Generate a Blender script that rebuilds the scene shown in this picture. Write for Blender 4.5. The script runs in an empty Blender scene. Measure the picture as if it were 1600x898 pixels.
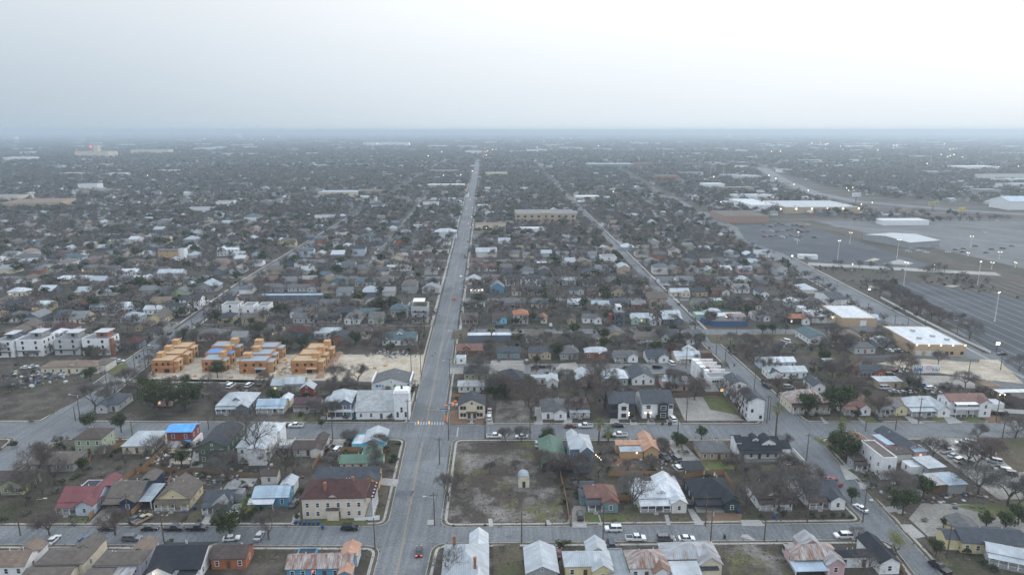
import bpy, math, random
import numpy as np
from mathutils import Vector, Matrix

# ------------------------------------------------------------------ camera, sky, sun, exposure
scn = bpy.context.scene
col = scn.collection
CAM_H, FOC = 112.0, 1067.0                       # drone height in metres, focal length in photo pixels
PIT = math.atan((449 - 204) / FOC)               # tilt below the horizon
cam = bpy.data.cameras.new('camera')
cam.sensor_width = 36.0
cam.lens = FOC / 1600 * 36
cam.clip_start, cam.clip_end = 1.0, 120000.0
camo = bpy.data.objects.new('camera', cam)
col.objects.link(camo)
camo.location = (0, 0, CAM_H)
camo.rotation_euler = (math.pi / 2 - PIT, 0, 0)
scn.camera = camo

SUN_EL, SUN_AZ = math.radians(24), math.radians(58)      # azimuth from +Y towards +X
sun_dir = Vector((math.sin(SUN_AZ) * math.cos(SUN_EL), math.cos(SUN_AZ) * math.cos(SUN_EL), math.sin(SUN_EL)))
world = bpy.data.worlds.new("World")
scn.world = world
world.use_nodes = True
nt = world.node_tree
nt.nodes.clear()
N = lambda t: nt.nodes.new(t)
out = N('ShaderNodeOutputWorld'); bg = N('ShaderNodeBackground')
sky = N('ShaderNodeTexSky'); sky.sky_type = 'NISHITA'; sky.sun_disc = False
sky.sun_elevation, sky.sun_rotation = SUN_EL, SUN_AZ
sky.dust_density = 4.0
tc = N('ShaderNodeTexCoord'); sep = N('ShaderNodeSeparateXYZ')
nt.links.new(tc.outputs['Generated'], sep.inputs[0])
def ramp(stops, src):
    r = N('ShaderNodeValToRGB')
    e = r.color_ramp.elements
    while len(e) > 1: e.remove(e[-1])
    e[0].position, e[0].color = stops[0][0], (*stops[0][1], 1)
    for p, c in stops[1:]:
        q = e.new(p); q.color = (*c, 1)
    nt.links.new(src, r.inputs[0]); return r
# two overcast skies, one away from and one towards the veiled sun, each a function of height alone
away = ramp([(0.0, (0.295, 0.37, 0.435)), (0.035, (0.328, 0.40, 0.465)), (0.10, (0.405, 0.47, 0.53)), (0.17, (0.495, 0.54, 0.585)), (0.45, (0.98, 1.05, 1.13)), (1.0, (1.0, 1.14, 1.33))], sep.outputs[2])
toward = ramp([(0.0, (0.59, 0.65, 0.695)), (0.035, (0.625, 0.675, 0.72)), (0.10, (0.70, 0.735, 0.77)), (0.17, (0.80, 0.815, 0.83)), (0.45, (1.06, 1.10, 1.15)), (1.0, (1.0, 1.14, 1.33))], sep.outputs[2])
dot = N('ShaderNodeVectorMath'); dot.operation = 'DOT_PRODUCT'
nt.links.new(tc.outputs['Generated'], dot.inputs[0])
dot.inputs[1].default_value = (math.sin(SUN_AZ), math.cos(SUN_AZ), 0)
mr = N('ShaderNodeMapRange'); mr.interpolation_type = 'SMOOTHERSTEP'
mr.inputs['From Min'].default_value, mr.inputs['From Max'].default_value = -0.55, 1.0
nt.links.new(dot.outputs['Value'], mr.inputs['Value'])
mx = N('ShaderNodeMixRGB'); nt.links.new(mr.outputs[0], mx.inputs[0])
nt.links.new(away.outputs[0], mx.inputs[1]); nt.links.new(toward.outputs[0], mx.inputs[2])
# faint uneven cloud
nz = N('ShaderNodeTexNoise'); nz.inputs['Scale'].default_value = 2.2; nz.inputs['Detail'].default_value = 4
mp = N('ShaderNodeMapping'); mp.inputs['Scale'].default_value = (1, 1, 5)
nt.links.new(tc.outputs['Generated'], mp.inputs[0]); nt.links.new(mp.outputs[0], nz.inputs[0])
nr = N('ShaderNodeMapRange'); nr.inputs['To Min'].default_value, nr.inputs['To Max'].default_value = 0.965, 1.035
nt.links.new(nz.outputs[0], nr.inputs['Value'])
ml = N('ShaderNodeVectorMath'); ml.operation = 'SCALE'
nt.links.new(mx.outputs[0], ml.inputs[0]); nt.links.new(nr.outputs[0], ml.inputs['Scale'])
# the clear sky above the cloud sheet adds a little (nishita at its physical strength)
sc2 = N('ShaderNodeVectorMath'); sc2.operation = 'SCALE'; sc2.inputs['Scale'].default_value = 11.0
nt.links.new(ml.outputs[0], sc2.inputs[0])
mixs = N('ShaderNodeMixRGB'); mixs.inputs[0].default_value = 0.94
nt.links.new(sky.outputs[0], mixs.inputs[1]); nt.links.new(sc2.outputs[0], mixs.inputs[2])
nt.links.new(mixs.outputs[0], bg.inputs[0]); bg.inputs[1].default_value = 0.1
nt.links.new(bg.outputs[0], out.inputs[0])

sl = bpy.data.lights.new('sun', 'SUN')
sl.energy, sl.angle, sl.color = 0.6, math.radians(40), (1.0, 0.95, 0.89)
slo = bpy.data.objects.new('sun', sl); col.objects.link(slo)
slo.rotation_euler = sun_dir.to_track_quat('Z', 'Y').to_euler()

scn.view_settings.view_transform = 'Standard'
scn.view_settings.look = 'None'
scn.view_settings.exposure = 0.37
scn.view_settings.gamma = 1.0
scn.cycles.max_bounces = 4
scn.cycles.diffuse_bounces = 2
scn.cycles.glossy_bounces = 2
scn.cycles.volume_bounces = 1
scn.cycles.transparent_max_bounces = 8

# ------------------------------------------------------------------ helpers
SP, CP = math.sin(PIT), math.cos(PIT)
def G(x, y, z=0.0):
    """where a point seen at photo pixel (x, y) and at height z stands in the place"""
    u, v = (x - 800) / FOC, (y - 449) / FOC
    t = (CAM_H - z) / (SP + v * CP)
    return (u * t, t * (CP - v * SP))
def in_view(X, Y, m=25):
    zc = Y * CP + CAM_H * SP
    if zc < 20: return False
    px = 800 + FOC * X / zc; py = 449 + FOC * (CAM_H * CP - Y * SP) / zc
    return -m < px < 1600 + m and py < 898 + 3 * m
RND = random.Random(11)

def tag(o, label=None, cat=None, group=None, kind=None):
    if label: o['label'] = label
    if cat: o['category'] = cat
    if group: o['group'] = group
    if kind: o['kind'] = kind
    return o
def empty(name, loc, rz=0.0):
    o = bpy.data.objects.new(name, None); col.objects.link(o)
    o.location = loc; o.rotation_euler = (0, 0, rz); o.empty_display_size = 0.3
    return o
def place(name, mesh, parent=None, loc=(0, 0, 0), rz=0.0, sc=None):
    o = bpy.data.objects.new(name, mesh); col.objects.link(o)
    if parent is not None: o.parent = parent
    o.location = loc
    if rz: o.rotation_euler = (0, 0, rz)
    if sc: o.scale = sc
    return o

class MB:
    def __init__(s): s.v = []; s.f = []; s.m = []
    def poly(s, pts, m=0):
        i = len(s.v); s.v += [tuple(p) for p in pts]; s.f.append(tuple(range(i, i + len(pts)))); s.m.append(m)
    def mesh8(s, p, m=0):      # p: four bottom points (ccw from above), four top points
        i = len(s.v); s.v += [tuple(q) for q in p]
        for f in ((3, 2, 1, 0), (4, 5, 6, 7), (0, 1, 5, 4), (1, 2, 6, 5), (2, 3, 7, 6), (3, 0, 4, 7)):
            s.f.append(tuple(i + k for k in f)); s.m.append(m)
    def box(s, x0, x1, y0, y1, z0, z1, m=0):
        s.mesh8([(x0, y0, z0), (x1, y0, z0), (x1, y1, z0), (x0, y1, z0), (x0, y0, z1), (x1, y0, z1), (x1, y1, z1), (x0, y1, z1)], m)
    def prism(s, pts, z0, z1, m=0, side=None):
        """closed upright prism on a ccw outline"""
        n = len(pts); i = len(s.v)
        s.v += [(p[0], p[1], z0) for p in pts] + [(p[0], p[1], z1) for p in pts]
        s.f.append(tuple(range(i + n - 1, i - 1, -1))); s.m.append(m)
        s.f.append(tuple(range(i + n, i + 2 * n))); s.m.append(m)
        for k in range(n):
            s.f.append((i + k, i + (k + 1) % n, i + n + (k + 1) % n, i + n + k)); s.m.append(m if side is None else side)
    def tube(s, a, b, r0, r1, n=6, m=0, cap=True):
        a, b = Vector(a), Vector(b); d = (b - a)
        if d.length < 1e-6: return
        d.normalize()
        t = d.orthogonal().normalized(); q = d.cross(t)
        i = len(s.v)
        for c, r in ((a, r0), (b, r1)):
            for k in range(n):
                w = 2 * math.pi * k / n
                s.v.append(tuple(c + t * (r * math.cos(w)) + q * (r * math.sin(w))))
        for k in range(n):
            s.f.append((i + k, i + (k + 1) % n, i + n + (k + 1) % n, i + n + k)); s.m.append(m)
        if cap:
            s.f.append(tuple(range(i + n, i + 2 * n))); s.m.append(m)
            s.f.append(tuple(range(i + n - 1, i - 1, -1))); s.m.append(m)
    def gable_body(s, x0, x1, y0, y1, z0, h, rise, axis, m=0):
        if axis == 'y':
            xm = (x0 + x1) / 2
            pr = [(x0, z0), (x1, z0), (x1, h), (xm, h + rise), (x0, h)]
            i = len(s.v); s.v += [(a, y0, b) for a, b in pr] + [(a, y1, b) for a, b in pr]
            s.f.append((i, i + 1, i + 2, i + 3, i + 4)); s.f.append((i + 9, i + 8, i + 7, i + 6, i + 5))
        else:
            ym = (y0 + y1) / 2
            pr = [(y0, z0), (y1, z0), (y1, h), (ym, h + rise), (y0, h)]
            i = len(s.v); s.v += [(x1, a, b) for a, b in pr] + [(x0, a, b) for a, b in pr]
            s.f.append((i, i + 1, i + 2, i + 3, i + 4)); s.f.append((i + 9, i + 8, i + 7, i + 6, i + 5))
        s.m += [m, m]
        for k in range(5):
            s.f.append((i + k, i + k + 5, i + (k + 1) % 5 + 5, i + (k + 1) % 5)); s.m.append(m)
    def slope(s, e0, e1, r1, r0, th=0.16, m=0):
        """roof slab: eave e0-e1, ridge r0-r1 (e0 below r0)"""
        up = lambda p: (p[0], p[1], p[2] + th)
        s.mesh8([e0, e1, r1, r0, up(e0), up(e1), up(r1), up(r0)], m)
    def gable_roof(s, x0, x1, y0, y1, h, rise, axis, ov=0.4, m=0, th=0.16):
        g = 0.03
        if axis == 'y':
            xm = (x0 + x1) / 2; k = rise / ((x1 - x0) / 2); lo = h - ov * k + g; hi = h + rise + g
            s.slope((x0 - ov, y1 + ov, lo), (x0 - ov, y0 - ov, lo), (xm, y0 - ov, hi), (xm, y1 + ov, hi), th, m)
            s.slope((x1 + ov, y0 - ov, lo), (x1 + ov, y1 + ov, lo), (xm, y1 + ov, hi), (xm, y0 - ov, hi), th, m)
        else:
            ym = (y0 + y1) / 2; k = rise / ((y1 - y0) / 2); lo = h - ov * k + g; hi = h + rise + g
            s.slope((x0 - ov, y0 - ov, lo), (x1 + ov, y0 - ov, lo), (x1 + ov, ym, hi), (x0 - ov, ym, hi), th, m)
            s.slope((x1 + ov, y1 + ov, lo), (x0 - ov, y1 + ov, lo), (x0 - ov, ym, hi), (x1 + ov, ym, hi), th, m)
    def hip_roof(s, x0, x1, y0, y1, h, rise, ov=0.45, m=0, pyr=False):
        x0 -= ov; x1 += ov; y0 -= ov; y1 += ov
        w, d = x1 - x0, y1 - y0; xm, ym = (x0 + x1) / 2, (y0 + y1) / 2
        k = min(w, d) / 2
        if pyr: k = max(w, d) / 2
        lo = h + 0.02; e = h + 0.2; hi = h + rise
        rx = max(w / 2 - k, 0.06) if not pyr else 0.35; ry = max(d / 2 - k, 0.06) if not pyr else 0.35
        i = len(s.v)
        s.v += [(x0, y0, lo), (x1, y0, lo), (x1, y1, lo), (x0, y1, lo), (x0, y0, e), (x1, y0, e), (x1, y1, e), (x0, y1, e),
                (xm - rx, ym - ry, hi), (xm + rx, ym - ry, hi), (xm + rx, ym + ry, hi), (xm - rx, ym + ry, hi)]
        for f in ((3, 2, 1, 0), (0, 1, 5, 4), (1, 2, 6, 5), (2, 3, 7, 6), (3, 0, 4, 7), (4, 5, 9, 8), (5, 6, 10, 9), (6, 7, 11, 10), (7, 4, 8, 11), (8, 9, 10, 11)):
            s.f.append(tuple(i + q for q in f)); s.m.append(m)
    def mesh(s, name, mats, uv=False, smooth=False):
        me = bpy.data.meshes.new(name)
        me.from_pydata(s.v, [], s.f)
        mats = mats if isinstance(mats, (list, tuple)) else [mats]
        for m in mats: me.materials.append(m)
        if len(mats) > 1: me.polygons.foreach_set('material_index', s.m)
        if uv:
            l = me.uv_layers.new(name='uv')
            co = [Vector(p) for p in s.v]; k = 0; data = []
            for p in me.polygons:
                n = p.normal
                if abs(n.z) > 0.995: t, q = Vector((1, 0, 0)), Vector((0, 1, 0))
                else:
                    t = Vector((0, 0, 1)).cross(n).normalized(); q = n.cross(t)
                for vi in p.vertices: data += [co[vi].dot(t), co[vi].dot(q)]
            l.data.foreach_set('uv', data)
        if smooth: me.polygons.foreach_set('use_smooth', [True] * len(me.polygons))
        me.update()
        return me
    def build(s, name, mats, parent=None, loc=(0, 0, 0), rz=0.0, uv=False):
        return place(name, s.mesh(name, mats, uv), parent, loc, rz)

# ------------------------------------------------------------------ materials
MC = {}
def base_mat(name):
    m = bpy.data.materials.new(name); m.use_nodes = True
    t = m.node_tree; b = t.nodes['Principled BSDF']
    return m, t, b
def noise_mix(t, b, c0, c1, scale, detail=5, lo=0.35, hi=0.65, vec=None, rough=0.6):
    n = t.nodes.new('ShaderNodeTexNoise'); n.inputs['Scale'].default_value = scale; n.inputs['Detail'].default_value = detail
    n.inputs['Roughness'].default_value = rough
    if vec is not None: t.links.new(vec, n.inputs['Vector'])
    r = t.nodes.new('ShaderNodeMapRange'); r.inputs['From Min'].default_value, r.inputs['From Max'].default_value = lo, hi
    t.links.new(n.outputs[0], r.inputs[0])
    x = t.nodes.new('ShaderNodeMixRGB'); t.links.new(r.outputs[0], x.inputs[0])
    for i, c in ((1, c0), (2, c1)):
        if isinstance(c, tuple): x.inputs[i].default_value = (*c, 1)
        else: t.links.new(c, x.inputs[i])
    return x.outputs[0]
def coords(t, kind='Object'):
    return t.nodes.new('ShaderNodeTexCoord').outputs[kind]
def shade(c, k): return tuple(min(1, q * k) for q in c)

def paint(c, rough=0.75, dirt=0.22, var=1.0):
    key = ('p', c, rough, dirt)
    if key in MC: return MC[key]
    m, t, b = base_mat('paint')
    v = coords(t)
    x = noise_mix(t, b, c, tuple(q * (1 - dirt) * 0.97 for q in c), 0.9, 6, 0.42, 0.75, v)
    mp = t.nodes.new('ShaderNodeMapping'); mp.inputs['Scale'].default_value = (0.02, 0.02, 5.0); t.links.new(v, mp.inputs[0])
    w = t.nodes.new('ShaderNodeTexWave'); w.wave_type = 'BANDS'; w.bands_direction = 'Z'; w.inputs['Scale'].default_value = 0.35
    t.links.new(mp.outputs[0], w.inputs[0])
    bp = t.nodes.new('ShaderNodeBump'); bp.inputs['Strength'].default_value = 0.25; bp.inputs['Distance'].default_value = 0.02
    t.links.new(w.outputs[1], bp.inputs['Height']); t.links.new(bp.outputs[0], b.inputs['Normal'])
    t.links.new(x, b.inputs['Base Color']); b.inputs['Roughness'].default_value = rough
    MC[key] = m; return m
def shingle(c):
    key = ('s', c)
    if key in MC: return MC[key]
    m, t, b = base_mat('shingle')
    v = coords(t)
    x = noise_mix(t, b, shade(c, 0.8), shade(c, 1.18), 0.5, 8, 0.35, 0.65, v, 0.7)
    uvn = coords(t, 'UV')
    br = t.nodes.new('ShaderNodeTexBrick'); br.inputs['Scale'].default_value = 1.0
    br.inputs['Brick Width'].default_value = 0.9; br.inputs['Row Height'].default_value = 0.42
    br.inputs['Color1'].default_value = (0.85, 0.85, 0.85, 1); br.inputs['Color2'].default_value = (1.12, 1.12, 1.12, 1)
    br.inputs['Mortar'].default_value = (0.6, 0.6, 0.6, 1); br.inputs['Mortar Size'].default_value = 0.03
    t.links.new(uvn, br.inputs[0])
    q = t.nodes.new('ShaderNodeMixRGB'); q.blend_type = 'MULTIPLY'; q.inputs[0].default_value = 1.0
    t.links.new(x, q.inputs[1]); t.links.new(br.outputs[0], q.inputs[2])
    t.links.new(q.outputs[0], b.inputs['Base Color']); b.inputs['Roughness'].default_value = 0.85
    b.inputs['Specular IOR Level'].default_value = 0.3
    MC[key] = m; return m
def metal_roof(c, rust=0.0, c2=(0.125, 0.066, 0.046), pitch=0.55):
    key = ('m', c, rust, c2)
    if key in MC: return MC[key]
    m, t, b = base_mat('metal_roof')
    v = coords(t); uvn = coords(t, 'UV')
    x = noise_mix(t, b, shade(c, 0.82), shade(c, 1.1), 0.35, 5, 0.35, 0.65, v)
    # individual sheets weathered differently
    sx = t.nodes.new('ShaderNodeSeparateXYZ'); t.links.new(uvn, sx.inputs[0])
    dv = t.nodes.new('ShaderNodeMath'); dv.operation = 'DIVIDE'; dv.inputs[1].default_value = 0.8; t.links.new(sx.outputs[0], dv.inputs[0])
    fl = t.nodes.new('ShaderNodeMath'); fl.operation = 'FLOOR'; t.links.new(dv.outputs[0], fl.inputs[0])
    wn = t.nodes.new('ShaderNodeTexWhiteNoise'); wn.noise_dimensions = '1D'; t.links.new(fl.outputs[0], wn.inputs['W'])
    rr = t.nodes.new('ShaderNodeMapRange'); rr.inputs['To Min'].default_value, rr.inputs['To Max'].default_value = 0.88, 1.08
    t.links.new(wn.outputs[0], rr.inputs[0])
    q = t.nodes.new('ShaderNodeVectorMath'); q.operation = 'SCALE'; t.links.new(x, q.inputs[0]); t.links.new(rr.outputs[0], q.inputs['Scale'])
    src = q.outputs[0]
    if rust > 0:
        mp = t.nodes.new('ShaderNodeMapping'); mp.inputs['Scale'].default_value = (1.6, 0.35, 1); t.links.new(uvn, mp.inputs[0])
        src = noise_mix(t, b, src, noise_mix(t, b, c2, shade(c2, 1.9), 1.3, 6, 0.3, 0.7, v), 0.45, 8, 0.62 - rust * 0.35, 0.80 - rust * 0.35, mp.outputs[0], 0.7)
    t.links.new(src, b.inputs['Base Color'])
    w = t.nodes.new('ShaderNodeTexWave'); w.bands_direction = 'X'; w.inputs['Scale'].default_value = 0.31 / pitch; t.links.new(uvn, w.inputs[0])
    pw = t.nodes.new('ShaderNodeMath'); pw.operation = 'POWER'; pw.inputs[1].default_value = 5; t.links.new(w.outputs[1], pw.inputs[0])
    bp = t.nodes.new('ShaderNodeBump'); bp.inputs['Strength'].default_value = 0.9; bp.inputs['Distance'].default_value = 0.06
    t.links.new(pw.outputs[0], bp.inputs['Height']); t.links.new(bp.outputs[0], b.inputs['Normal'])
    b.inputs['Roughness'].default_value = 0.5; b.inputs['Metallic'].default_value = 0.15
    MC[key] = m; return m
def plain(c, rough=0.7, metal=0.0, emit=None, es=0.0, name='plain'):
    key = ('f', c, rough, metal, emit, es)
    if key in MC: return MC[key]
    m, t, b = base_mat(name)
    x = noise_mix(t, b, shade(c, 0.9), shade(c, 1.08), 3.0, 4, 0.3, 0.7, coords(t))
    t.links.new(x, b.inputs['Base Color'])
    b.inputs['Roughness'].default_value = rough; b.inputs['Metallic'].default_value = metal
    if emit:
        b.inputs['Emission Color'].default_value = (*emit, 1); b.inputs['Emission Strength'].default_value = es
    MC[key] = m; return m
def ground_mat(name, cols, scales=(0.012, 0.09, 0.9), rough=0.95, bump=0.0, streak=None, crack=False):
    """earth, grass or paving: three colours broken up at three sizes"""
    m, t, b = base_mat(name)
    v = coords(t)
    a = noise_mix(t, b, cols[0], cols[1], scales[1], 7, 0.38, 0.62, v)
    a = noise_mix(t, b, a, cols[2], scales[0], 6, 0.48, 0.66, v)
    f = noise_mix(t, b, (0.72, 0.72, 0.72), (1.25, 1.25, 1.25), scales[2], 6, 0.3, 0.7, v)
    q = t.nodes.new('ShaderNodeMixRGB'); q.blend_type = 'MULTIPLY'; q.inputs[0].default_value = 1.0
    t.links.new(a, q.inputs[1]); t.links.new(f, q.inputs[2])
    src = q.outputs[0]
    if streak:
        mp = t.nodes.new('ShaderNodeMapping'); mp.inputs['Scale'].default_value = streak[0]; mp.inputs['Rotation'].default_value = (0, 0, streak[2]); t.links.new(v, mp.inputs[0])
        s2 = noise_mix(t, b, (1 - streak[1],) * 3, (1 + streak[1],) * 3, 1.0, 5, 0.35, 0.65, mp.outputs[0])
        q2 = t.nodes.new('ShaderNodeMixRGB'); q2.blend_type = 'MULTIPLY'; q2.inputs[0].default_value = 1.0
        t.links.new(src, q2.inputs[1]); t.links.new(s2, q2.inputs[2]); src = q2.outputs[0]
    if crack:                   # tarred cracks and patched squares
        vo = t.nodes.new('ShaderNodeTexVoronoi'); vo.feature = 'DISTANCE_TO_EDGE'; vo.inputs['Scale'].default_value = 0.11
        wp = t.nodes.new('ShaderNodeTexNoise'); wp.inputs['Scale'].default_value = 0.35; wp.inputs['Detail'].default_value = 5; t.links.new(v, wp.inputs[0])
        ad = t.nodes.new('ShaderNodeMixRGB'); ad.blend_type = 'ADD'; ad.inputs[0].default_value = 5.0; ad.use_clamp = False; t.links.new(v, ad.inputs[1]); t.links.new(wp.outputs[1], ad.inputs[2])
        t.links.new(ad.outputs[0], vo.inputs['Vector'])
        r2 = t.nodes.new('ShaderNodeMapRange'); r2.inputs['From Max'].default_value = 0.022; r2.inputs['To Min'].default_value = 0.80; t.links.new(vo.outputs['Distance'], r2.inputs[0])
        vc = t.nodes.new('ShaderNodeTexVoronoi'); vc.distance = 'CHEBYCHEV'; vc.inputs['Scale'].default_value = 0.07; t.links.new(v, vc.inputs['Vector'])
        r3 = t.nodes.new('ShaderNodeMapRange'); r3.inputs['To Min'].default_value, r3.inputs['To Max'].default_value = 0.86, 1.10; t.links.new(vc.outputs['Color'], r3.inputs[0])
        mu = t.nodes.new('ShaderNodeMath'); mu.operation = 'MULTIPLY'; t.links.new(r2.outputs[0], mu.inputs[0]); t.links.new(r3.outputs[0], mu.inputs[1])
        s3 = t.nodes.new('ShaderNodeVectorMath'); s3.operation = 'SCALE'; t.links.new(src, s3.inputs[0]); t.links.new(mu.outputs[0], s3.inputs['Scale']); src = s3.outputs[0]
    t.links.new(src, b.inputs['Base Color']); b.inputs['Roughness'].default_value = rough
    b.inputs['Specular IOR Level'].default_value = 0.2
    return m
def board_mat(c):
    """sheathing boards: each sheet its own tone, dark joints"""
    m, t, b = base_mat('sheathing_board'); br = t.nodes.new('ShaderNodeTexBrick'); br.inputs['Scale'].default_value = 1.0; br.inputs['Brick Width'].default_value = 2.44; br.inputs['Row Height'].default_value = 1.22; br.inputs['Mortar Size'].default_value = 0.03
    br.inputs['Color1'].default_value = (*shade(c, .78), 1); br.inputs['Color2'].default_value = (*shade(c, 1.2), 1); br.inputs['Mortar'].default_value = (*shade(c, .45), 1); t.links.new(coords(t, 'UV'), br.inputs[0])
    x = noise_mix(t, b, br.outputs[0], shade(c, .7), 0.6, 6, 0.5, 0.8, coords(t)); t.links.new(x, b.inputs['Base Color']); b.inputs['Roughness'].default_value = .85
    return m

C = dict(white=(0.74, 0.75, 0.76), offwhite=(0.62, 0.61, 0.58), cream=(0.62, 0.56, 0.44), yellow=(0.62, 0.545, 0.33), beige=(0.62, 0.55, 0.48), tan=(0.42, 0.34, 0.25),
         pink=(0.55, 0.38, 0.38), lilac=(0.50, 0.48, 0.55), paleblue=(0.48, 0.55, 0.63), blue=(0.10, 0.27, 0.42), sky=(0.18, 0.52, 0.68), navy=(0.028, 0.045, 0.085),
         slate=(0.13, 0.16, 0.20), teal=(0.17, 0.25, 0.27), bluegrey=(0.13, 0.21, 0.29), dgreen=(0.03, 0.06, 0.058), sage=(0.33, 0.39, 0.27), green=(0.10, 0.14, 0.09), olive=(0.36, 0.37, 0.24),
         grey=(0.30, 0.31, 0.32), lgrey=(0.45, 0.46, 0.47), dark=(0.05, 0.052, 0.058), charcoal=(0.035, 0.037, 0.042), brown=(0.14, 0.085, 0.055), brick=(0.30, 0.13, 0.08), orange=(0.33, 0.12, 0.06),
         copper=(0.50, 0.325, 0.175), redw=(0.22, 0.06, 0.05), red=(0.35, 0.05, 0.04), stone=(0.34, 0.28, 0.21), lime=(0.22, 0.55, 0.18), brickpale=(0.34, 0.225, 0.18), tanbrick=(0.46, 0.345, 0.23), osb=(0.42, 0.20, 0.09), mint=(0.34, 0.46, 0.40))
def W(n): return paint(C[n])
RF = {}
def R(n):
    if n in RF: return RF[n]
    tb = dict(churchgrey=(0.36, 0.38, 0.385), black=(0.028, 0.031, 0.038), dark=(0.050, 0.055, 0.064), slate=(0.065, 0.075, 0.088), grey=(0.12, 0.122, 0.125), lgrey=(0.20, 0.205, 0.21), brown=(0.085, 0.068, 0.062), tan=(0.19, 0.145, 0.115), taupe=(0.125, 0.108, 0.095),
              maroon=(0.075, 0.038, 0.036), green=(0.062, 0.105, 0.08), terra=(0.33, 0.15, 0.09), teal=(0.085, 0.125, 0.14))
    mt = dict(metal=((0.40, 0.435, 0.465), 0.08), white=((0.54, 0.575, 0.61), 0), bmetal=((0.31, 0.40, 0.48), 0), smetal=((0.30, 0.35, 0.39), 0.05), gmetal=((0.34, 0.36, 0.38), 0.35), rmetal=((0.38, 0.37, 0.36), 0.62),
              rust=((0.22, 0.165, 0.135), 0.75), redm=((0.165, 0.048, 0.055), 0.12), redrust=((0.145, 0.068, 0.056), 0.5), greenm=((0.085, 0.155, 0.115), 0.06), greym=((0.22, 0.25, 0.27), 0.02), bluetarp=((0.10, 0.36, 0.75), 0))
    if n in tb: RF[n] = shingle(tb[n])
    elif n == 'crust': RF[n] = metal_roof((0.46, 0.29, 0.20), 0.55, (0.26, 0.125, 0.075))
    elif n == 'maroonm': RF[n] = metal_roof((0.07, 0.034, 0.034), 0.0)
    else: RF[n] = metal_roof(mt[n][0], mt[n][1])
    return RF[n]
GLASS = plain((0.03, 0.035, 0.042), 0.12, 0.0, name='glass')
LIT = plain((0.6, 0.45, 0.25), 0.5, 0, (1.0, 0.66, 0.30), 0.8, 'lit_glass')
LAMP = plain((0.9, 0.85, 0.7), 0.5, 0, (1.0, 0.72, 0.40), 9.0, 'lamp')
LAMPW = plain((0.9, 0.9, 0.85), 0.5, 0, (1.0, 0.82, 0.55), 6.0, 'lamp_white')
REDL = plain((0.5, 0.03, 0.02), 0.4, 0, (1.0, 0.08, 0.04), 4.0, 'red_lamp')
AMBER = plain((0.7, 0.3, 0.05), 0.4, 0, (1.0, 0.38, 0.08), 3.0, 'amber_lamp')
TRIM = plain((0.72, 0.73, 0.74), 0.6, name='trim')
DARKTRIM = plain((0.05, 0.05, 0.055), 0.6, name='dark_trim')
WOOD = plain((0.11, 0.085, 0.07), 0.9, name='pole_wood')
CONC = ground_mat('concrete', ((0.30, 0.295, 0.28), (0.36, 0.35, 0.33), (0.24, 0.235, 0.225)), (0.05, 0.4, 2.5))
ASPH = ground_mat('asphalt', ((0.145, 0.155, 0.163), (0.178, 0.188, 0.195), (0.128, 0.137, 0.146)), (0.015, 0.12, 1.5), 0.85, streak=((0.9, 0.02, 1), 0.15, 0.04), crack=True)
ASPH2 = ground_mat('asphalt_lot', ((0.062, 0.070, 0.081), (0.083, 0.093, 0.104), (0.050, 0.057, 0.066)), (0.012, 0.05, 0.9), 0.85, streak=((0.05, 0.4, 1), 0.10, 0.03), crack=True)
DIRT = ground_mat('lot_earth', ((0.056, 0.047, 0.039), (0.105, 0.092, 0.078), (0.054, 0.055, 0.032)), (0.035, 0.16, 1.1))
def vacant():
    m, t, b = base_mat('vacant_grass'); v = coords(t)
    a = noise_mix(t, b, (0.066, 0.056, 0.048), (0.225, 0.21, 0.195), 0.085, 9, 0.47, 0.66, v, 0.72)
    mp = t.nodes.new('ShaderNodeMapping'); mp.inputs['Location'].default_value = (31, 17, 5); t.links.new(v, mp.inputs[0])
    a = noise_mix(t, b, a, noise_mix(t, b, (0.085, 0.088, 0.042), (0.135, 0.125, 0.062), 0.5, 6, 0.35, 0.65, v), 0.06, 7, 0.53, 0.62, mp.outputs[0], 0.65)
    f = noise_mix(t, b, (0.6, 0.6, 0.6), (1.35, 1.35, 1.35), 1.1, 8, 0.3, 0.7, v, 0.7)
    q = t.nodes.new('ShaderNodeMixRGB'); q.blend_type = 'MULTIPLY'; q.inputs[0].default_value = 1.0; t.links.new(a, q.inputs[1]); t.links.new(f, q.inputs[2])
    t.links.new(q.outputs[0], b.inputs['Base Color']); b.inputs['Roughness'].default_value = .95; b.inputs['Specular IOR Level'].default_value = .2
    return m
VAC = vacant()
EARTH = ground_mat('ground_earth', ((0.066, 0.060, 0.052), (0.085, 0.076, 0.066), (0.058, 0.060, 0.042)), (0.004, 0.03, 0.4))
GRASS = ground_mat('lawn', ((0.085, 0.11, 0.04), (0.13, 0.125, 0.06), (0.09, 0.085, 0.05)), (0.06, 0.3, 1.6))
DRY = ground_mat('dry_lawn', ((0.115, 0.098, 0.068), (0.085, 0.072, 0.055), (0.08, 0.085, 0.043)), (0.06, 0.25, 1.4))
CALICHE = ground_mat('caliche', ((0.46, 0.41, 0.33), (0.36, 0.315, 0.25), (0.30, 0.26, 0.20)), (0.05, 0.2, 1.1))
GRAVEL = ground_mat('gravel', ((0.27, 0.255, 0.235), (0.33, 0.31, 0.285), (0.20, 0.19, 0.17)), (0.03, 0.15, 1.2))
MULCH = ground_mat('mulch', ((0.20, 0.125, 0.085), (0.15, 0.095, 0.065), (0.17, 0.12, 0.08)), (0.1, 0.4, 2.0))
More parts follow.
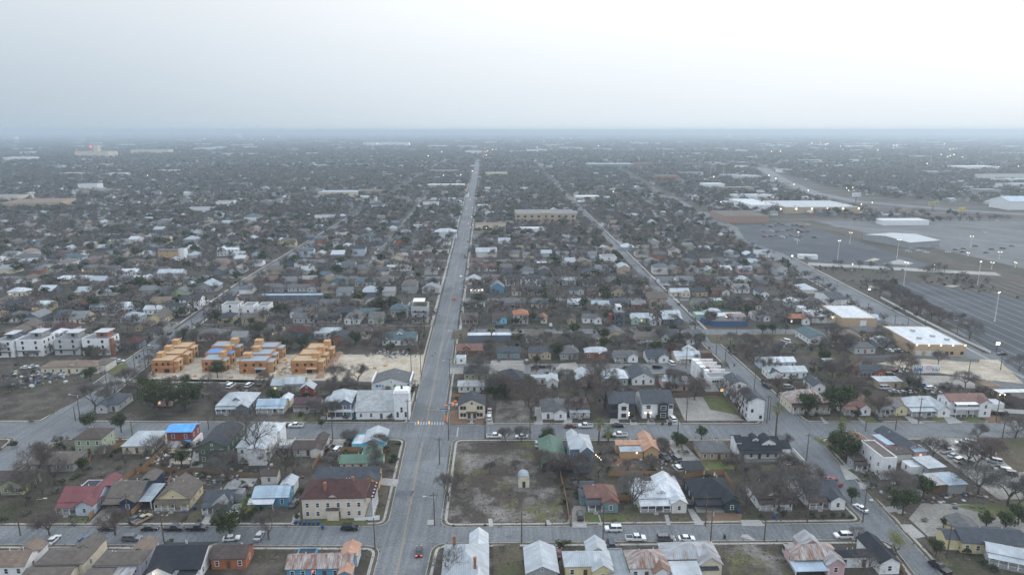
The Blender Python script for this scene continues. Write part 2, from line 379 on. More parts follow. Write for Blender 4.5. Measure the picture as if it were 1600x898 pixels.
# ------------------------------------------------------------------ ground, roads, blocks
def sheet(name, pts, mat, z, kind='structure'):
    b = MB(); b.poly([(p[0], p[1], z) for p in pts])
    if b and Vector((0, 0, 1)).dot(poly_n(b.v)) < 0: b.f[0] = b.f[0][::-1]
    return tag(b.build(name, mat), kind=kind)
def poly_n(v):
    n = Vector((0, 0, 0))
    for i in range(len(v)):
        a, c = Vector(v[i]), Vector(v[(i + 1) % len(v)]); n += a.cross(c)
    return n
def ccw(p):
    a = sum(p[i][0] * p[(i + 1) % len(p)][1] - p[(i + 1) % len(p)][0] * p[i][1] for i in range(len(p)))
    return list(p) if a > 0 else list(p)[::-1]
PX = lambda *pts: [G(*p) for p in pts]
sheet('ground', [(-45000, -300), (45000, -300), (45000, 60000), (-45000, 60000)], EARTH, 0.0)

def rounded(pts, r=4.5, n=5):
    pts = ccw(pts); o = []
    for i, p in enumerate(pts):
        p = Vector(p); a = Vector(pts[i - 1]) - p; c = Vector(pts[(i + 1) % len(pts)]) - p
        k = min(r, a.length * 0.4, c.length * 0.4); a.normalize(); c.normalize()
        A, B = p + a * k, p + c * k
        for j in range(n + 1):
            t = j / n
            o.append(tuple((1 - t) ** 2 * A + 2 * t * (1 - t) * p + t * t * B))
    return o
def inset(pts, d):
    n = len(pts); o = []
    for i in range(n):
        p = Vector(pts[i]); a = (p - Vector(pts[i - 1])); c = (Vector(pts[(i + 1) % n]) - p)
        if a.length < 1e-5: a = c
        if c.length < 1e-5: c = a
        a.normalize(); c.normalize(); t = (a + c).normalized()
        k = 1 / max(0.5, t.dot(a))
        o.append(tuple(p + Vector((-t.y, t.x)) * d * k))
    return o
def ring(b, o, i, z, m=0):
    n = len(o)
    for k in range(n):
        b.poly([(*o[k], z), (*o[(k + 1) % n], z), (*i[(k + 1) % n], z), (*i[k], z)], m)
KERB_H = 0.12
BLOCKS = []
def block(pts, mat=DIRT, walk=0.8, r=4.5, verge=DRY):
    o = rounded(pts, r); BLOCKS.append(ccw(pts))
    k = inset(o, 0.22); a = inset(o, 1.1); c = inset(o, 1.1 + walk)
    e = empty('city_block', (0, 0, 0)); tag(e, kind='structure')
    b = MB(); ring(b, o, k, KERB_H)
    for i in range(len(o)):
        j = (i + 1) % len(o); b.poly([(*o[i], 0), (*o[j], 0), (*o[j], KERB_H), (*o[i], KERB_H)])
    b.build('kerb', CONC, e)
    b = MB(); ring(b, k, a, KERB_H - 0.01); b.build('verge', verge, e)
    b = MB(); ring(b, a, c, KERB_H); b.build('sidewalk', CONC, e)
    b = MB(); b.poly([(*p, KERB_H - 0.008) for p in c]); b.build('lot_ground', mat, e)

NEAR_Y = 380
sheet('road', [(-520, 60), (460, 60), (460, NEAR_Y), (-520, NEAR_Y)], ASPH, 0.004)
block(PX((606, 822), (636.5, 684), (95, 683), (-102, 823)))
block(PX((640.5, 663), (679, 508), (306, 506), (198, 594), (125, 660)))
block(PX((66, 660), (285, 503), (-330, 503), (-500, 661)))
block(PX((687, 824), (707, 685), (1213, 684), (1355, 817)))
block(PX((692, 664), (703.5, 581), (1146, 581), (1196, 664)))
block(PX((704.5, 571), (712, 519), (1083, 519), (1138, 571)))
block(PX((1275, 683), (1800, 682), (2000, 960), (1528, 960)))
block([G(1258, 661), G(1103, 521), (227, 374), (216, 249.5)])
block(PX((596, 852), (-250, 849), (-380, 960), (568, 960)))
block(PX((676, 848), (1388, 842), (1478, 960), (650, 960)))
block(PX((30, 683), (-380, 683), (-600, 823), (-150, 823)))
block([(252, 200), (420, 200), (420, 292), (246, 296)], DIRT)

def strip(name, pts, w, mat, z, w2=None, label=None):
    b = MB(); n = len(pts); L = []
    for i, p in enumerate(pts):
        p = Vector(p); a = Vector(pts[max(i - 1, 0)]); c = Vector(pts[min(i + 1, n - 1)]); t = (c - a).normalized()
        ww = w if w2 is None else w + (w2 - w) * i / (n - 1)
        q = Vector((-t.y, t.x)) * ww / 2; L.append((p + q, p - q))
    for i in range(n - 1):
        b.poly([(*L[i][1], z), (*L[i + 1][1], z), (*L[i + 1][0], z), (*L[i][0], z)])
    return tag(b.build(name, mat), kind='structure')
AVE = lambda Y: -29.5 - 0.0405 * (Y - 155)
R1 = lambda Y: 110.0 - 0.0125 * (Y - 155)
L1 = lambda Y: -184 - 0.085 * (Y - 300) if Y < 500 else -201 - 0.025 * (Y - 500)
LH = lambda Y: -121 - 0.045 * (Y - 560)
L2 = lambda Y: -373 + 0.0 * Y
R2 = lambda Y: 228 + 0.052 * (Y - 292) if Y < 620 else 245 + 0.05 * (Y - 620)
YK = [380 + 71.5 * k for k in range(1, 40)]
def along(f, y0, y1, st=60):
    k = max(2, int((y1 - y0) / st)); return [(f(y0 + (y1 - y0) * i / k), y0 + (y1 - y0) * i / k) for i in range(k + 1)]
for i, Y in enumerate(YK[:26]):
    xr = R2(Y) if Y < 800 else min(0.8 * Y, 800)
    if Y < 520:
        for a, c in ((-0.82 * Y, L1(Y) - 3.5), (L1(Y) + 4, AVE(Y) - 6), (AVE(Y) + 6, R1(Y) - 3), (R1(Y) + 3, xr - 7)):
            if i == 0 and c < AVE(Y): continue
            strip('side_street', [(a, Y), (c, Y)], 6.5, ASPH, 0.006)
    else: strip('side_street', [(-0.82 * Y, Y), (xr - 6, Y)], 5.5, ASPH, 0.006)
strip('avenue', along(AVE, NEAR_Y, 2700), 13.5, ASPH, 0.010, 16)
for f, y0, y1, w in ((R1, NEAR_Y, 1700, 6), (L1, NEAR_Y, 1500, 7.5), (LH, 556, 1300, 6.5), (L2, 300, 1100, 7.5), (R2, NEAR_Y - 1, 1200, 16)):
    strip('long_street', along(f, y0, y1), w, ASPH, 0.012)
for f, y0, y1, w, s in ((AVE, NEAR_Y, 1500, 13.5, 1), (AVE, NEAR_Y, 1500, 13.5, -1), (R1, NEAR_Y, 1200, 6.5, 1), (L1, NEAR_Y, 900, 9, 1), (L1, NEAR_Y, 900, 9, -1), (R2, NEAR_Y, 1000, 16, -1), (R2, 300, 1000, 16, 1), (LH, 556, 900, 8, 1)):
    strip('sidewalk', along(lambda Y: f(Y) + s * (w / 2 + 1.9 + (Y - 380) * 0.0016 * (w > 10)), y0, y1), 1.6, CONC, 0.014)

# painted marks on the avenue
LINE = plain((0.34, 0.235, 0.13), 0.8, name='worn_yellow_line'); WHITE_L = plain((0.33, 0.34, 0.345), 0.8, name='road_paint')
PATCH = ground_mat('asphalt_patch', ((0.105, 0.115, 0.125), (0.12, 0.13, 0.14), (0.10, 0.105, 0.115)))
for s in (-0.16, 0.16):
    for y0, y1 in ((100, 234), (252, NEAR_Y)):
        strip('centre_line', along(lambda Y: AVE(Y) - 0.4 + s, y0, y1), 0.11, LINE, 0.008)
    strip('centre_line', along(lambda Y: AVE(Y) - 0.2 + s, NEAR_Y, 800), 0.11, LINE, 0.015)
b = MB()
for k in range(11):
    x = 649 + (692 - 649) * k / 10
    b.poly([(*G(x - 1.1, 663.5), 0.009), (*G(x + 1.1, 663.5), 0.009), (*G(x + 1.4, 659), 0.009), (*G(x - 0.8, 659), 0.009)])
tag(b.build('crosswalk_marking', WHITE_L), kind='structure')
def px_patch(name, pts, mat, z=0.008): return sheet(name, PX(*pts), mat, z)
px_patch('stop_line', ((713, 682), (715, 682), (717, 667), (715, 667)), WHITE_L)
px_patch('road_patch', ((615.5, 775), (643, 775), (647, 766), (619, 766)), PATCH)
px_patch('road_patch', ((1157, 838), (1160, 834), (1168, 834), (1182, 844), (1178, 844)), CONC)
px_patch('road_patch', ((694, 457), (706, 457), (708, 449), (698, 449)), PATCH, 0.016)
px_patch('road_patch', ((790, 840), (800, 840), (800, 836), (791, 836)), PATCH)

# ground of single lots: laid on the blocks (z just above the earth there)
ZL = KERB_H - 0.003
lots = [
 ('vacant_lot', ((688, 817), (703, 692), (843, 690), (885, 815)), VAC), ('vacant_lot', ((1142, 898), (1128, 852), (1215, 850), (1262, 898)), VAC),
 ('vacant_lot', ((773, 660), (776, 626), (838, 626), (832, 660)), VAC), ('vacant_lot', ((-60, 652), (70, 652), (168, 600), (60, 597)), DIRT),
 ('dirt_site', ((470, 600), (655, 600), (664, 554), (500, 554), (440, 590)), CALICHE), ('dirt_site', ((215, 594), (470, 600), (512, 552), (270, 560)), CALICHE),
 ('gravel_yard', ((1438, 688), (1600, 684), (1700, 780), (1560, 780), (1500, 735)), GRAVEL), ('vacant_lot', ((1520, 684), (1660, 684), (1700, 728), (1590, 738)), DRY),
 ('dirt_yard', ((1420, 810), (1440, 786), (1600, 790), (1640, 830), (1450, 838)), GRAVEL), ('grass_patch', ((1490, 790), (1600, 782), (1640, 800), (1560, 808)), GRASS),
 ('gravel_lot', ((1070, 657), (1054, 622), (1120, 618), (1163, 657)), GRAVEL), ('grass_patch', ((1110, 640), (1098, 620), (1136, 618), (1160, 650)), GRASS),
 ('gravel_lot', ((1370, 568), (1416, 560), (1560, 562), (1600, 600), (1530, 592)), CALICHE), ('gravel_lot', ((1428, 600), (1428, 586), (1500, 588), (1540, 608)), GRAVEL),
 ('vacant_lot', ((1110, 535), (1103, 523), (1250, 522), (1262, 545), (1200, 550)), DRY), ('vacant_lot', ((1260, 560), (1275, 545), (1330, 545), (1345, 558)), DRY),
 ('grass_patch', ((1258, 592), (1270, 572), (1340, 565), (1352, 590)), DRY), ('dirt_road', ((160, 598), (480, 599), (478, 594), (170, 592)), GRAVEL),
 ('gravel_lot', ((762, 580), (768, 563), (818, 563), (820, 580)), GRAVEL), ('gravel_lot', ((866, 578), (876, 568), (900, 566), (905, 578)), GRAVEL), ('alley', ((700, 584), (704, 574), (770, 577), (770, 584)), GRAVEL),
 ('driveway', ((885, 818), (897, 790), (915, 790), (919, 818)), GRAVEL), ('driveway', ((894, 824), (895, 815), (916, 815), (918, 824)), CONC), ('driveway', ((1086, 820), (1074, 795), (1083, 795), (1101, 820)), CONC),
 ('driveway', ((834, 663), (836, 636), (848, 636), (848, 663)), CONC), ('driveway', ((879, 663), (884, 652), (895, 652), (893, 663)), CONC),
 ('driveway', ((953, 662), (954, 651), (965, 651), (968, 662)), CONC), ('driveway', ((985, 664), (984, 655), (992, 655), (997, 664)), CONC), ('driveway', ((1011, 663), (1012, 655), (1022, 655), (1024, 663)), CONC), ('driveway', ((1042, 663), (1040, 650), (1055, 650), (1064, 663)), CONC),
 ('driveway', ((759, 663), (758, 646), (768, 646), (771, 663)), CONC), ('driveway', ((1058, 683), (1040, 690), (1075, 735), (1110, 735)), GRAVEL), ('driveway', ((139, 817), (158, 797), (178, 797), (166, 817)), CONC),
 ('driveway', ((313, 818), (326, 801), (334, 801), (325, 818)), CONC), ('driveway', ((350, 812), (364, 788), (380, 785), (372, 812)), CONC), ('driveway', ((365, 760), (372, 747), (403, 747), (395, 760)), CONC),
 ('driveway', ((297, 730), (304, 700), (318, 700), (317, 730)), CONC), ('driveway', ((592, 757), (594, 746), (623, 749), (620, 760)), CONC), ('driveway', ((455, 820), (458, 805), (470, 800), (472, 820)), GRAVEL),
 ('driveway', ((668, 820), (668, 812), (678, 812), (678, 820)), CONC), ('driveway', ((1160, 822), (1157, 812), (1186, 812), (1197, 822)), CONC), ('driveway', ((1322, 750), (1312, 728), (1330, 722), (1342, 748)), CONC), ('driveway', ((1344, 764), (1341, 753), (1358, 752), (1366, 762)), CONC),
 ('driveway', ((1390, 803), (1378, 792), (1400, 790), (1418, 802)), CONC), ('driveway', ((1413, 830), (1405, 819), (1424, 819), (1446, 838), (1432, 841)), CONC), ('driveway', ((1482, 662), (1470, 646), (1480, 645), (1505, 661)), CONC), ('driveway', ((1545, 660), (1530, 648), (1560, 648), (1566, 660)), MULCH),
 ('driveway', ((1425, 662), (1412, 650), (1421, 650), (1445, 662)), CONC), ('walkway', ((935, 820), (933, 804), (937, 804), (941, 820)), CONC), ('walkway', ((1042, 820), (1038, 804), (1044, 804), (1048, 820)), CONC), ('walkway', ((855, 820), (853, 812), (858, 812), (861, 820)), CONC),
 ('walkway', ((734, 662), (735, 654), (739, 654), (739, 662)), CONC), ('walkway', ((764, 822), (763, 810), (769, 810), (771, 822)), CONC), ('walkway', ((496, 662), (502, 650), (510, 650), (506, 662)), CONC), ('walkway', ((1288, 662), (1281, 652), (1284, 651), (1295, 662)), CONC), ('walkway', ((1348, 661), (1338, 652), (1341, 651), (1353, 661)), CONC),
 ('lawn', ((942, 812), (938, 803), (975, 803), (981, 815)), GRASS), ('lawn', ((981, 815), (975, 790), (1010, 786), (1038, 812)), DRY), ('lawn', ((1052, 815), (1046, 803), (1072, 803), (1078, 815)), DRY), ('lawn', ((914, 815), (913, 800), (934, 803), (938, 816)), GRASS),
 ('lawn', ((72, 817), (84, 805), (112, 805), (104, 817)), DRY), ('lawn', ((108, 817), (114, 806), (140, 806), (132, 817)), GRASS), ('lawn', ((290, 814), (300, 797), (326, 797), (312, 814)), DRY), ('lawn', ((456, 818), (476, 808), (570, 812), (576, 820)), GRASS),
 ('lawn', ((699, 662), (703, 642), (722, 640), (722, 654), (730, 655), (731, 662)), MULCH), ('lawn', ((741, 662), (742, 654), (756, 654), (757, 662)), MULCH), ('lawn', ((452, 660), (459, 647), (478, 647), (472, 660)), GRASS), ('lawn', ((478, 660), (484, 647), (500, 647), (494, 660)), DRY),
 ('lawn', ((1095, 733), (1094, 720), (1140, 720), (1148, 733)), GRASS), ('lawn', ((1278, 683), (1270, 684), (1310, 712), (1325, 712)), GRASS), ('lawn', ((1297, 658), (1290, 651), (1316, 651), (1330, 659)), DRY), ('lawn', ((1352, 659), (1343, 651), (1370, 651), (1378, 659)), GRASS), ('lawn', ((1387, 659), (1378, 652), (1404, 651), (1420, 659)), DRY),
 ('lawn', ((1462, 659), (1452, 650), (1470, 650), (1488, 659)), GRASS), ('lawn', ((1512, 659), (1502, 650), (1526, 650), (1540, 659)), GRASS), ('lawn', ((581, 776), (586, 760), (607, 762), (602, 788)), DRY), ('lawn', ((578, 812), (583, 795), (600, 792), (594, 814)), DRY),
 ('patio', ((955, 728), (960, 712), (985, 712), (992, 730)), MULCH), ('patio', ((1108, 818), (1100, 795), (1160, 803), (1157, 814)), MULCH), ('lot_court', ((1168, 737), (1160, 728), (1255, 726), (1270, 731)), DRY), ('lot_court', ((262, 725), (268, 698), (300, 698), (296, 725)), CALICHE),
 ('lawn', ((705, 530), (707, 518), (735, 512), (730, 530)), DRY), ('lawn', ((190, 590), (182, 588), (160, 580), (196, 566), (200, 572)), GRASS), ('car_court', ((515, 702), (522, 686), (552, 686), (548, 704)), GRAVEL),
 ('side_yard', ((724, 898), (727, 862), (770, 858), (775, 898)), VAC), ('side_yard', ((773, 898), (770, 852), (812, 850), (820, 898)), DRY), ('side_yard', ((876, 898), (870, 852), (882, 850), (890, 898)), DRY),
]
for i, (n, p, m) in enumerate(lots): sheet(n, PX(*p), m, ZL + 0.0012 * (i % 6) + 0.002)
# worn strips beside the sidewalk east of the second street
for a, c in (((1325, 733), (1352, 752)), ((1352, 764), (1385, 790)), ((1390, 800), (1416, 818)), ((1433, 841), (1450, 851)), ((1448, 853), (1480, 885))):
    strip('verge_strip', [G(a[0] + 4, a[1]), G(c[0] + 4, c[1])], 2.4, DRY, ZL + 0.012)

# beyond the second blocks: parking lots, rail strip, highway and open ground to the east
gl = 0.016
lot_b = PX((1376, 434), (1700, 484), (1900, 640), (1620, 600), (1554, 552))
sheet('parking_lot', lot_b, ASPH2, gl)
sheet('parking_lot', PX((1166, 377), (1150, 352), (1246, 347), (1450, 413), (1430, 421), (1260, 408)), ASPH2, gl)
strip('rail_strip', PX((1225, 345), (1330, 362), (1480, 408), (1600, 440), (1800, 500)), 26, ground_mat('rail_earth', ((0.10, 0.085, 0.072), (0.075, 0.066, 0.055), (0.12, 0.11, 0.09))), gl + 0.002)
sheet('parking_lot', PX((1270, 345), (1700, 345), (1900, 430), (1620, 424), (1480, 392)), ground_mat('pale_asphalt', ((0.13, 0.135, 0.142), (0.165, 0.168, 0.17), (0.105, 0.105, 0.102))), gl - 0.003)
strip('frontage_road', PX((1262, 412), (1480, 424), (1560, 428)), 14, CONC, gl + 0.004)
strip('verge_strip', PX((1300, 425), (1380, 462), (1460, 505), (1546, 552)), 5.5, DIRT, gl + 0.004)
strip('highway', PX((1190, 262), (1225, 283), (1270, 301), (1340, 315), (1480, 327), (1700, 342)), 30, ASPH, gl + 0.004, 24)
strip('frontage_road', PX((1300, 352), (1420, 362), (1600, 384), (1760, 404)), 16, ASPH, gl + 0.006)
strip('frontage_road', PX((1345, 341), (1480, 350), (1700, 372)), 14, ASPH, gl + 0.006)
strip('highway', PX((560, 256), (700, 251), (1000, 247), (1200, 241), (1700, 238)), 34, ASPH, 0.03)
strip('open_field', PX((905, 243), (1000, 240)), 260, DRY, 0.02); strip('open_field', PX((1010, 324), (1180, 330)), 60, DRY, 0.02)
for p in (((1352, 448), (1366, 446), (1386, 449), (1370, 451)), ((1475, 447), (1486, 445), (1501, 446), (1488, 449)), ((1497, 503), (1506, 501), (1526, 504), (1512, 506)), ((1350, 408), (1366, 403), (1376, 405), (1365, 408)), ((1380, 412), (1405, 405), (1428, 411), (1420, 414))):
    sheet('parking_island', PX(*p), CALICHE if p[0][0] != 1380 else CONC, gl + 0.006)
b = MB()          # bay lines of the big lot
for k in range(24):
    pts = [(R2(Y) + 19 + 8.6 * k, Y) for Y in range(285 + 2 * k, 505, 40)] + [(R2(505) + 19 + 8.6 * k, 505)]
    for (xa, ya), (xb, yb) in zip(pts, pts[1:]):
        b.poly([(xa, ya, gl + 0.004), (xa + 0.35, ya, gl + 0.004), (xb + 0.35, yb, gl + 0.004), (xb, yb, gl + 0.004)])
tag(b.build('bay_marking', plain((0.30, 0.31, 0.32), 0.8, name='bay_paint')), kind='structure')
# ------------------------------------------------------------------ landmarks and labels
LM = []                 # (short description, X, Y)
USED = {}
FOOT = []               # footprints kept clear of trees: (X, Y, radius)
def rel_phrases(X, Y, n=7):
    o = []
    for s, x, y in sorted(LM, key=lambda q: (q[1] - X) ** 2 + (q[2] - Y) ** 2)[:n]:
        dx, dy = X - x, Y - y
        if abs(dx) > abs(dy): r = 'to the right of' if dx > 0 else 'to the left of'
        else: r = 'behind' if dy > 0 else 'in front of'
        o.append((r, s))
    return o
def autolabel(prefixes, X, Y, lim=16):
    """the first true phrase that no other thing carries yet"""
    rp = rel_phrases(X, Y, 14)
    cand = []
    for p in prefixes:
        for r, s in rp: cand.append(f'{p} {r} the {s}')
    for p in prefixes:
        for (r, s), (r2, s2) in ((rp[0], rp[1]), (rp[0], rp[2]), (rp[1], rp[2])):
            cand.append(f'{p} {r} the {s} and {r2} the {s2}')
    for c in cand:
        if c not in USED and len(c.split()) <= lim:
            USED[c] = 1; return c
    c = cand[0]; USED[c] = USED.get(c, 0) + 1
    return c
def landmark(label, X, Y):
    short = label.split('|')[0].strip(); full = ' '.join(label.replace('|', ' ').split())
    assert full not in USED, full
    if not 4 <= len(full.split()) <= 16: print('LABEL', len(full.split()), full)
    USED[full] = 1; LM.append((short, X, Y)); return full

# ------------------------------------------------------------------ windows, doors: meshes shared by all buildings
def win_mesh(w, h, mat, key, cache={}):
    k = (w, h, key)
    if k not in cache:
        b = MB(); t = 0.11; f = 0.07
        b.box(-w / 2, w / 2, -f, 0.02, 0, t); b.box(-w / 2, w / 2, -f, 0.02, h - t, h)
        b.box(-w / 2, -w / 2 + t, -f, 0.02, t, h - t); b.box(w / 2 - t, w / 2, -f, 0.02, t, h - t); b.box(-w / 2 + t, w / 2 - t, -f * 0.6, 0.02, h / 2 - 0.04, h / 2 + 0.04)
        fr = b.mesh('window', mat)
        b = MB(); b.box(-w / 2 + t, w / 2 - t, -0.025, 0.015, t, h / 2 - 0.04); b.box(-w / 2 + t, w / 2 - t, -0.025, 0.015, h / 2 + 0.04, h - t)
        pn = b.mesh('pane', GLASS)
        b = MB(); b.box(-w / 2 + t, w / 2 - t, -0.025, 0.015, t, h / 2 - 0.04); b.box(-w / 2 + t, w / 2 - t, -0.025, 0.015, h / 2 + 0.04, h - t)
        pl = b.mesh('pane', LIT)
        b = MB(); b.box(-w / 2, w / 2, -0.05, 0.02, 0, h, 0); b.box(-w / 2 + t, w / 2 - t, -0.06, -0.03, t, h - t, 1)
        cache[k] = (fr, pn, pl, b.mesh('window', [mat, GLASS]))
    return cache[k]
def add_window(par, x, y, z, rz=0.0, w=1.1, h=1.55, trim=None, near=True, lit=False):
    """rz = 0 faces -y"""
    t = trim or TRIM
    fr, pn, pl, far = win_mesh(w, h, t, t.name)
    o = place('window', fr if near or lit else far, par, (x, y, z), rz)
    if near or lit: place('pane', pl if lit else pn, o)
def door_mesh(mat, cache={}):
    if mat.name not in cache:
        b = MB(); b.box(-0.5, 0.5, -0.06, 0.02, 0, 2.1); cache[mat.name] = b.mesh('door', mat)
    return cache[mat.name]
DOORM = [plain(c, 0.6, name='door_paint') for c in ((0.10, 0.06, 0.04), (0.30, 0.05, 0.04), (0.08, 0.12, 0.18), (0.5, 0.5, 0.5), (0.05, 0.05, 0.05))]
POST = {}
def post_mesh(h):
    h = round(h, 1)
    if h not in POST:
        b = MB(); b.box(-0.09, 0.09, -0.09, 0.09, 0, h); b.box(-0.14, 0.14, -0.14, 0.14, 0, 0.2); b.box(-0.13, 0.13, -0.13, 0.13, h - 0.15, h); POST[h] = b.mesh('porch_post', TRIM)
    return POST[h]
STEPM = None

def body(root, x0, x1, y0, y1, z0, h, kind, pitch, wall, roof, wn='wall', rn='roof', ov=0.42, rise=None):
    """walls and roof of one block"""
    b = MB(); r = MB(); half = {'gx': (y1 - y0) / 2, 'gy': (x1 - x0) / 2}.get(kind, min(x1 - x0, y1 - y0) / 2)
    rs = rise if rise is not None else pitch * half
    if kind in ('gx', 'gy'):
        b.gable_body(x0, x1, y0, y1, z0, h, rs, kind[1]); r.gable_roof(x0, x1, y0, y1, h, rs, kind[1], ov)
    elif kind in ('hip', 'pyr'):
        b.box(x0, x1, y0, y1, z0, h); r.hip_roof(x0, x1, y0, y1, h, rs + 0.3, ov, pyr=kind == 'pyr')
    elif kind == 'shed':
        b.box(x0, x1, y0, y1, z0, h - 0.02); r.slope((x0 - ov, y0 - ov, h + 0.02), (x1 + ov, y0 - ov, h + 0.02), (x1 + ov, y1 + ov, h + rs + 0.02), (x0 - ov, y1 + ov, h + rs + 0.02))
        i = len(b.v)
        b.mesh8([(x0 + .02, y0 + .05, h - 0.03), (x1 - .02, y0 + .05, h - 0.03), (x1 - .02, y1 - .02, h - 0.03), (x0 + .02, y1 - .02, h - 0.03), (x0 + .02, y0 + .05, h), (x1 - .02, y0 + .05, h), (x1 - .02, y1 - .02, h + rs * 0.97), (x0 + .02, y1 - .02, h + rs * 0.97)])
    else:                       # flat roof behind a parapet
        b.box(x0, x1, y0, y1, z0, h - 0.35); p = 0.25; z = h - 0.35
        b.box(x0, x1, y0, y0 + p, z, h); b.box(x0, x1, y1 - p, y1, z, h); b.box(x0, x0 + p, y0 + p, y1 - p, z, h); b.box(x1 - p, x1, y0 + p, y1 - p, z, h)
        r.box(x0 + p, x1 - p, y0 + p, y1 - p, z + 0.004, z + 0.1)
    b.build(wn, wall, root)
    r.build(rn, roof, root, uv=True)
    return rs

T0 = [0, 0, 5.614]
def tile(ox, oy, s=5.614): T0[:] = [ox, oy, s]
def tp(x, y): return (T0[0] + x / T0[2], T0[1] + y / T0[2])
NHOUSE = [0]
HGROUP = 'houses of the neighbourhood'

def house(label, x0, x1, y, d, kind='gx', roof='grey', wall='white', st=1, h=None, pitch=0.5, wing=None, porch=None, xg=(), chim=(), wins=None, za=0.0, rz=2.0,
          extra=(), world=None, near=None, cat='house', name='house', side=True, door=0, trim=None, lit=0, wroof=None, wwall=None, rise=None, group=HGROUP, yoff=0.0, posts=True, wpitch=None, porchroof=None, obj_label=None, ds=None):
    """front facade between tile pixels x0 and x1 with its foot (or, with za, its point at height za) at tile pixel y"""
    if world is None:
        a, c = G(*tp(x0, y), za), G(*tp(x1, y), za); w = c[0] - a[0]; X, Y = (a[0] + c[0]) / 2, (a[1] + c[1]) / 2 + yoff
    else: X, Y, w = world
    if world is None:
        ds = ds if ds is not None else (0.66 if za else 0.76)
        d *= ds; pitch *= 1.12 if ds < 1 else 1
        extra = [(e[0], e[1], e[2], e[3] * ds if e[3] < 0 else e[3] * ds, e[4] * ds if e[4] > 0 else e[4], *e[5:]) for e in extra]
    rzr = math.radians(rz)
    if near is None: near = Y < 330
    root = empty(name, (X, Y, ZL if Y < NEAR_Y else 0), rzr)
    full = obj_label or landmark(label, X - math.sin(rzr) * d / 2, Y + d / 2)
    tag(root, full, cat, group)
    FOOT.append((X, Y + d / 2, max(w, d) * 0.5))
    h = h or (0.55 + 2.75 * st)
    wm = wall if not isinstance(wall, str) else W(wall); rm = R(roof) if isinstance(roof, str) else roof
    w2 = w / 2; m0 = 0.0
    if wing: side_, fr, pj = wing; m0 = pj
    elif porch: m0 = 2.1
    hw = (wroof and R(wroof)) or rm; ww = (wwall and W(wwall)) or wm
    rs = body(root, -w2, w2, m0, d, -0.3, h, kind, pitch, wm, rm, rise=rise)
    tr = trim or TRIM
    fw = [(-w2, w2, m0)]
    if wing:
        a, c = ((w2 - fr * w, w2) if side_ == 'R' else (-w2, -w2 + fr * w))
        bw = MB(); rw = MB(); hh = (c - a) / 2 * (wpitch or max(pitch, 0.6)); dep = m0 + min((d - m0) * 0.5, hh / max(pitch, 0.3)) + 0.3
        bw.gable_body(a, c, 0, dep, -0.3, h - 0.03, hh, 'y'); rw.gable_roof(a, c, 0, dep, h - 0.03, hh, 'y', 0.38)
        bw.build('wing', ww, root); rw.build('wing_roof', hw, root, uv=True)
        fw = [(-w2, a, m0) if side_ == 'R' else (c, w2, m0), (a, c, 0.0)]
    # porch
    if porch:
        pr = R(porchroof) if porchroof else rm
        pa, pc = fw[0][0], fw[0][1]; pd = m0 - 0.15
        b = MB(); b.slope((pa - 0.2, m0 - pd, h - 0.95), (pc + (0 if wing else 0.2), m0 - pd, h - 0.95), (pc + (0 if wing else 0.2), m0, h - 0.2), (pa - 0.2, m0, h - 0.2), 0.12)
        b.build('porch_roof', pr, root, uv=True)
        b = MB(); b.box(pa, pc - 0.02, m0 - pd + 0.1, m0 - 0.02, -0.3, 0.42); b.build('porch_floor', plain((0.25, 0.25, 0.25), name='porch_boards'), root)
        if posts:
            n = max(2, int(round((pc - pa) / 2.2)) + 1)
            for i in range(n):
                place('porch_post', post_mesh(h - 1.4), root, (pa + 0.15 + (pc - pa - 0.3 - (0.15 if wing else 0)) * i / (n - 1), m0 - pd + 0.25, 0.42))
        if near and posts:
            b = MB()
            for i in range(n - 1):
                q0 = pa + 0.15 + (pc - pa - 0.45) * i / (n - 1); q1 = pa + 0.15 + (pc - pa - 0.45) * (i + 1) / (n - 1)
                if i == n // 2: continue
                b.box(q0, q1, m0 - pd + 0.2, m0 - pd + 0.28, 1.15, 1.25)
                for u in np.arange(q0 + 0.2, q1, 0.3): b.box(u - 0.03, u + 0.03, m0 - pd + 0.22, m0 - pd + 0.26, 0.42, 1.15)
            if b.v: b.build('railing', TRIM, root)
            b = MB()
            for k in range(3): b.box((pa + pc) / 2 - 0.7, (pa + pc) / 2 + 0.7, m0 - pd + 0.1 - 0.3 * (k + 1), m0 - pd + 0.1 - 0.3 * k, -0.3, 0.3 - 0.13 * k)
            b.build('front_steps', CONC, root)
    # windows and door
    L = LITK = lit
    zst = [0.95 + 2.75 * k for k in range(st)]
    for (a, c, yy) in fw:
        ln = c - a; n = max(1, int(ln / 2.7)) if wins is None else (wins if len(fw) == 1 else max(1, int(round(wins * ln / w))))
        for k, z in enumerate(zst):
            if z + 1.6 > h + 0.1: continue
            for i in range(n):
                xx = a + ln * (i + 0.5) / n
                if k == 0 and yy == m0 and i == n // 2 and (n > 1 or wing): 
                    place('door', door_mesh(DOORM[door % 5]), root, (xx, yy, 0.42 if porch else 0.25)); continue
                L -= 1
                add_window(root, xx, yy, z, 0, 1.1 if ln / n > 1.8 else 0.85, 1.55, tr, near, lit=L >= 0)
    if side:
        sgn = 1 if X < AVE(Y) + 10 else -1
        n = max(1, int((d - m0) / 3.4))
        for k, z in enumerate(zst):
            if z + 1.6 > h + 0.1: continue
            for i in range(n):
                add_window(root, sgn * w2, m0 + (d - m0) * (i + 0.5) / n, z, sgn * math.pi / 2, 1.0, 1.5, tr, near)
    if kind == 'gy' and not wing and near and rs > 1.6: add_window(root, 0, m0, h + 0.25, 0, 0.8, 0.9, tr, near)
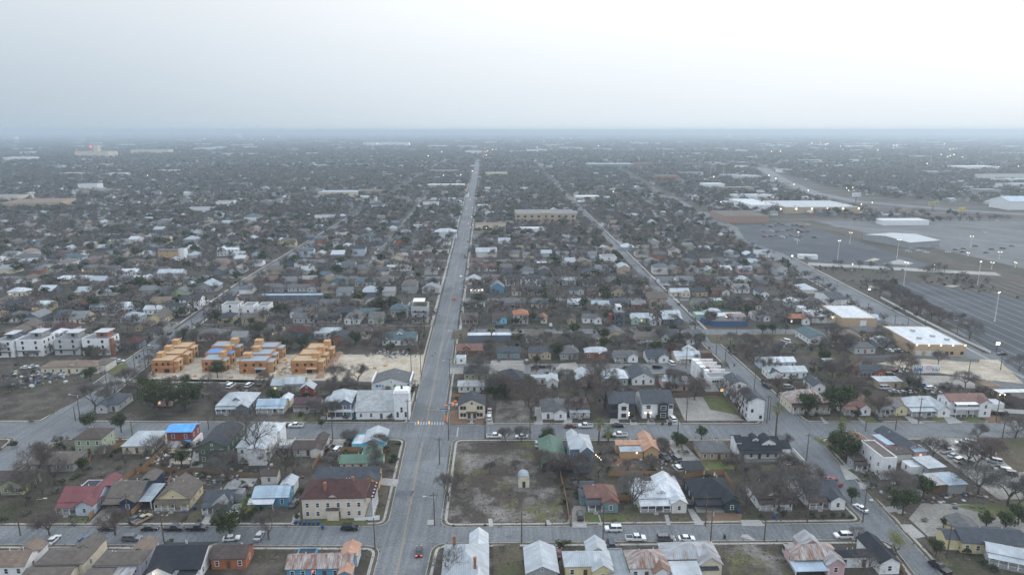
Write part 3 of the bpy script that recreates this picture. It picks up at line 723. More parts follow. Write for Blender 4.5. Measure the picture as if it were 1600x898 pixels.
    for f in xg:                # gables or dormers that face the street: (centre fraction, width, z offset)
        fx, gw, dz = f; xx = -w2 + fx * w; hh = gw / 2 * 0.65
        b = MB(); r = MB(); zb = h - 0.1 + dz; y0 = m0 + (dz / max(pitch, 0.2)) - (0.1 if dz == 0 else 0); dep = hh / max(pitch, 0.25) + (0.9 if dz else 0.3)
        hb = zb + (0.9 if dz else 0.12)
        b.gable_body(xx - gw / 2, xx + gw / 2, y0, y0 + dep + (1.6 if dz else 0), zb - 0.4, hb, hh, 'y'); r.gable_roof(xx - gw / 2, xx + gw / 2, y0, y0 + dep + (1.6 if dz else 0), hb, hh, 'y', 0.25, th=0.12)
        b.build('dormer', ww, root); r.build('dormer_roof', rm, root, uv=True)
        if dz: add_window(root, xx, y0, zb + 0.1, 0, min(1.0, gw * 0.5), 0.75, tr, near)
    for fx, fy in chim:
        b = MB(); zt = h + rs + 0.9; b.box(-w2 + fx * w - 0.35, -w2 + fx * w + 0.35, m0 + fy * (d - m0) - 0.35, m0 + fy * (d - m0) + 0.35, h - 0.4, zt); b.box(-w2 + fx * w - 0.43, -w2 + fx * w + 0.43, m0 + fy * (d - m0) - 0.43, m0 + fy * (d - m0) + 0.43, zt - 0.25, zt - 0.05)
        b.build('chimney', W('brick'), root)
    for e in extra:             # further blocks: (name, fx0, fx1, y0, y1, z0, h, kind, pitch, roof, wall)
        n_, f0, f1, y0, y1, z0, hh, kd, pt, rf, wl = e
        body(root, -w2 + f0 * w, -w2 + f1 * w, y0, y1, z0, hh, kd, pt, W(wl) if isinstance(wl, str) else wl, R(rf) if isinstance(rf, str) else rf, n_, n_ + '_roof', 0.3 if kd != 'flat' else 0)
    NHOUSE[0] += 1
    if near:                    # plumbing vents and a gutter board
        for k in range(2):
            vx, vy = RND.uniform(-w2 * .6, w2 * .6), m0 + (d - m0) * RND.uniform(0.55, 0.8)
            if kind != 'flat':
                b = MB(); b.tube((vx, vy, h), (vx, vy, h + rs * 0.75 + 0.5), 0.09, 0.09, 5); b.build('vent_pipe', TRIM, root)
    return root

def canopy(root, x0, x1, y0, y1, z0, z1, mat, posts=True):
    b = MB(); b.slope((x0, y0, z0), (x1, y0, z0), (x1, y1, z1), (x0, y1, z1), 0.1); b.build('canopy', mat, root, uv=True)
    if posts:
        for x in (x0 + 0.2, x1 - 0.2): place('porch_post', post_mesh(z0), root, (x, y0 + 0.2, 0))
def lamp(root, x, y, z, r=0.16, mat=None, name='wall_lamp'):
    b = MB(); b.tube((x, y, z - r), (x, y, z + r), r * 0.8, r, 6); b.build(name, mat or LAMP, root)
# ------------------------------------------------------------------ houses, measured one by one
H = house
tile(0, 738)
H('pale green house with brown hip roof|at the edge of the vacant yard', -180, 200, 200, 12, 'hip', 'brown', 'olive', wing=('R', .5, 2.5))
r = H('red metal roofed cottage with white porch', 490, 815, 382, 15, 'gx', 'redm', 'paleblue', wing=('R', .43, 2.6), porch=1, extra=(('back_wing', .55, .95, 13, 24, -.3, 3.1, 'gy', .5, 'redm', 'lilac'), ('side_wing', .05, .5, 14.5, 22, -.3, 2.8, 'flat', 0, 'dark', 'lilac')))
H('navy blue house with taupe roof', 908, 1190, 348, 17, 'gx', 'taupe', 'navy', wing=('R', .46, 3), porch=1, posts=False, pitch=.42, extra=(('back_wing', .55, 1, 16, 24, -.3, 3.6, 'gy', .45, 'taupe', 'navy'),))
r = H('yellow gabled cottage|with a taupe roof and cluttered front porch', 1355, 1648, 350, 15, 'gy', 'taupe', 'yellow', porch=1, pitch=.62, xg=())
canopy(r, -11.5, -6.6, 2, 12, 2.5, 3.1, R('smetal'))
# row along the bottom, seen from behind
H('white walled house with rusty brown roof', -330, 205, 830, 10, 'gx', 'tan', 'white', za=3.0, extra=(('street_wing', .62, .99, 9, 15, -.3, 3.2, 'gy', .5, 'tan', 'white'),))
H('cream house with wide grey brown roof', 320, 722, 806, 10, 'hip', 'taupe', 'cream', za=3.2, pitch=.42, extra=(('street_wing', .5, .99, 9, 17, -.3, 3.28, 'gy', .5, 'taupe', 'cream'), ('rear_room', -.08, .9, -6, -.05, -.3, 2.7, 'gx', .3, 'taupe', 'cream')))
r = H('pink lavender house with patched brown roof', 838, 1222, 812, 9, 'hip', 'taupe', 'lilac', za=3.2, pitch=.42, extra=(('street_wing', .55, .99, 8, 16, -.3, 3.28, 'gy', .5, 'tan', 'lilac'), ('rear_room', -.05, .5, -5, -.05, -.3, 2.6, 'gx', .3, 'taupe', 'lilac')))
canopy(r, -.5, 5.2, -3.5, -.1, 2.4, 2.8, R('gmetal'))
tile(270, 738)
r = H('white house with black shingle roof', -205, 232, 850, 17, 'gx', 'black', 'white', za=3.1, pitch=.45, extra=(('rear_gable', .0, .5, -2.4, 3, -.3, 3.05, 'gy', .55, 'black', 'white'), ('back_porch', .62, .95, -2, -.05, -.3, 2.5, 'shed', .25, 'black', 'white')))
lamp(r, -4.0, -2.55, 3.6, .22)
H('slate blue cottage with grey gabled wing', 255, 463, 380, 12, 'gx', 'slate', 'slate', wing=('R', .5, 3), porch=1, wroof='lgrey', extra=(('back_wing', .45, .98, 11, 18, -.3, 3.2, 'gy', .55, 'lgrey', 'slate'), ('side_room', 1.0, 1.35, 10, 14, -.3, 3, 'flat', 0, 'lgrey', 'grey')))
r = H('bright blue house with striped metal roof', 712, 1010, 302, 9, 'gx', 'bmetal', 'blue', pitch=.4, extra=(('back_wing', .6, 1.0, 8.5, 16, -.3, 3.2, 'gy', .55, 'metal', 'white'),))
canopy(r, -6.2, 1.6, -2.6, -.05, 2.3, 2.9, R('white'))
H('small white shed with brown roof|behind the bright blue house', 780, 915, 106, 5, 'gx', 'brown', 'offwhite', name='shed', cat='shed', group=None, side=False)
r = H('big beige two storey house with maroon roof', 1145, 1682, 405, 10.5, 'hip', 'maroon', 'beige', st=2, h=6.6, pitch=.6, ds=1, wins=6, chim=((.36, .2), (.78, .5)), xg=((.5, 4.2, 0.0),), extra=(('bay', .41, .59, -1.1, -.04, -.3, 3.3, 'shed', .3, 'brown', 'beige'),))
w2 = 9.2
b = MB(); b.box(w2 + .1, w2 + 2.6, .6, 9, -.3, .6); b.build('porch_floor', plain((.3, .3, .3), name='porch_boards'), r)
for k in range(5): place('porch_post', post_mesh(6.2), r, (w2 + 2.3, .9 + 1.95 * k, .5), 0, (1.6, 1.6, 1))
b = MB(); b.slope((w2 + .4, 9.4, 6.5), (w2 + .4, .2, 6.5), (w2 + 2.9, .2, 6.35), (w2 + 2.9, 9.4, 6.35), .2); b.build('porch_roof', R('maroon'), r)
b = MB(); b.box(w2 + 2.5, w2 + 2.6, .8, 9, 1.4, 1.5); b.box(w2 + 2.4, w2 + 4.4, -1.2, -1.1, .5, 1.4); b.box(w2 - 3, w2 + 4.4, -1.25, -1.15, -.2, .9); b.build('railing', TRIM, r)
b = MB(); b.mesh8([(w2 - 3, -1.1, -.3), (w2 + 4.3, -1.1, -.3), (w2 + 4.3, .6, -.3), (w2 - 3, .6, -.3), (w2 - 3, -1.1, -.1), (w2 + 4.3, -1.1, .5), (w2 + 4.3, .6, .5), (w2 - 3, .6, -.1)]); b.build('ramp', CONC, r)
H('long dark roofed house with wooden end wall', 1258, 1800, 150, 11, 'gx', 'slate', 'copper', pitch=.5, h=3.3, extra=(('side_wing', .72, 1.02, -1.2, 5, -.3, 3.2, 'gy', .6, 'slate', 'copper'),))
H('orange board house under bare trees', 345, 642, 848, 8, 'gx', 'brown', 'orange', pitch=.5)
r = H('blue house under rusty patchwork metal roof', 1000, 1560, 838, 9, 'gx', 'rmetal', 'blue', za=3.2, pitch=.5, extra=(('street_wing', .78, 1.04, 7, 15, -.3, 3.3, 'gy', .55, 'crust', 'paleblue'), ('rear_wing', .84, 1.04, -4, 1, -.3, 3.1, 'gy', .55, 'crust', 'blue'), ('side_room', .05, .35, 9.2, 14, -.3, 2.9, 'flat', 0, 'dark', 'blue')))
lamp(r, -1.5, -.3, 2.4, .15, REDL, 'red_lamp')
tile(540, 738)
r = H('white tin roofed house with brick chimneys|at the avenue corner', 850, 1245, 945, 17, 'hip', 'metal', 'white', za=3.2, ds=.85, pitch=.62, chim=((.22, .8), (.72, .15)), extra=(('street_wing', .58, 1.0, -2, 23, -.3, 3.4, 'gy', .75, 'white', 'white'),))
tile(800, 738)
def arched_shed(label, x0, x1, y, d, h, mat, wall, rz=2):
    a, c = G(*tp(x0, y)), G(*tp(x1, y)); w = c[0] - a[0]; X, Y = (a[0] + c[0]) / 2, a[1]
    root = empty('shed', (X, Y, ZL), math.radians(rz)); tag(root, landmark(label, X, Y + d / 2), 'shed'); FOOT.append((X, Y + d / 2, w))
    pts = [(-w / 2, 0), (w / 2, 0), (w / 2, h * .6)] + [(w / 2 * math.cos(t), h * .6 + h * .4 * math.sin(t)) for t in np.linspace(.25, math.pi - .25, 7)] + [(-w / 2, h * .6)]
    b = MB(); n = len(pts); b.v = [(p[0], .1, p[1]) for p in pts] + [(p[0], d - .1, p[1]) for p in pts]; b.f = [tuple(range(n)), tuple(range(2 * n - 1, n - 1, -1))] + [(i, i + n, (i + 1) % n + n, (i + 1) % n) for i in range(n)]; b.m = [0] * len(b.f)
    b.build('wall', wall, root)
    b = MB(); q = [(p[0] * 1.05, p[1] + .06) for p in pts[2:]]
    for i in range(len(q) - 1): b.slope((q[i][0], -.1, q[i][1]), (q[i][0], d + .1, q[i][1]), (q[i + 1][0], d + .1, q[i + 1][1]), (q[i + 1][0], -.1, q[i + 1][1]), .05)
    b.build('roof', mat, root, uv=True)
    place('door', door_mesh(DOORM[4]), root, (0, .1, 0)); return root
arched_shed('small arched shed with silvery roof|on the vacant lot', 57, 152, 134, 4, 4.2, R('smetal'), W('cream'))
r = H('teal cottage with red roof and striped gable', 668, 930, 356, 13, 'hip', 'redrust', 'teal', wing=('R', .5, 3), porch=1, pitch=.62, wwall='teal', porchroof='slate', extra=(('side_room', -.2, .02, 6, 12, -.3, 2.8, 'gx', .3, 'slate', 'teal'), ('back_room', -.1, .35, 12.8, 18, -.3, 3, 'gx', .4, 'slate', 'teal')))
b = MB(); ww_ = 3.55
for k in range(4): q = 1 - (k + .5) / 4.3; b.box(2.35 + .0 - q * 2.0 + .75, 2.35 + q * 2.0 + .75, -.12, -.03, 3.38 + k * .36, 3.38 + k * .36 + .18)
b.build('gable_stripe', plain((.45, .07, .06), name='red_paint'), r)
H('white house with bright white metal roofs', 1125, 1530, 360, 17, 'hip', 'white', 'offwhite', wing=('R', .32, 3.2), porch=1, pitch=.45, xg=((.52, 2.2, .5),), extra=(('side_wing', -.06, .3, 7, 17, -.3, 3.4, 'gy', .55, 'white', 'offwhite'), ('back_wing', .5, 1.02, 12, 21, -.3, 3.4, 'gy', .5, 'white', 'offwhite')))
r = H('grey house with ribbed silver gable roof', 130, 402, 884, 16, 'gy', 'metal', 'grey', za=3.1, pitch=.42, wins=2)
r = H('yellow house with pale metal hip roof', 478, 884, 868, 12, 'hip', 'metal', 'yellow', za=3.2, pitch=.6, wing=('R', .42, 2), extra=(('street_wing', .55, .99, 11, 19, -.3, 3.3, 'gy', .7, 'metal', 'yellow'),))
lamp(r, -8.9, 9, 3.2, .2)
r = H('long flat grey metal carport', 852, 1035, 898, 17, 'flat', 'greym', 'grey', za=2.9, h=2.9, name='carport', cat='carport', group=None, wins=0, side=False)
H('rust streaked pyramid roofed house', 1050, 1392, 885, 14, 'pyr', 'rmetal', 'white', za=3.2, pitch=.62, wing=('R', .42, 2), wroof='rust')
tile(1070, 738)
r = H('weathered metal roofed house with pale yellow gable', -155, 330, 812, 14, 'pyr', 'gmetal', 'cream', za=3.2, pitch=.62, wing=('R', .4, 2.5), extra=(('rear_room', -.02, .55, -5, 1.9, -.3, 2.8, 'shed', .18, 'metal', 'cream'), ('rear_closet', .62, .9, -1.8, -.05, -.3, 2.5, 'shed', .2, 'dark', 'cream')))
r = H('pink house with rusty grey metal roof', 1000, 1410, 812, 13, 'hip', 'rmetal', 'pink', za=3.2, pitch=.6, wing=('R', .38, 2.2), wroof='gmetal', extra=(('street_wing', .35, .8, 12, 19, -.3, 3.3, 'gy', .7, 'gmetal', 'pink'),))
canopy(r, -7.6, 1.4, -1.6, 2.1, 2.5, 2.9, R('bmetal'))
tile(1320, 738)
r = H('white board house with black L shaped roof', -30, 492, 800, 9, 'gx', 'black', 'white', za=3.2, h=3.4, pitch=.5, wing=('R', .34, 3), wins=3, extra=(('street_wing', .66, 1.0, 8, 17, -.3, 3.45, 'gy', .6, 'black', 'white'),))
H('yellow house with slate grey roofs', 1035, 1570, 722, 11, 'gx', 'slate', 'yellow', pitch=.4, rz=-6, extra=(('side_wing', -.22, .28, 1.5, 8, -.3, 3.3, 'gx', .45, 'slate', 'yellow'), ('back_wing', .1, .5, 8, 17, -.3, 3.2, 'gy', .4, 'grey', 'yellow')))
H('low house with ribbed pale metal roof|at the edge of the bottom street', 1310, 1900, 900, 9, 'gx', 'metal', 'lgrey', pitch=.4, rz=-24, porch=1)
tile(1070, 738)
H('dark green house with yellow trimmed gable', 108, 474, 355, 19, 'hip', 'black', 'dgreen', wing=('R', .34, 3), porch=1, pitch=.5, posts=False, wwall='dgreen')
H('white house with brown porch roof', 655, 945, 348, 15, 'hip', 'brown', 'white', porch=1, pitch=.5, xg=((.5, 3.4, .3),))
H('grey roofed house with white front gable', 1090, 1402, 332, 17, 'gx', 'slate', 'white', wing=('R', .4, 2.6), porch=1, porchroof='brown', pitch=.42, extra=(('side_wing', -.05, .3, 12, 19, -.3, 3.1, 'gy', .5, 'grey', 'white'),))

tile(0, 560)
r = H('sage green two storey house', 672, 905, 845, 11, 'hip', 'brown', 'sage', st=2, h=6.0, pitch=.45, wins=3)
H('low grey house with brown roof|beside the sage green house', 230, 640, 995, 12, 'hip', 'taupe', 'grey', pitch=.3, h=2.7)
H('cream bungalow with pale metal hip roof', 1082, 1330, 838, 16, 'hip', 'metal', 'cream', pitch=.35, h=3)
H('grey cottage with small white porch gable', 850, 1020, 482, 18, 'hip', 'slate', 'lgrey', pitch=.35, wing=('L', .55, 1.5), h=3)
H('low pinkish house with brown roof|under the dark live oak', 1370, 1500, 420, 14, 'gy', 'brown', 'pink', pitch=.35, lit=1)
tile(250, 590)
b = None
r = H('red board house under blue roofing sheet', 75, 290, 615, 9, 'gx', 'bluetarp', 'redw', st=2, h=6.2, pitch=.25, wins=2)
b = MB(); b.box(-5.3, 5.3, -.06, 6.9, -.3, 2.6); b.build('house_wrap', W('white'), r)
place('door', door_mesh(DOORM[4]), r, (2.6, -.08, .1), 0, (1.8, 1, 1)); canopy(r, 1.4, 4.2, -1.2, -.1, 2.7, 3.1, R('bluetarp'), False)
r = H('tall dark green house with bumped out back', 350, 590, 752, 22, 'gy', 'dark', 'green', st=2, h=6.2, pitch=.42, extra=(('back_bay', .5, .98, -2, -.05, -.3, 4.6, 'shed', .3, 'dark', 'green'),))
for z in (.9, 3.0): add_window(r, 2.0, -2.05, z, 0, 1.3, 1.3)
r = H('tall white house with pale metal hip roof', 690, 945, 752, 24, 'hip', 'metal', 'white', st=2, h=6.0, pitch=.62, wins=3, extra=(('back_wing', .4, 1.0, -2, 3, -.3, 6.0, 'hip', .5, 'white', 'white'), ('upper_wing', .62, 1.1, 16, 25, -.3, 6.2, 'hip', .5, 'white', 'white')))
b = MB(); b.box(5.5, 11.5, 6, 12, 2.6, 2.8); b.box(11.3, 11.5, 6, 12, 2.8, 3.8); b.box(5.5, 11.5, 5.9, 5.99, 2.8, 3.8); b.build('roof_deck', W('lgrey'), r)
H('low brown roofed house|by the hedge gap and parked dark cars', 1175, 1425, 692, 9, 'gx', 'brown', 'lgrey', pitch=.4, h=2.9, extra=(('side_wing', .62, 1.0, -1.5, 15, -.3, 3.0, 'gy', .5, 'brown', 'offwhite'),))
tile(400, 560)
H('sky blue house with white metal gable', 945, 1128, 815, 14, 'gy', 'metal', 'sky', pitch=.4, wins=2, extra=(('flat_wing', -.55, -.005, .2, 11, -.3, 3, 'flat', 0, 'white', 'sky'),))
H('pale yellow house with green metal roof', 742, 1105, 985, 8, 'gx', 'greenm', 'cream', pitch=.4, h=2.9, extra=(('back_wing', .45, .9, 7, 15, -.3, 3, 'gy', .5, 'greenm', 'cream'),))
H('tiny white shed with dark roof|inside the fenced yard', 632, 718, 905, 3.5, 'gx', 'dark', 'offwhite', pitch=.3, name='shed', cat='shed', group=None, side=False, h=2.4)
tile(250, 590)
H('white trimmed bungalow with pale metal dormered roof', 490, 775, 328, 20, 'hip', 'metal', 'slate', wing=('R', .36, 1.6), porch=1, pitch=.42, xg=((.55, 2.6, 1.0),), door=3)
H('cream cottage with white porch and blue metal roof', 845, 1085, 325, 10, 'gx', 'bmetal', 'cream', porch=1, pitch=.5, lit=0, extra=(('back_wing', .7, 1.05, 9, 17, -.3, 3.2, 'gy', .55, 'white', 'cream'),))
H('white railed cottage with dark maroon metal roof', 1172, 1398, 310, 9, 'gx', 'maroonm', 'lgrey', porch=1, pitch=.62)
tile(400, 560)
r = H('two storey grey house with double gallery', 640, 840, 522, 16, 'hip', 'metal', 'slate', st=2, h=6.4, pitch=.55, wing=('R', .55, 1.6), wroof='metal', extra=(('side_wing', -.3, .02, 4, 14, -.3, 4.6, 'gy', .45, 'smetal', 'copper'),))
b = MB(); b.box(-4.9, 4.9, -1.5, 0, 3.1, 3.3); b.box(-4.9, 4.9, -1.5, -1.42, 3.3, 4.2); b.box(-4.9, 4.9, -1.5, 0, -.3, .4); b.build('gallery', TRIM, r)
for k in range(4): place('porch_post', post_mesh(5.6), r, (-4.7 + 3.13 * k, -1.35, .4))
r = H('white church with grey roof and corner tower', 880, 1322, 532, 16, 'gx', 'churchgrey', 'white', ds=1, h=3.6, pitch=.68, wins=5, cat='church', name='church', group=None, wroof='lgrey')
bx = MB(); bx.box(5.3, 11.2, -.9, 5, -.3, 11.0); bx.build('tower', W('white'), r)
bx = MB(); bx.box(5.1, 11.4, -1.1, 5.2, 11.0, 11.3); bx.box(5.6, 10.9, -.6, 4.7, 11.3, 12.0); bx.build('tower_cap', W('white'), r)
bx = MB(); bx.tube((8.2, 2, 12.0), (8.2, 2, 13.2), .5, .35, 8); bx.build('bell_stand', DARKTRIM, r)
for x in (6.6, 8.2, 9.8): add_window(r, x, -.92, 1.0 if x != 8.2 else 3.0, 0, 1.1, 2.4)
for k in range(3):
    q = MB(); q.gable_body(-6.8 + 4.2 * k - .9, -6.8 + 4.2 * k + .9, 3.6, 7, 4.8, 5.6, .6, 'y'); q.build('roof_vent', R('slate'), r)
bx = MB(); bx.box(-13.9, -11.1, 1.5, 9, -.3, 2.6); bx.build('side_porch', W('teal'), r); bx = MB(); bx.slope((-14.2, .6, 2.65), (-11.0, .6, 2.65), (-11.0, 9, 3.6), (-14.2, 9, 3.6)); bx.build('side_porch_roof', R('white'), r)
r = H('white hall with grey gable roof and painted front', 1018, 1360, 292, 12, 'gy', 'grey', 'white', ds=1, h=3.8, rise=2.6, wins=0, cat='hall', name='hall', group=None, extra=(('parapet', 0, .03, -.2, 12, -.3, 5.2, 'flat', 0, 'white', 'white'), ('parapet', .97, 1.0, -.2, 12, -.3, 5.2, 'flat', 0, 'white', 'white')), side=False)
b = MB()
for x, w_, z, m_ in ((-6.8, 1.2, 2.2, 0), (-5.3, .8, 2.3, 0), (-4.0, .6, 2.1, 0), (3.8, .35, 2.0, 2), (4.6, .35, 2.0, 2), (5.4, .35, 2.0, 2), (6.2, .35, 2.0, 2), (7.0, .9, 2.4, 2)): b.box(x, x + w_, -.05, -.01, z, z + 1.1, m_)
b.poly([(.6, -.03, 2.2), (2.6, -.03, 2.2), (1.6, -.03, 3.8)], 1)
b.build('painted_sign', [plain((.05, .22, .40), name='blue_paint'), plain((.15, .40, .10), name='green_paint'), plain((.04, .05, .06), name='black_paint')], r)
H('green grey cottage with tall pale metal gable', 140, 400, 296, 9, 'gx', 'smetal', 'sage', pitch=.4, lit=1, extra=(('side_wing', .45, 1.08, -.05, 8, -.3, 3.9, 'gx', .6, 'metal', 'sage'),))
H('small red cottage with silver roof', 392, 505, 330, 7, 'gy', 'metal', 'redw', pitch=.6, wins=1)

tile(580, 600)
r = H('cream two storey duplex with dark split gable', 770, 998, 305, 12, 'gy', 'dark', 'cream', st=2, h=5.8, pitch=.42, wins=0, trim=DARKTRIM)
for x in (-4.1, 2.5):
    for z in (1.0, 3.9):
        for k in (0, 1.25): add_window(r, x + k, 0, z, 0, 1.1, 1.5, DARKTRIM)
b = MB(); b.box(-2.2, 2.2, -1.3, 0, 2.85, 3.15); b.build('door_canopy', W('brown'), r)
for x in (-1.1, 1.1): place('door', door_mesh(DOORM[4]), r, (x, 0, .2), 0, (1.2, 1, 1.15))
b = MB(); b.box(-2, 2, -1.2, -.02, -.3, .12); b.build('door_step', CONC, r)
tile(700, 500)
H('low white house with grey metal roof|behind the cream duplex', 92, 315, 636, 9, 'gx', 'gmetal', 'offwhite', pitch=.3, h=3)
tile(800, 600)
H('white cottage with grey gabled roof', 265, 480, 318, 17, 'hip', 'grey', 'white', wing=('R', .5, 1), pitch=.5)
H('white cottage with brown hip roof and tin porch', 510, 682, 304, 16, 'hip', 'taupe', 'white', porch=1, porchroof='metal', pitch=.55, wins=2)
r = H('black and white modern duplex', 850, 1075, 300, 15, 'gx', 'slate', 'dark', st=2, h=6.3, pitch=.42, wins=0, extra=(('white_bay', .34, .74, -1.2, 5, -.3, 6.5, 'gy', .35, 'dark', 'white'),), side=False)
for z in (.9, 3.9): add_window(r, .5, -1.22, z, 0, 1.9, 1.6, DARKTRIM)
for z in (.3, 3.6): add_window(r, -3.4, 0, z, 0, 2.6, 2.0, DARKTRIM)
b = MB(); b.box(-5.0, -1.9, -1.2, -.02, 3.1, 3.3); b.box(-5.0, -1.9, -1.2, -1.12, 3.3, 4.2); b.build('balcony', DARKTRIM, r); lamp(r, 2.6, -.9, 2.6, .2); lamp(r, 2.6, -.9, 1.6, .12)
r = H('dark modern duplex with white upper bays', 1140, 1410, 300, 17, 'gx', 'slate', 'white', st=2, h=6.4, pitch=.42, wins=0, extra=(('dark_bay', .5, .82, -1.2, 5, -.3, 6.4, 'gy', .35, 'dark', 'dark'),))
for z in (1.0, 4.0): add_window(r, 1.9, -1.22, z, 0, 2.2, 1.8)
for x in (-3.8, 5.2): add_window(r, x, 0, 4.0, 0, 1.8, 1.7)
place('door', door_mesh(DOORM[0]), r, (-3.8, 0, .2)); lamp(r, -4.9, -.2, 2.4); lamp(r, -2.8, -.2, 2.4)
tile(920, 500)
r = H('tall white gabled townhouse|on the corner of the palm crossing', 1390, 1532, 885, 14, 'gy', 'slate', 'white', st=3, h=8.6, pitch=.4, wins=0, trim=DARKTRIM)
add_window(r, -1.6, 0, 3.6, 0, 1.0, 1.4, DARKTRIM); add_window(r, 1.9, 0, .9, 0, 1.1, 1.4, DARKTRIM)
H('white townhouse joined behind the tall corner one', 1255, 1385, 735, 13, 'gy', 'slate', 'white', st=3, h=8.2, pitch=.4, wins=1, trim=DARKTRIM, yoff=1.5)
r = H('stepped white terrace block with roof decks', 1040, 1270, 640, 6, 'flat', 'lgrey', 'white', ds=1, st=2, h=7.4, wins=0, cat='apartment block', name='apartment_block', group=None, side=False)
for k in range(4):
    y0 = 6.02 + 4.7 * k; b = MB(); b.box(-5.2 - .3 * k, 5.0 - .3 * k, y0, y0 + 4.65, -.3, 6.0); b.build('unit', W('white'), r)
    b = MB(); b.box(-2.6, 3.0, y0 + .4, y0 + 3.7, 6.004, 6.12); b.build('roof_deck', plain((.42, .20, .12), name='deck_boards'), r)
    b = MB(); b.box(3.2, 4.6, y0 + .3, y0 + 3.9, 6.004, 6.2); b.build('green_roof', GRASS, r)
    b = MB(); b.box(-5.2 - .3 * k, 5.0 - .3 * k, y0 + 4.1, y0 + 4.65, 6.002, 7.3); b.box(-5.2 - .3 * k, -3.2, y0 + 1, y0 + 4.08, 6.003, 7.7); b.build('parapet', W('white'), r)
for x in (-3.6, -2.6, -1.6): add_window(r, x, 0, 5.0, 0, .8, .9, DARKTRIM)
for x in (.5, 3.4): add_window(r, x, 0, .6, 0, 2.2, 1.6, DARKTRIM, True, True)
H('flat brown box garage|by the stepped white terrace', 978, 1080, 345, 8, 'flat', 'taupe', 'brown', name='garage', cat='garage', group=None, wins=0, side=False, h=3.4)
H('pink house with white metal roof|under bare branches', 728, 872, 622, 11, 'gx', 'white', 'pink', pitch=.4, extra=(('side_wing', -.45, .35, 5, 14, -.3, 3.1, 'gx', .5, 'white', 'pink'),))
H('grey green gabled hall with white front', 380, 575, 570, 18, 'gy', 'slate', 'white', pitch=.45)
H('teal house under white patched tin roof', 125, 340, 575, 13, 'hip', 'white', 'mint', pitch=.55)
tile(700, 500)
H('stone cottage with silver gable roof', 1130, 1265, 585, 15, 'gy', 'metal', 'stone', pitch=.5)
H('white L shaped house with pale tin roof', 735, 965, 600, 11, 'gx', 'metal', 'offwhite', wing=('R', .42, 5), pitch=.42)
H('black house with dark pyramid roof', 445, 662, 590, 14, 'pyr', 'dark', 'dark', pitch=.55)
H('dark roofed house beside the avenue|behind bare branches', 142, 352, 528, 11, 'hip', 'dark', 'olive', pitch=.5)
r = H('red rusty roofed house|beside the avenue', 78, 300, 322, 10, 'gx', 'redrust', 'brown', pitch=.55, xg=((.38, 3.4, .3),))
H('small white box shop with blue tin canopy', 75, 158, 385, 5, 'flat', 'bmetal', 'white', name='shop', cat='shop', group=None, h=3.4, wins=1)
H('long low building with white flat roof|set back from the avenue', 168, 560, 190, 9, 'flat', 'white', 'slate', name='workshop', cat='workshop', group=None, h=3.6, wins=0)
H('teal cottage with red front door', 432, 632, 338, 9, 'gx', 'slate', 'teal', pitch=.45, wins=3, door=1, xg=((.45, 3, 0),))
H('tan cottage with slate roof', 712, 905, 350, 11, 'gx', 'slate', 'tan', wing=('R', .5, 2), pitch=.45)
H('grey cottage with hip roof', 985, 1148, 350, 13, 'hip', 'grey', 'grey', pitch=.5)
H('brick cottage with silver hip roof', 1210, 1405, 352, 11, 'hip', 'metal', 'brick', wing=('R', .4, 2), pitch=.5)
tile(920, 500)
H('white cottage with grey roof and porch gable', 230, 430, 375, 10, 'gx', 'grey', 'white', wing=('R', .42, 2.5), porch=1)
H('white cottage with slate roof|beside a parked white van', 512, 700, 380, 12, 'gx', 'slate', 'white', wing=('R', .45, 2.5), porch=1)
H('cream house with yellow trim and pale tin roof', 765, 985, 385, 12, 'gx', 'metal', 'cream', porch=1, pitch=.4, lit=1, extra=(('back_wing', .5, 1.05, 9, 17, -.3, 3.6, 'gy', .6, 'metal', 'cream'),))
H('grey lean to shed|behind the white cottages', 520, 640, 268, 6, 'shed', 'gmetal', 'grey', name='shed', cat='shed', group=None, pitch=.2, wins=0, side=False)
tile(700, 500)
H('brown house hidden by trees', 1030, 1112, 205, 9, 'gx', 'brown', 'brown', pitch=.5); H('tan hut with grey roof|in the tree row', 1280, 1338, 208, 7, 'gy', 'grey', 'cream', pitch=.5)

tile(1180, 500)
H('old cream house with patched red tin roof', 330, 660, 832, 17, 'hip', 'rmetal', 'cream', st=1, h=4.2, porch=1, porchroof='maroonm', pitch=.6, xg=((.6, 5, .4),))
H('white cottage with dark red tin roof', 783, 1010, 840, 14, 'gx', 'redrust', 'white', wing=('R', .42, 3), porch=1, pitch=.6)
H('yellow cottage with tan patched roof', 1060, 1332, 838, 13, 'gx', 'tan', 'yellow', wing=('R', .38, 3), porch=1, porchroof='lgrey', wroof='lgrey')
tile(1340, 600)
H('white cottage with lilac grey tin roof', 470, 808, 292, 15, 'hip', 'metal', 'white', wing=('R', .32, 3), porch=1, pitch=.55)
r = H('white two storey house with rusty red roof', 820, 1165, 292, 13, 'gx', 'redrust', 'white', st=2, h=6.0, pitch=.4, wing=('R', .3, 2.5), wins=3)
b = MB(); b.box(-6.2, 3.6, .3, 2.4, 3.0, 3.2); b.box(-6.2, 3.6, .3, .4, 3.2, 4.3); b.slope((-6.4, .1, 5.3), (3.7, .1, 5.3), (3.7, 2.45, 5.7), (-6.4, 2.45, 5.7), .12); b.build('balcony', W('white'), r)
for k in range(5): place('porch_post', post_mesh(3.0), r, (-6.0 + 2.35 * k, .5, 0))
H('small white garage|beside the white two storey house', 1170, 1280, 238, 7, 'flat', 'metal', 'white', name='garage', cat='garage', group=None, h=3.2, wins=0, side=False)
r = H('open air restaurant with lit white canopy', 1250, 1560, 150, 9, 'flat', 'white', 'brown', name='restaurant', cat='restaurant', group=None, h=3.2, wins=4)
for k in range(9): lamp(r, -8.5 + 2.1 * k, -.3, 3.1, .14, LAMP, 'string_bulb')
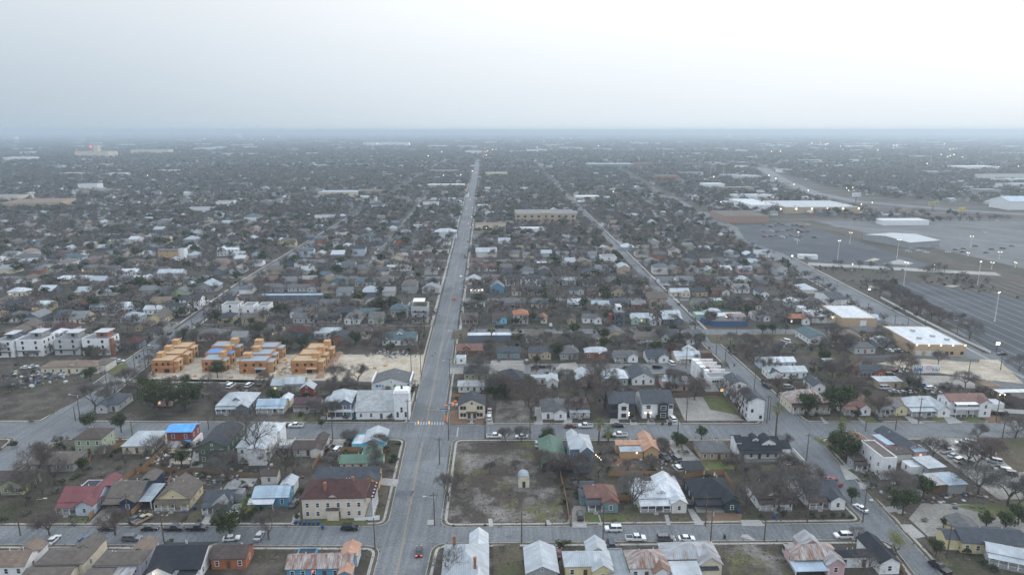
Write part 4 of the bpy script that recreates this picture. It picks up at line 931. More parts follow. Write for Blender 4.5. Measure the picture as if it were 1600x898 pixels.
H('tan shed with flat roof|beside the restaurant canopy', 1110, 1240, 70, 8, 'flat', 'tan', 'tan', name='shed', cat='shed', group=None, h=3, wins=0, side=False); H('brown roofed cantina|beyond the restaurant canopy', 1370, 1560, 190, 8, 'gx', 'taupe', 'brown', pitch=.3, lit=2)
tile(1180, 500)
H('pale blue house with white tin roof', 110, 452, 515, 10, 'gx', 'metal', 'white', pitch=.35, extra=(('side_wing', .02, .3, -1.6, 6, -.3, 3.2, 'gy', .5, 'slate', 'white'),))
H('long pale house with tin roof|behind the pale blue house', 40, 350, 425, 9, 'gx', 'white', 'paleblue', pitch=.35)
H('orange brick house with dark roof', 905, 1138, 512, 11, 'gx', 'slate', 'orange', wing=('R', .34, 2.4), porch=1, pitch=.42, chim=((.02, .2),))
H('workshop under pale tin roof|in the car yard', 1075, 1280, 602, 7, 'shed', 'metal', 'tan', name='workshop', cat='workshop', group=None, pitch=.12, wins=2)
H('white gabled house with blue grey roof', 470, 650, 212, 22, 'gy', 'teal', 'white', pitch=.35)
H('tan house with brown roof', 700, 930, 206, 12, 'hip', 'tan', 'tan', pitch=.4, lit=1); H('house under dark grey hip roof|beside the tan house', 900, 1090, 160, 12, 'hip', 'grey', 'tan', pitch=.45)
H('grey house with red door and white drive', 870, 1052, 298, 10, 'hip', 'grey', 'lgrey', pitch=.4, door=1)
r = arched_shed('arched white carport over two white cars', 1075, 1228, 240, 9, 3.4, R('white'), plain((.25, .26, .27), name='carport_frame'))
H('dark blue roofed house with white gable', 505, 612, 640, 13, 'gy', 'slate', 'white', pitch=.5); H('small blue shed with white roof', 615, 715, 425, 5, 'shed', 'white', 'blue', name='shed', cat='shed', group=None, pitch=.15, wins=0, side=False)

tile(1200, 600)
r = H('old white two storey stucco building', 985, 1112, 835, 17, 'flat', 'taupe', 'white', st=2, h=7.8, wins=1, rz=4)
r2 = H('old porch building with brown roofs|attached along the second street', 800, 905, 800, 8, 'shed', 'brown', 'grey', porch=1, pitch=.1, rz=4, yoff=2)
H('dark old house under rust red roof', 700, 935, 622, 14, 'hip', 'rust', 'grey', pitch=.5, h=3.4, rz=4)
tile(1340, 600)
H('pink house with long dark grey roof', 395, 560, 640, 20, 'gy', 'slate', 'pink', pitch=.45, rz=10, lit=0, extra=(('side_wing', -.5, -.01, 6, 16, -.3, 3, 'shed', .1, 'bmetal', 'pink'),))
H('pink lean to with blue tin roof', 490, 600, 668, 5, 'shed', 'bmetal', 'pink', name='shed', cat='shed', group=None, pitch=.12, rz=8, lit=1, wins=1)
H('rusty roofed back room|behind the stucco building', 330, 475, 690, 6, 'shed', 'brown', 'offwhite', name='shed', cat='shed', group=None, pitch=.1, rz=8, wins=0); H('white flat roofed annex|beside the tin sheds', 455, 580, 790, 6, 'flat', 'white', 'white', name='annex', cat='shed', group=None, rz=8, wins=0, h=2.8)
H('grey plank shed with pale tin roof', 600, 765, 812, 9, 'shed', 'metal', 'grey', name='shed', cat='shed', group=None, pitch=.1, rz=10, wins=0); H('tin roofed open shed with red patch', 640, 930, 960, 8, 'shed', 'gmetal', 'brown', name='shed', cat='shed', group=None, pitch=.1, rz=8, wins=0)
tile(1320, 738)
H('tin roofed lean to at the yard end', 895, 1060, 190, 8, 'shed', 'bmetal', 'grey', name='shed', cat='shed', group=None, pitch=.1, rz=6, wins=0)
tile(1000, 600)
r = H('white craftsman house with black roofs', 880, 1250, 690, 14, 'gx', 'black', 'white', h=4.1, pitch=.55, porch=1, posts=False, xg=((.45, 2.2, 1.6), (.74, 5.0, .7)), wins=5, extra=(('side_wing', .86, 1.28, 4.5, 13, -.3, 3.5, 'gx', .45, 'black', 'white'), ('side_bay', -.04, .1, 5, 12, 1, 6.0, 'gx', .5, 'black', 'white')))
b = MB(); b.box(7.5, 14.5, -1.8, -1.6, 0, 1.3); b.box(14.4, 14.6, -1.6, 8, 0, 1.3); b.build('yard_wall', W('white'), r)
H('tan brick ranch house with grey hip roof', 535, 785, 668, 12, 'hip', 'grey', 'stone', pitch=.4, h=2.9, wins=4)
tile(800, 600)
r = H('orange cottage with copper rust roof', 935, 1285, 660, 10, 'gx', 'crust', 'copper', pitch=.6, wing=('R', .36, 5), lit=0, extra=(('lean_to', .06, .62, .8, 4.95, -.3, 2.6, 'shed', .18, 'smetal', 'copper'), ('street_wing', .66, .98, 10, 17, -.3, 3.3, 'gy', .7, 'crust', 'copper')))
lamp(r, -.6, .6, 2.2, .2)
r = H('blue two storey house with white metal roofs', 515, 705, 757, 16, 'hip', 'metal', 'bluegrey', st=2, h=6.8, pitch=.6, wing=('R', .55, 2), wpitch=.85, wins=2, extra=(('street_wing', .05, .5, 14, 21, -.3, 6.4, 'gy', .8, 'metal', 'bluegrey'), ('back_room', .1, .9, -2.2, -.05, -.3, 2.6, 'shed', .2, 'greym', 'bluegrey')))
for k in range(6): lamp(r, 5.4 + .5 * k, 4 - .55 * k, 3.6 - .3 * k, .1, LAMP, 'string_bulb')
H('dark house with long green metal roof', 265, 478, 768, 24, 'gy', 'greenm', 'dark', pitch=.4, wins=0, h=3)

# west of the avenue, beyond the framed houses
tile(0, 430)
H('long tan bungalow with brown hip roof', 372, 850, 866, 11, 'hip', 'tan', 'cream', pitch=.38, wins=7, xg=((.55, 3.2, .2),), extra=(('side_wing', .86, 1.12, 3, 15, -.3, 3.3, 'hip', .4, 'taupe', 'offwhite'),))
H('dark grey cottage with red brown roof', 1072, 1205, 660, 13, 'hip', 'maroon', 'slate', wing=('L', .5, 1.5), pitch=.55)
H('lilac house with dark red hip roof', 440, 595, 525, 14, 'hip', 'maroon', 'lilac', pitch=.55, extra=(('side_wing', .9, 1.25, 3, 12, -.3, 3.2, 'hip', .5, 'maroon', 'offwhite'),))
H('pale long house with taupe roof|behind the modern townhouses', 150, 310, 502, 12, 'gy', 'taupe', 'pink', pitch=.4)
H('yellow house with white metal roof and lit porch', 275, 440, 312, 11, 'gx', 'white', 'yellow', pitch=.5, lit=2, xg=((.65, 4, 0),))
H('dark brown house with rusty hip roof', 600, 745, 302, 11, 'hip', 'terra', 'dark', pitch=.55); H('black house in tree shade|beside the yellow house', 60, 250, 312, 12, 'gx', 'dark', 'dark', pitch=.5)
H('white porch house with pale tin pyramid roof', 785, 950, 312, 13, 'pyr', 'metal', 'lgrey', porch=1, pitch=.45); H('pale blue house with white tin roof and lit porch', 985, 1160, 330, 13, 'hip', 'white', 'paleblue', porch=1, pitch=.5, lit=1, wing=('L', .42, 2))
H('white cottage behind two palms', 1265, 1420, 345, 10, 'gx', 'metal', 'white', pitch=.4)
tile(160, 430)
H('white two storey house with black roof|beside the palms', 562, 725, 355, 10, 'gx', 'dark', 'white', st=2, h=5.6, pitch=.45, wing=('R', .34, 2)); H('big white house with dark roof and side gable', 682, 860, 285, 11, 'gx', 'dark', 'white', st=2, h=5.4, pitch=.45)
H('brown gabled cottage|west of the second street bend', 288, 395, 495, 12, 'gy', 'taupe', 'tan', pitch=.5); H('grey brown gabled cottage|at the west kerb', 430, 535, 502, 12, 'gy', 'taupe', 'grey', pitch=.5)
H('flat grey carport|before the brown gabled cottages', 340, 450, 560, 6, 'flat', 'lgrey', 'grey', name='carport', cat='carport', group=None, h=2.8, wins=0, side=False)
H('pale stucco house with dark hip roof', 838, 1045, 580, 13, 'hip', 'grey', 'beige', pitch=.45, wins=4, extra=(('side_wing', .95, 1.25, 2, 14, -.3, 3.1, 'hip', .45, 'grey', 'beige'),))
def modern(label, x0, x1, y, d, h, wall='white', top=1, wall2='slate', rz=2, n=2, cat='townhouse', world=None, band=False):
    r = H(label, x0, x1, y, d, 'flat', 'lgrey', wall, st=3 if h > 8 else 2, h=h, wins=n, name='townhouse', cat=cat, group='modern townhouses', near=True, trim=DARKTRIM, rz=rz, world=world)
    a, c = G(*tp(x0, y)), G(*tp(x1, y)); w = c[0] - a[0]
    if top:
        b = MB(); b.box(-w * .12, w * .28, d * .35, d * .8, h - .34, h + 2.3); b.build('roof_room', W(wall2), r)
        b = MB(); b.box(-w * .18, w * .34, d * .28, d * .87, h + 2.3, h + 2.5); b.build('roof_room_lid', W('lgrey'), r); add_window(r, w * .08, d * .35, h + .2, 0, 1.6, 1.6, DARKTRIM, False)
    b = MB(); b.box(-w / 2, -w / 2 + w * .9, -1.0, -.03, 2.9, 3.1); b.build('balcony', DARKTRIM, r)
    return r
tile(0, 430)
modern('white townhouse cut by the picture edge|with a roof room', -30, 128, 722, 13, 8.6, 'white'); modern('white townhouse with grey roof room and lit lamps', 160, 385, 712, 14, 8.8, 'white', 1, 'grey')
modern('grey framed townhouse with white roof deck', 488, 708, 700, 13, 8.2, 'lgrey', 1, 'grey'); r = modern('white townhouse with orange brick corner', 737, 970, 702, 13, 8.6, 'white', 1, 'brick')
b = MB(); b.box(7.2, 8.7, -.3, 1.5, 0, 8.9); b.build('brick_corner', W('brick'), r)
tile(160, 430)
modern('plain white modern house|at the second street', 1055, 1200, 372, 12, 8.2, 'white', 0, n=1); modern('white twin house with garage', 1235, 1330, 378, 13, 8.0, 'white', 0, n=1); modern('white twin house with shaded balcony', 1365, 1460, 380, 13, 8.0, 'white', 0, n=1)
tile(600, 440)
r = modern('grey four storey house with roof canopy', 243, 385, 366, 15, 10.5, 'lgrey', 0, n=2)
for z in (3.4, 6.8): 
    b = MB(); b.box(-4.2, 4.3, -.12, -.04, z, z + .7); b.build('dark_band', DARKTRIM, r)
b = MB(); b.slope((-4, 1, 13), (3, 1, 13), (3, 9, 13.2), (-4, 9, 13.2), .2); b.build('roof_canopy', W('white'), r); b = MB(); b.box(-3.8, 2.8, 6, 8.8, 10.2, 13); b.build('roof_room', W('tan'), r); b = MB(); b.box(2.6, 4.1, 1, 6, 10.16, 11.6); b.build('roof_planter', GRASS, r)
H('grey turreted house in tree shade', 58, 200, 335, 12, 'hip', 'teal', 'grey', st=2, h=6.2, pitch=.6, lit=1)
tile(380, 430)
H('cream house with grey gables|south of the cross street', 150, 330, 545, 12, 'gx', 'grey', 'cream', pitch=.5, lit=1, wing=('L', .4, 2)); H('bright blue walled house with maroon hip roof', 352, 588, 560, 13, 'hip', 'maroon', 'blue', pitch=.55, wins=5, wwall='blue')
H('white house with pale tin gables', 620, 850, 565, 12, 'gx', 'metal', 'white', wing=('R', .42, 2), pitch=.5); H('cream house with plum brown roof', 892, 1112, 560, 12, 'gx', 'brown', 'cream', wing=('R', .38, 2), pitch=.5)
H('wide white house with teal grey dormered roof', 1220, 1515, 615, 14, 'gx', 'teal', 'white', pitch=.42, wins=6, xg=((.12, 4, 0), (.5, 3.6, 1.6), (.75, 4, 0)), chim=((.9, .6),))
H('white cottage with long grey roof', 412, 545, 375, 12, 'gx', 'grey', 'white', wing=('L', .4, 2)); H('pale green cottage with wide white drive', 572, 740, 372, 12, 'gx', 'taupe', 'sage', wing=('R', .42, 3), porch=1)
H('dark grey house in deep tree shade', 795, 1000, 372, 12, 'hip', 'dark', 'dark', pitch=.5); H('cream cottage with teal roof', 1018, 1190, 380, 12, 'gx', 'teal', 'cream', wing=('R', .45, 2.5))
H('long low motel with pale flat roof', 130, 690, 212, 8, 'flat', 'bmetal', 'slate', name='motel', cat='motel', group=None, h=3, wins=9); H('grey house with brown grey roof|by the second street', 145, 350, 150, 10, 'hip', 'grey', 'grey'); H('grey gabled house with white trim|behind the motel', 385, 640, 150, 10, 'gx', 'grey', 'lgrey', wing=('R', .3, 2))
H('teal gabled house behind the bare trees', 768, 900, 97, 13, 'gy', 'teal', 'teal', pitch=.5); H('teal hip roofed house|next to the teal gabled one', 980, 1150, 97, 12, 'hip', 'teal', 'lgrey', pitch=.5)
tile(0, 360, 3.99)
r = H('orange three storey house with grey roof', 990, 1110, 185, 10, 'gx', 'grey', 'copper', st=3, h=8.4, pitch=.25, wins=3, extra=(('side_tower', 1.0, 1.3, 2, 12, -.3, 9.5, 'flat', 0, 'lgrey', 'white'),))
H('white house with tin gables|left of the metal barn', 712, 850, 285, 11, 'gx', 'white', 'white', pitch=.45, wing=('R', .4, 2)); H('wide pale tin roofed barn house', 985, 1135, 290, 12, 'gx', 'metal', 'lgrey', pitch=.4)
H('long pale yellow hall with white roof', 335, 560, 332, 14, 'hip', 'white', 'yellow', pitch=.3, wins=6); H('tan house with lit doorway', 508, 662, 260, 10, 'hip', 'grey', 'tan', pitch=.4, lit=1)
H('white house with wide grey hip roof', 92, 250, 190, 11, 'hip', 'grey', 'white'); H('grey house with teal hip roof', 372, 515, 192, 11, 'hip', 'teal', 'lgrey', lit=1); H('pale house with tin roof|beside the western street', 52, 165, 412, 10, 'hip', 'white', 'cream', lit=1)
H('grey house with long silver gable roofs', 1215, 1340, 385, 20, 'gy', 'smetal', 'grey', pitch=.45); H('pale porch house with tin roof', 1148, 1208, 365, 9, 'hip', 'metal', 'lgrey'); H('white house with steep gables', 1355, 1480, 160, 10, 'gx', 'white', 'white', wing=('L', .5, 2), st=2, h=5.6)
tile(400, 360, 3.99)
H('yellow two storey house by the west street', 152, 248, 100, 9, 'hip', 'taupe', 'yellow', st=2, h=5.8); H('white cube house beside the west street', 482, 560, 55, 10, 'flat', 'lgrey', 'white', st=2, h=6.5); H('long white two storey house', 642, 765, 72, 10, 'hip', 'teal', 'white', st=2, h=5.5)
H('tall grey blue house with dark roof', 582, 682, 160, 10, 'gx', 'dark', 'paleblue', st=2, h=7, wins=0); H('navy house with pale tin roof', 477, 585, 246, 11, 'gx', 'metal', 'navy', pitch=.3); H('tan gabled barn house', 838, 930, 212, 14, 'gy', 'tan', 'cream', st=2, h=5)
H('white gabled house fronting the avenue', 1112, 1190, 108, 12, 'gy', 'dark', 'white', st=2, h=5.6); H('white flat shop|before the white gabled house', 1110, 1200, 150, 8, 'flat', 'grey', 'white'); H('white house with flat grey tin roof', 818, 965, 252, 10, 'gx', 'metal', 'white', pitch=.2); H('white gabled cottage with porch', 930, 1005, 312, 12, 'gy', 'grey', 'white')
H('blue grey cottage with tin porch', 1062, 1140, 348, 12, 'hip', 'slate', 'lgrey', porch=1, porchroof='white'); H('brown brick house with slate roof', 375, 482, 308, 11, 'hip', 'teal', 'brick'); H('pale metal warehouse beside the avenue', 1372, 1500, 168, 14, 'gx', 'metal', 'offwhite', name='warehouse', cat='warehouse', h=5, wins=0)
H('red roofed building beside the avenue', 1375, 1525, 255, 11, 'hip', 'redm', 'offwhite', pitch=.4); H('blue board house with grey gables', 1462, 1548, 390, 13, 'gy', 'lgrey', 'blue', st=1, h=4, pitch=.6)
r = H('low silver trailer with bright lights', 1335, 1420, 392, 5, 'flat', 'white', 'lgrey', name='trailer', cat='trailer', group=None, h=2.8, wins=0, side=False)
for k in range(4): lamp(r, -4 + 2.6 * k, -.3, 2.5, .3, LAMPW)
H('white low house beside the avenue|behind a hedge', 1305, 1428, 478, 10, 'hip', 'lgrey', 'white', pitch=.4)
tile(720, 370)
H('white two storey house with dark roof and twin windows', 392, 535, 432, 11, 'gx', 'dark', 'white', st=2, h=5.6); H('white two storey house with dark roof by the pink porch', 567, 700, 432, 11, 'gx', 'dark', 'white', st=2, h=5.6)
H('pink porch house with dark roof', 592, 722, 510, 12, 'hip', 'dark', 'pink', porch=1); H('small tan house|between the blue gables and pink porch', 448, 530, 515, 9, 'gx', 'taupe', 'cream')
H('pale house with dark slate L roof', 962, 1080, 510, 11, 'gx', 'dark', 'lgrey', wing=('R', .5, 2.5)); H('brown house with white front gable', 1118, 1275, 520, 11, 'gx', 'brown', 'brick', wing=('R', .38, 2.5), wwall='white'); H('tan porch house with brown roof', 1318, 1438, 520, 12, 'gy', 'brown', 'tan', pitch=.5)
H('cream house with flat teal roof', 622, 768, 626, 11, 'gx', 'teal', 'cream', pitch=.25); H('light blue gable cottage with brown roof', 278, 405, 762, 12, 'gx', 'brown', 'sky', wing=('R', .45, 2), porch=1); H('grey two storey house with terracotta roof', 462, 592, 765, 12, 'hip', 'terra', 'lgrey', st=2, h=5.6, pitch=.5)
H('small tan gable cottage', 702, 758, 760, 11, 'gy', 'terra', 'cream'); H('tan cottage with brown gable', 938, 1008, 766, 11, 'gy', 'brown', 'stone'); H('white house with grey L roof', 1075, 1240, 765, 11, 'gx', 'grey', 'white', wing=('R', .4, 2.5))
r = modern('dark modern house with red side', 1345, 1435, 778, 13, 8.0, 'slate', 1, 'white')
b = MB(); b.box(-6.4, -4.1, .5, 7, -.3, 6.6); b.build('red_side', paint((.26, .05, .04)), r)
H('wide white house with slate roof', 1075, 1220, 348, 12, 'hip', 'slate', 'white', wins=5); r = modern('white cubic house with open roof terrace', 1232, 1365, 265, 18, 8.5, 'white', 0, n=1); H('red house with grey roof', 1238, 1338, 435, 10, 'gx', 'grey', 'orange', lit=1); H('white porch house with dark roof', 1078, 1195, 440, 10, 'gx', 'dark', 'white', porch=1)
H('round shouldered tin roofed house', 890, 1035, 422, 12, 'hip', 'metal', 'offwhite'); H('dark house with pale flat roof', 665, 790, 270, 11, 'flat', 'white', 'dark', h=4); H('orange and green cottage', 752, 868, 422, 9, 'hip', 'slate', 'olive')
tile(1000, 440)
H('teal green cottage with pale tin gables', -75, 90, 375, 13, 'gx', 'metal', 'mint', wing=('L', .45, 3), lit=1); H('white cottage with tin roof|in the trees beside the second street', 95, 185, 385, 12, 'gy', 'metal', 'lgrey')
r = H('white roofed yard building behind blue fence', 600, 930, 345, 12, 'flat', 'white', 'lgrey', name='market_hall', cat='market', group=None, h=3.2, wins=0, side=False, extra=(('back_hall', .0, .45, 12.5, 20, -.3, 3.6, 'pyr', .4, 'metal', 'mint'), ('side_hall', -.3, -.01, 4, 14, -.3, 3.4, 'flat', 0, 'metal', 'mint'), ('pink_stall', .5, .98, 2, 5, 3.0, 3.9, 'flat', 0, 'terra', 'pink')))
lamp(r, -.5, -.2, 2.8, .35)
H('bright green shed with white lean to', 625, 725, 212, 8, 'gx', 'metal', 'lime', name='shed', cat='shed', group=None, pitch=.25, wins=0, h=3.6)
H('black and white house with salmon tile roof', 1310, 1490, 378, 11, 'hip', 'terra', 'charcoal', wing=('R', .36, 2), wwall='white', lit=1)
H('white gabled house with grey roof|beyond the green shed', 1055, 1130, 145, 18, 'gy', 'slate', 'white'); H('white dormered house beyond the green shed', 830, 960, 100, 12, 'gx', 'lgrey', 'white', xg=((.3, 2, .8), (.7, 2, .8))); H('brown cottage with small white gable', 635, 785, 125, 10, 'gx', 'brown', 'brick', wing=('R', .4, 2), wwall='offwhite'); H('cream cottage with L shaped tin roof', 275, 440, 138, 12, 'gx', 'metal', 'cream', wing=('R', .45, 2.5))
H('low dark house in the trees|by the cream L cottage', 460, 590, 130, 10, 'hip', 'dark', 'tan'); H('cream hall with grey hip roof', 675, 810, 40, 12, 'hip', 'lgrey', 'cream')

# large buildings farther off
def big(label, x0, x1, y, d, h, roof, wall, name='store', cat='store', rz=2, kind='flat', wins=0, tl=(0, 0, 1.0), extra=(), rise=None, lit=0):
    tile(*tl); return H(label, x0, x1, y, d, kind, roof, wall, h=h, name=name, cat=cat, group=None, wins=wins, near=False, side=False, ds=1, rz=rz, extra=extra, rise=rise, lit=lit)
r = big('tan commercial building with white roof and lit eave', 1429, 1506, 556.7, 34, 6.2, 'white', 'tanbrick', rz=-2, wins=0)
for k in range(5): lamp(r, -12 + 6 * k, -.3, 6.0, .25, LAMPW)
for x in (3.5, 6, 11): add_window(r, x, 0, 1, 0, 1.6, 1.6, DARKTRIM, False)
b = MB(); b.box(-13.2, -1, -.08, -.02, 2.7, 3.0); b.box(-12, -9, -.09, -.02, 0, 2.6); b.box(-7, -2, -.09, -.02, 0, 2.6); b.build('loading_door', W('offwhite'), r)
b = MB()
for x, y in ((-6, 10), (3, 14), (7, 8), (-2, 24)): b.box(x, x + 2, y, y + 1.6, 5.95, 6.9)
b.build('roof_unit', W('lgrey'), r)
r = big('tan brick workshop with white roller door', 1315, 1369, 511, 30, 5.6, 'white', 'tanbrick', 'workshop', 'workshop', rz=-2, extra=(('white_wing', -.7, -.01, 8, 34, -.3, 4.2, 'flat', 0, 'white', 'offwhite'), ('blue_lean_to', 1.01, 1.35, 4, 16, -.3, 3.2, 'shed', .1, 'bmetal', 'grey')))
b = MB(); b.box(.4, 4, -.08, -.02, 0, 4); b.build('roller_door', W('white'), r); lamp(r, -12.5, 7.5, 3.8, .3)
r = big('white two storey house with dark roof|facing the parking lot', 1297, 1322, 481, 22, 5.8, 'slate', 'white', 'house', 'house', kind='gx', rise=2, wins=4)
r = big('long tan school with flat roofs', 806, 900, 350, 45, 13, 'lgrey', 'tan', 'school', 'school', wins=0)
for k in range(9): add_window(r, -34 + 8.4 * k, 0, 3, 0, 3, 2.6, DARKTRIM, False); add_window(r, -34 + 8.4 * k, 0, 8, 0, 3, 2.6, DARKTRIM, False)
b = MB(); b.box(-4, -1, -.8, 10, 0, 14); b.box(1, 4, -.8, 10, 0, 14.2); b.build('stair_tower', W('tan'), r)
big('long white low building before the school', 800, 854, 364.5, 14, 5.5, 'white', 'white', 'hall', 'hall', wins=10); big('two storey tan avenue building', 743, 790, 362, 20, 8, 'tan', 'cream', 'apartment_block', 'apartment block', wins=8)
big('brick red store with pale parapet', 1133, 1201, 348.5, 60, 9, 'taupe', 'brickpale', wins=0); r = big('long peach and white superstore', 1226, 1345, 333.5, 90, 9, 'metal', 'tan', extra=(('white_wing', -.35, -.005, 30, 120, -.3, 9, 'flat', 0, 'white', 'white'),))
for k in range(6): lamp(r, -60 + 22 * k, -.6, 6.5, .7, LAMPW)
big('grey metal warehouse with low gable roof', 1412, 1476, 386, 55, 5.5, 'metal', 'grey', 'warehouse', 'warehouse', rz=20, kind='gx', rise=2.5); big('row of white storage buildings', 1380, 1452, 352, 22, 6, 'white', 'white', 'warehouse', 'warehouse')
big('white trailer shed on the upper lot', 1249, 1277, 405, 7, 3.6, 'white', 'white', 'trailer', 'trailer', rz=-10)
big('long metal roofed depot', 918, 990, 263.5, 60, 14, 'metal', 'teal', 'warehouse', 'warehouse'); big('brick depot with dark roof', 992, 1020, 262.5, 50, 14, 'taupe', 'brick', 'warehouse', 'warehouse'); big('tan school block with flat roofs|far west', 10, 92, 328, 60, 11, 'tan', 'tan', 'school', 'school', rz=14); big('long cream school wing|behind the tan school block', -30, 28, 318, 40, 11, 'lgrey', 'cream', 'school', 'school')
big('white long warehouse behind the stadium lot', 1100, 1132, 297, 30, 12, 'white', 'white', 'warehouse', 'warehouse', wins=8); big('red brick complex with dark roof', 1025, 1062, 283, 40, 12, 'taupe', 'brick', 'warehouse', 'warehouse'); big('white long avenue building', 668, 726, 296, 30, 9, 'white', 'tan', 'hall', 'hall', wins=10); big('pale flat market|before the tree belt', 900, 938, 314, 30, 7, 'white', 'cream', 'store', 'store')
big('white apartment slab with flat roof', 123, 153, 299, 20, 14, 'lgrey', 'white', 'apartment_block', 'apartment block', wins=5); big('white modern block with dark windows', 338, 363, 325.5, 18, 10, 'lgrey', 'white', 'apartment_block', 'apartment block', wins=3); big('pair of white flat houses', 293, 330, 334, 18, 8, 'lgrey', 'white', 'apartment_block', 'apartment block', wins=3)
big('teal roofed white villa far west', 382, 406, 349, 14, 8, 'teal', 'white', 'house', 'house', kind='hip', rise=3, wins=3); big('white house with balconies', 661, 685, 326, 14, 9, 'lgrey', 'white', 'house', 'house', wins=4); big('white house with porch row', 580, 600, 329, 14, 8, 'slate', 'white', 'house', 'house', kind='hip', rise=3, wins=3); big('pale clinic with flat roof', 492, 521, 347, 16, 8, 'lgrey', 'white', 'hall', 'hall', wins=3)
big('white avenue house with wide balcony', 679, 713, 373, 14, 7, 'metal', 'white', 'house', 'house', kind='hip', rise=3, wins=3); big('low black market with red sign', 751, 782, 299, 20, 8, 'dark', 'dark'); big('red fronted shop beside the avenue', 753, 775, 301, 8, 4, 'redm', 'red'); big('yellow shop beside the avenue', 762, 772, 328, 12, 6, 'tan', 'yellow'); big('white shop beside the avenue', 746, 762, 327, 14, 6, 'white', 'white')
big('long pale motel by the highway', 1540, 1620, 283, 40, 14, 'lgrey', 'offwhite', 'motel', 'motel', wins=0); big('white church hall beyond the highway', 1575, 1620, 328, 40, 12, 'bmetal', 'white', 'hall', 'hall', kind='gx', rise=6)
big('distant tan factory with tower', 118, 169, 246.5, 80, 26, 'tan', 'cream', 'factory', 'factory', extra=(('tower', .55, .68, 5, 30, -.3, 52, 'flat', 0, 'tan', 'cream'),)); big('distant row of tan apartments', 205, 262, 241, 60, 22, 'tan', 'cream', 'apartment_block', 'apartment block'); big('white industrial hall far beyond the trees', 568, 638, 228.5, 120, 26, 'white', 'white', 'warehouse', 'warehouse'); big('far white warehouse on the western plain', 5, 45, 252, 60, 14, 'white', 'white', 'warehouse', 'warehouse')
big('pale factory by the far junction', 728, 752, 241.5, 60, 16, 'white', 'white', 'factory', 'factory'); big('white sheds along the eastern plain', 1330, 1365, 231, 90, 14, 'white', 'white', 'warehouse', 'warehouse'); big('far pale works on the eastern plain', 1500, 1560, 268, 60, 14, 'white', 'white', 'warehouse', 'warehouse'); big('white low hall by the far highway', 1290, 1322, 262, 30, 8, 'white', 'offwhite', 'warehouse', 'warehouse')

# framed plywood houses of the building site
OSB = board_mat(C['osb']); OSB2 = board_mat((0.48, 0.285, 0.14)); PLY = plain((0.42, 0.31, 0.19), 0.9, name='plywood'); BLUEM = plain((0.25, 0.305, 0.36), 0.8, name='roof_membrane'); BLUET = plain((0.06, 0.20, 0.46), 0.5, name='tarp')
OPEN = plain((0.03, 0.02, 0.015), 0.9, name='dark_opening')
def opening(root, x, y, z, w, h, rz=0):
    b = MB(); b.box(-w / 2, w / 2, -.03, .02, 0, h); b.build('window_opening', OPEN, root, (x, y, z), rz)
def framed(label, x0, x1, y, d, roof, tower='L', deck=1, h=6.3, step=1):
    a, c = G(*tp(x0, y)), G(*tp(x1, y)); w = c[0] - a[0]; X, Y = (a[0] + c[0]) / 2, a[1]
    r = empty('framed_house', (X, Y, ZL), math.radians(2)); tag(r, landmark(label, X, Y + d / 2), 'unfinished house', 'plywood clad framed houses'); FOOT.append((X, Y + d / 2, w * .6))
    b = MB(); b.box(-w / 2, w / 2, 0, d, 0, h - .5); b.box(-w / 2, w / 2, 0, .15, h - .5, h); b.box(-w / 2, w / 2, d - .15, d, h - .5, h); b.box(-w / 2, -w / 2 + .15, .15, d - .15, h - .5, h); b.box(w / 2 - .15, w / 2, .15, d - .15, h - .5, h); b.build('sheathing', OSB, r, uv=True)
    b = MB(); b.box(-w / 2 + .15, w / 2 - .15, .15, d - .15, h - .49, h - .35); b.build('roof', roof, r)
    if tower:
        s = -1 if tower == 'L' else 1
        b = MB(); q0, q1 = sorted((s * w * .5 - s * .02, s * w * .18)); b.box(q0 + .3, q1, d * .55, d - .3, h - .34, h + 1.9); b.build('stair_tower', OSB2, r, uv=True)
    if step:
        b = MB(); b.box(w / 2 + .01, w / 2 + w * .22, 1.2, d * .7, 0, h - 1.1); b.build('side_bay', OSB2, r, uv=True); b = MB(); b.box(w / 2 + .01, w / 2 + w * .24, 1.0, d * .74, h - 1.09, h - .95); b.build('bay_roof', roof, r)
        opening(r, w / 2 + w * .22, d * .4, h * .55, 1.1, 1.3, math.pi / 2); opening(r, w / 2 + w * .22, d * .35, .1, 1.6, 2.2, math.pi / 2)
    for x in (-.25, .05, .3): opening(r, x * w, 0, h * .58, 1.1, 1.4)
    opening(r, -.3 * w, 0, .9, 1.2, 1.3); opening(r, .2 * w, 0, .2, 2.4, 1.8)
    if deck:
        b = MB(); b.slope((w * .1, -1.8, 2.6), (w * .5, -1.8, 2.6), (w * .5, -.02, 2.9), (w * .1, -.02, 2.9), .15); b.build('porch_roof', BLUEM if roof is not PLY else PLY, r)
    return r
tile(160, 430)
for i, (x0, x1, y, nm) in enumerate(((578, 760, 735, 'back'), (510, 705, 795, 'middle'), (440, 622, 858, 'front'))):
    framed(f'{nm} framed house with bare plywood roof|by the west street', x0, x1, y, 9, PLY, 'L', 0)
for i, (x0, x1, y, nm, rf) in enumerate(((965, 1160, 725, 'back framed house with pale blue roof|of the second cluster', BLUEM), (910, 1090, 790, 'framed house with bright blue tarp roof', BLUET), (880, 1045, 852, 'front framed house with blue roof and porch|of the second cluster', BLUEM))):
    framed(nm, x0, x1, y, 9, rf, 'R')
for i, (x0, x1, y, nm, rf) in enumerate(((1310, 1530, 735, 'back framed house with long pale blue roof|of the third cluster', BLUEM), (1300, 1480, 800, 'middle framed house with blue membrane roof|of the third cluster', BLUEM), (1205, 1440, 864, 'front framed house with two porch roofs|of the third cluster', BLUEM))):
    framed(nm, x0, x1, y, 9, rf, 'L')
tile(380, 430)
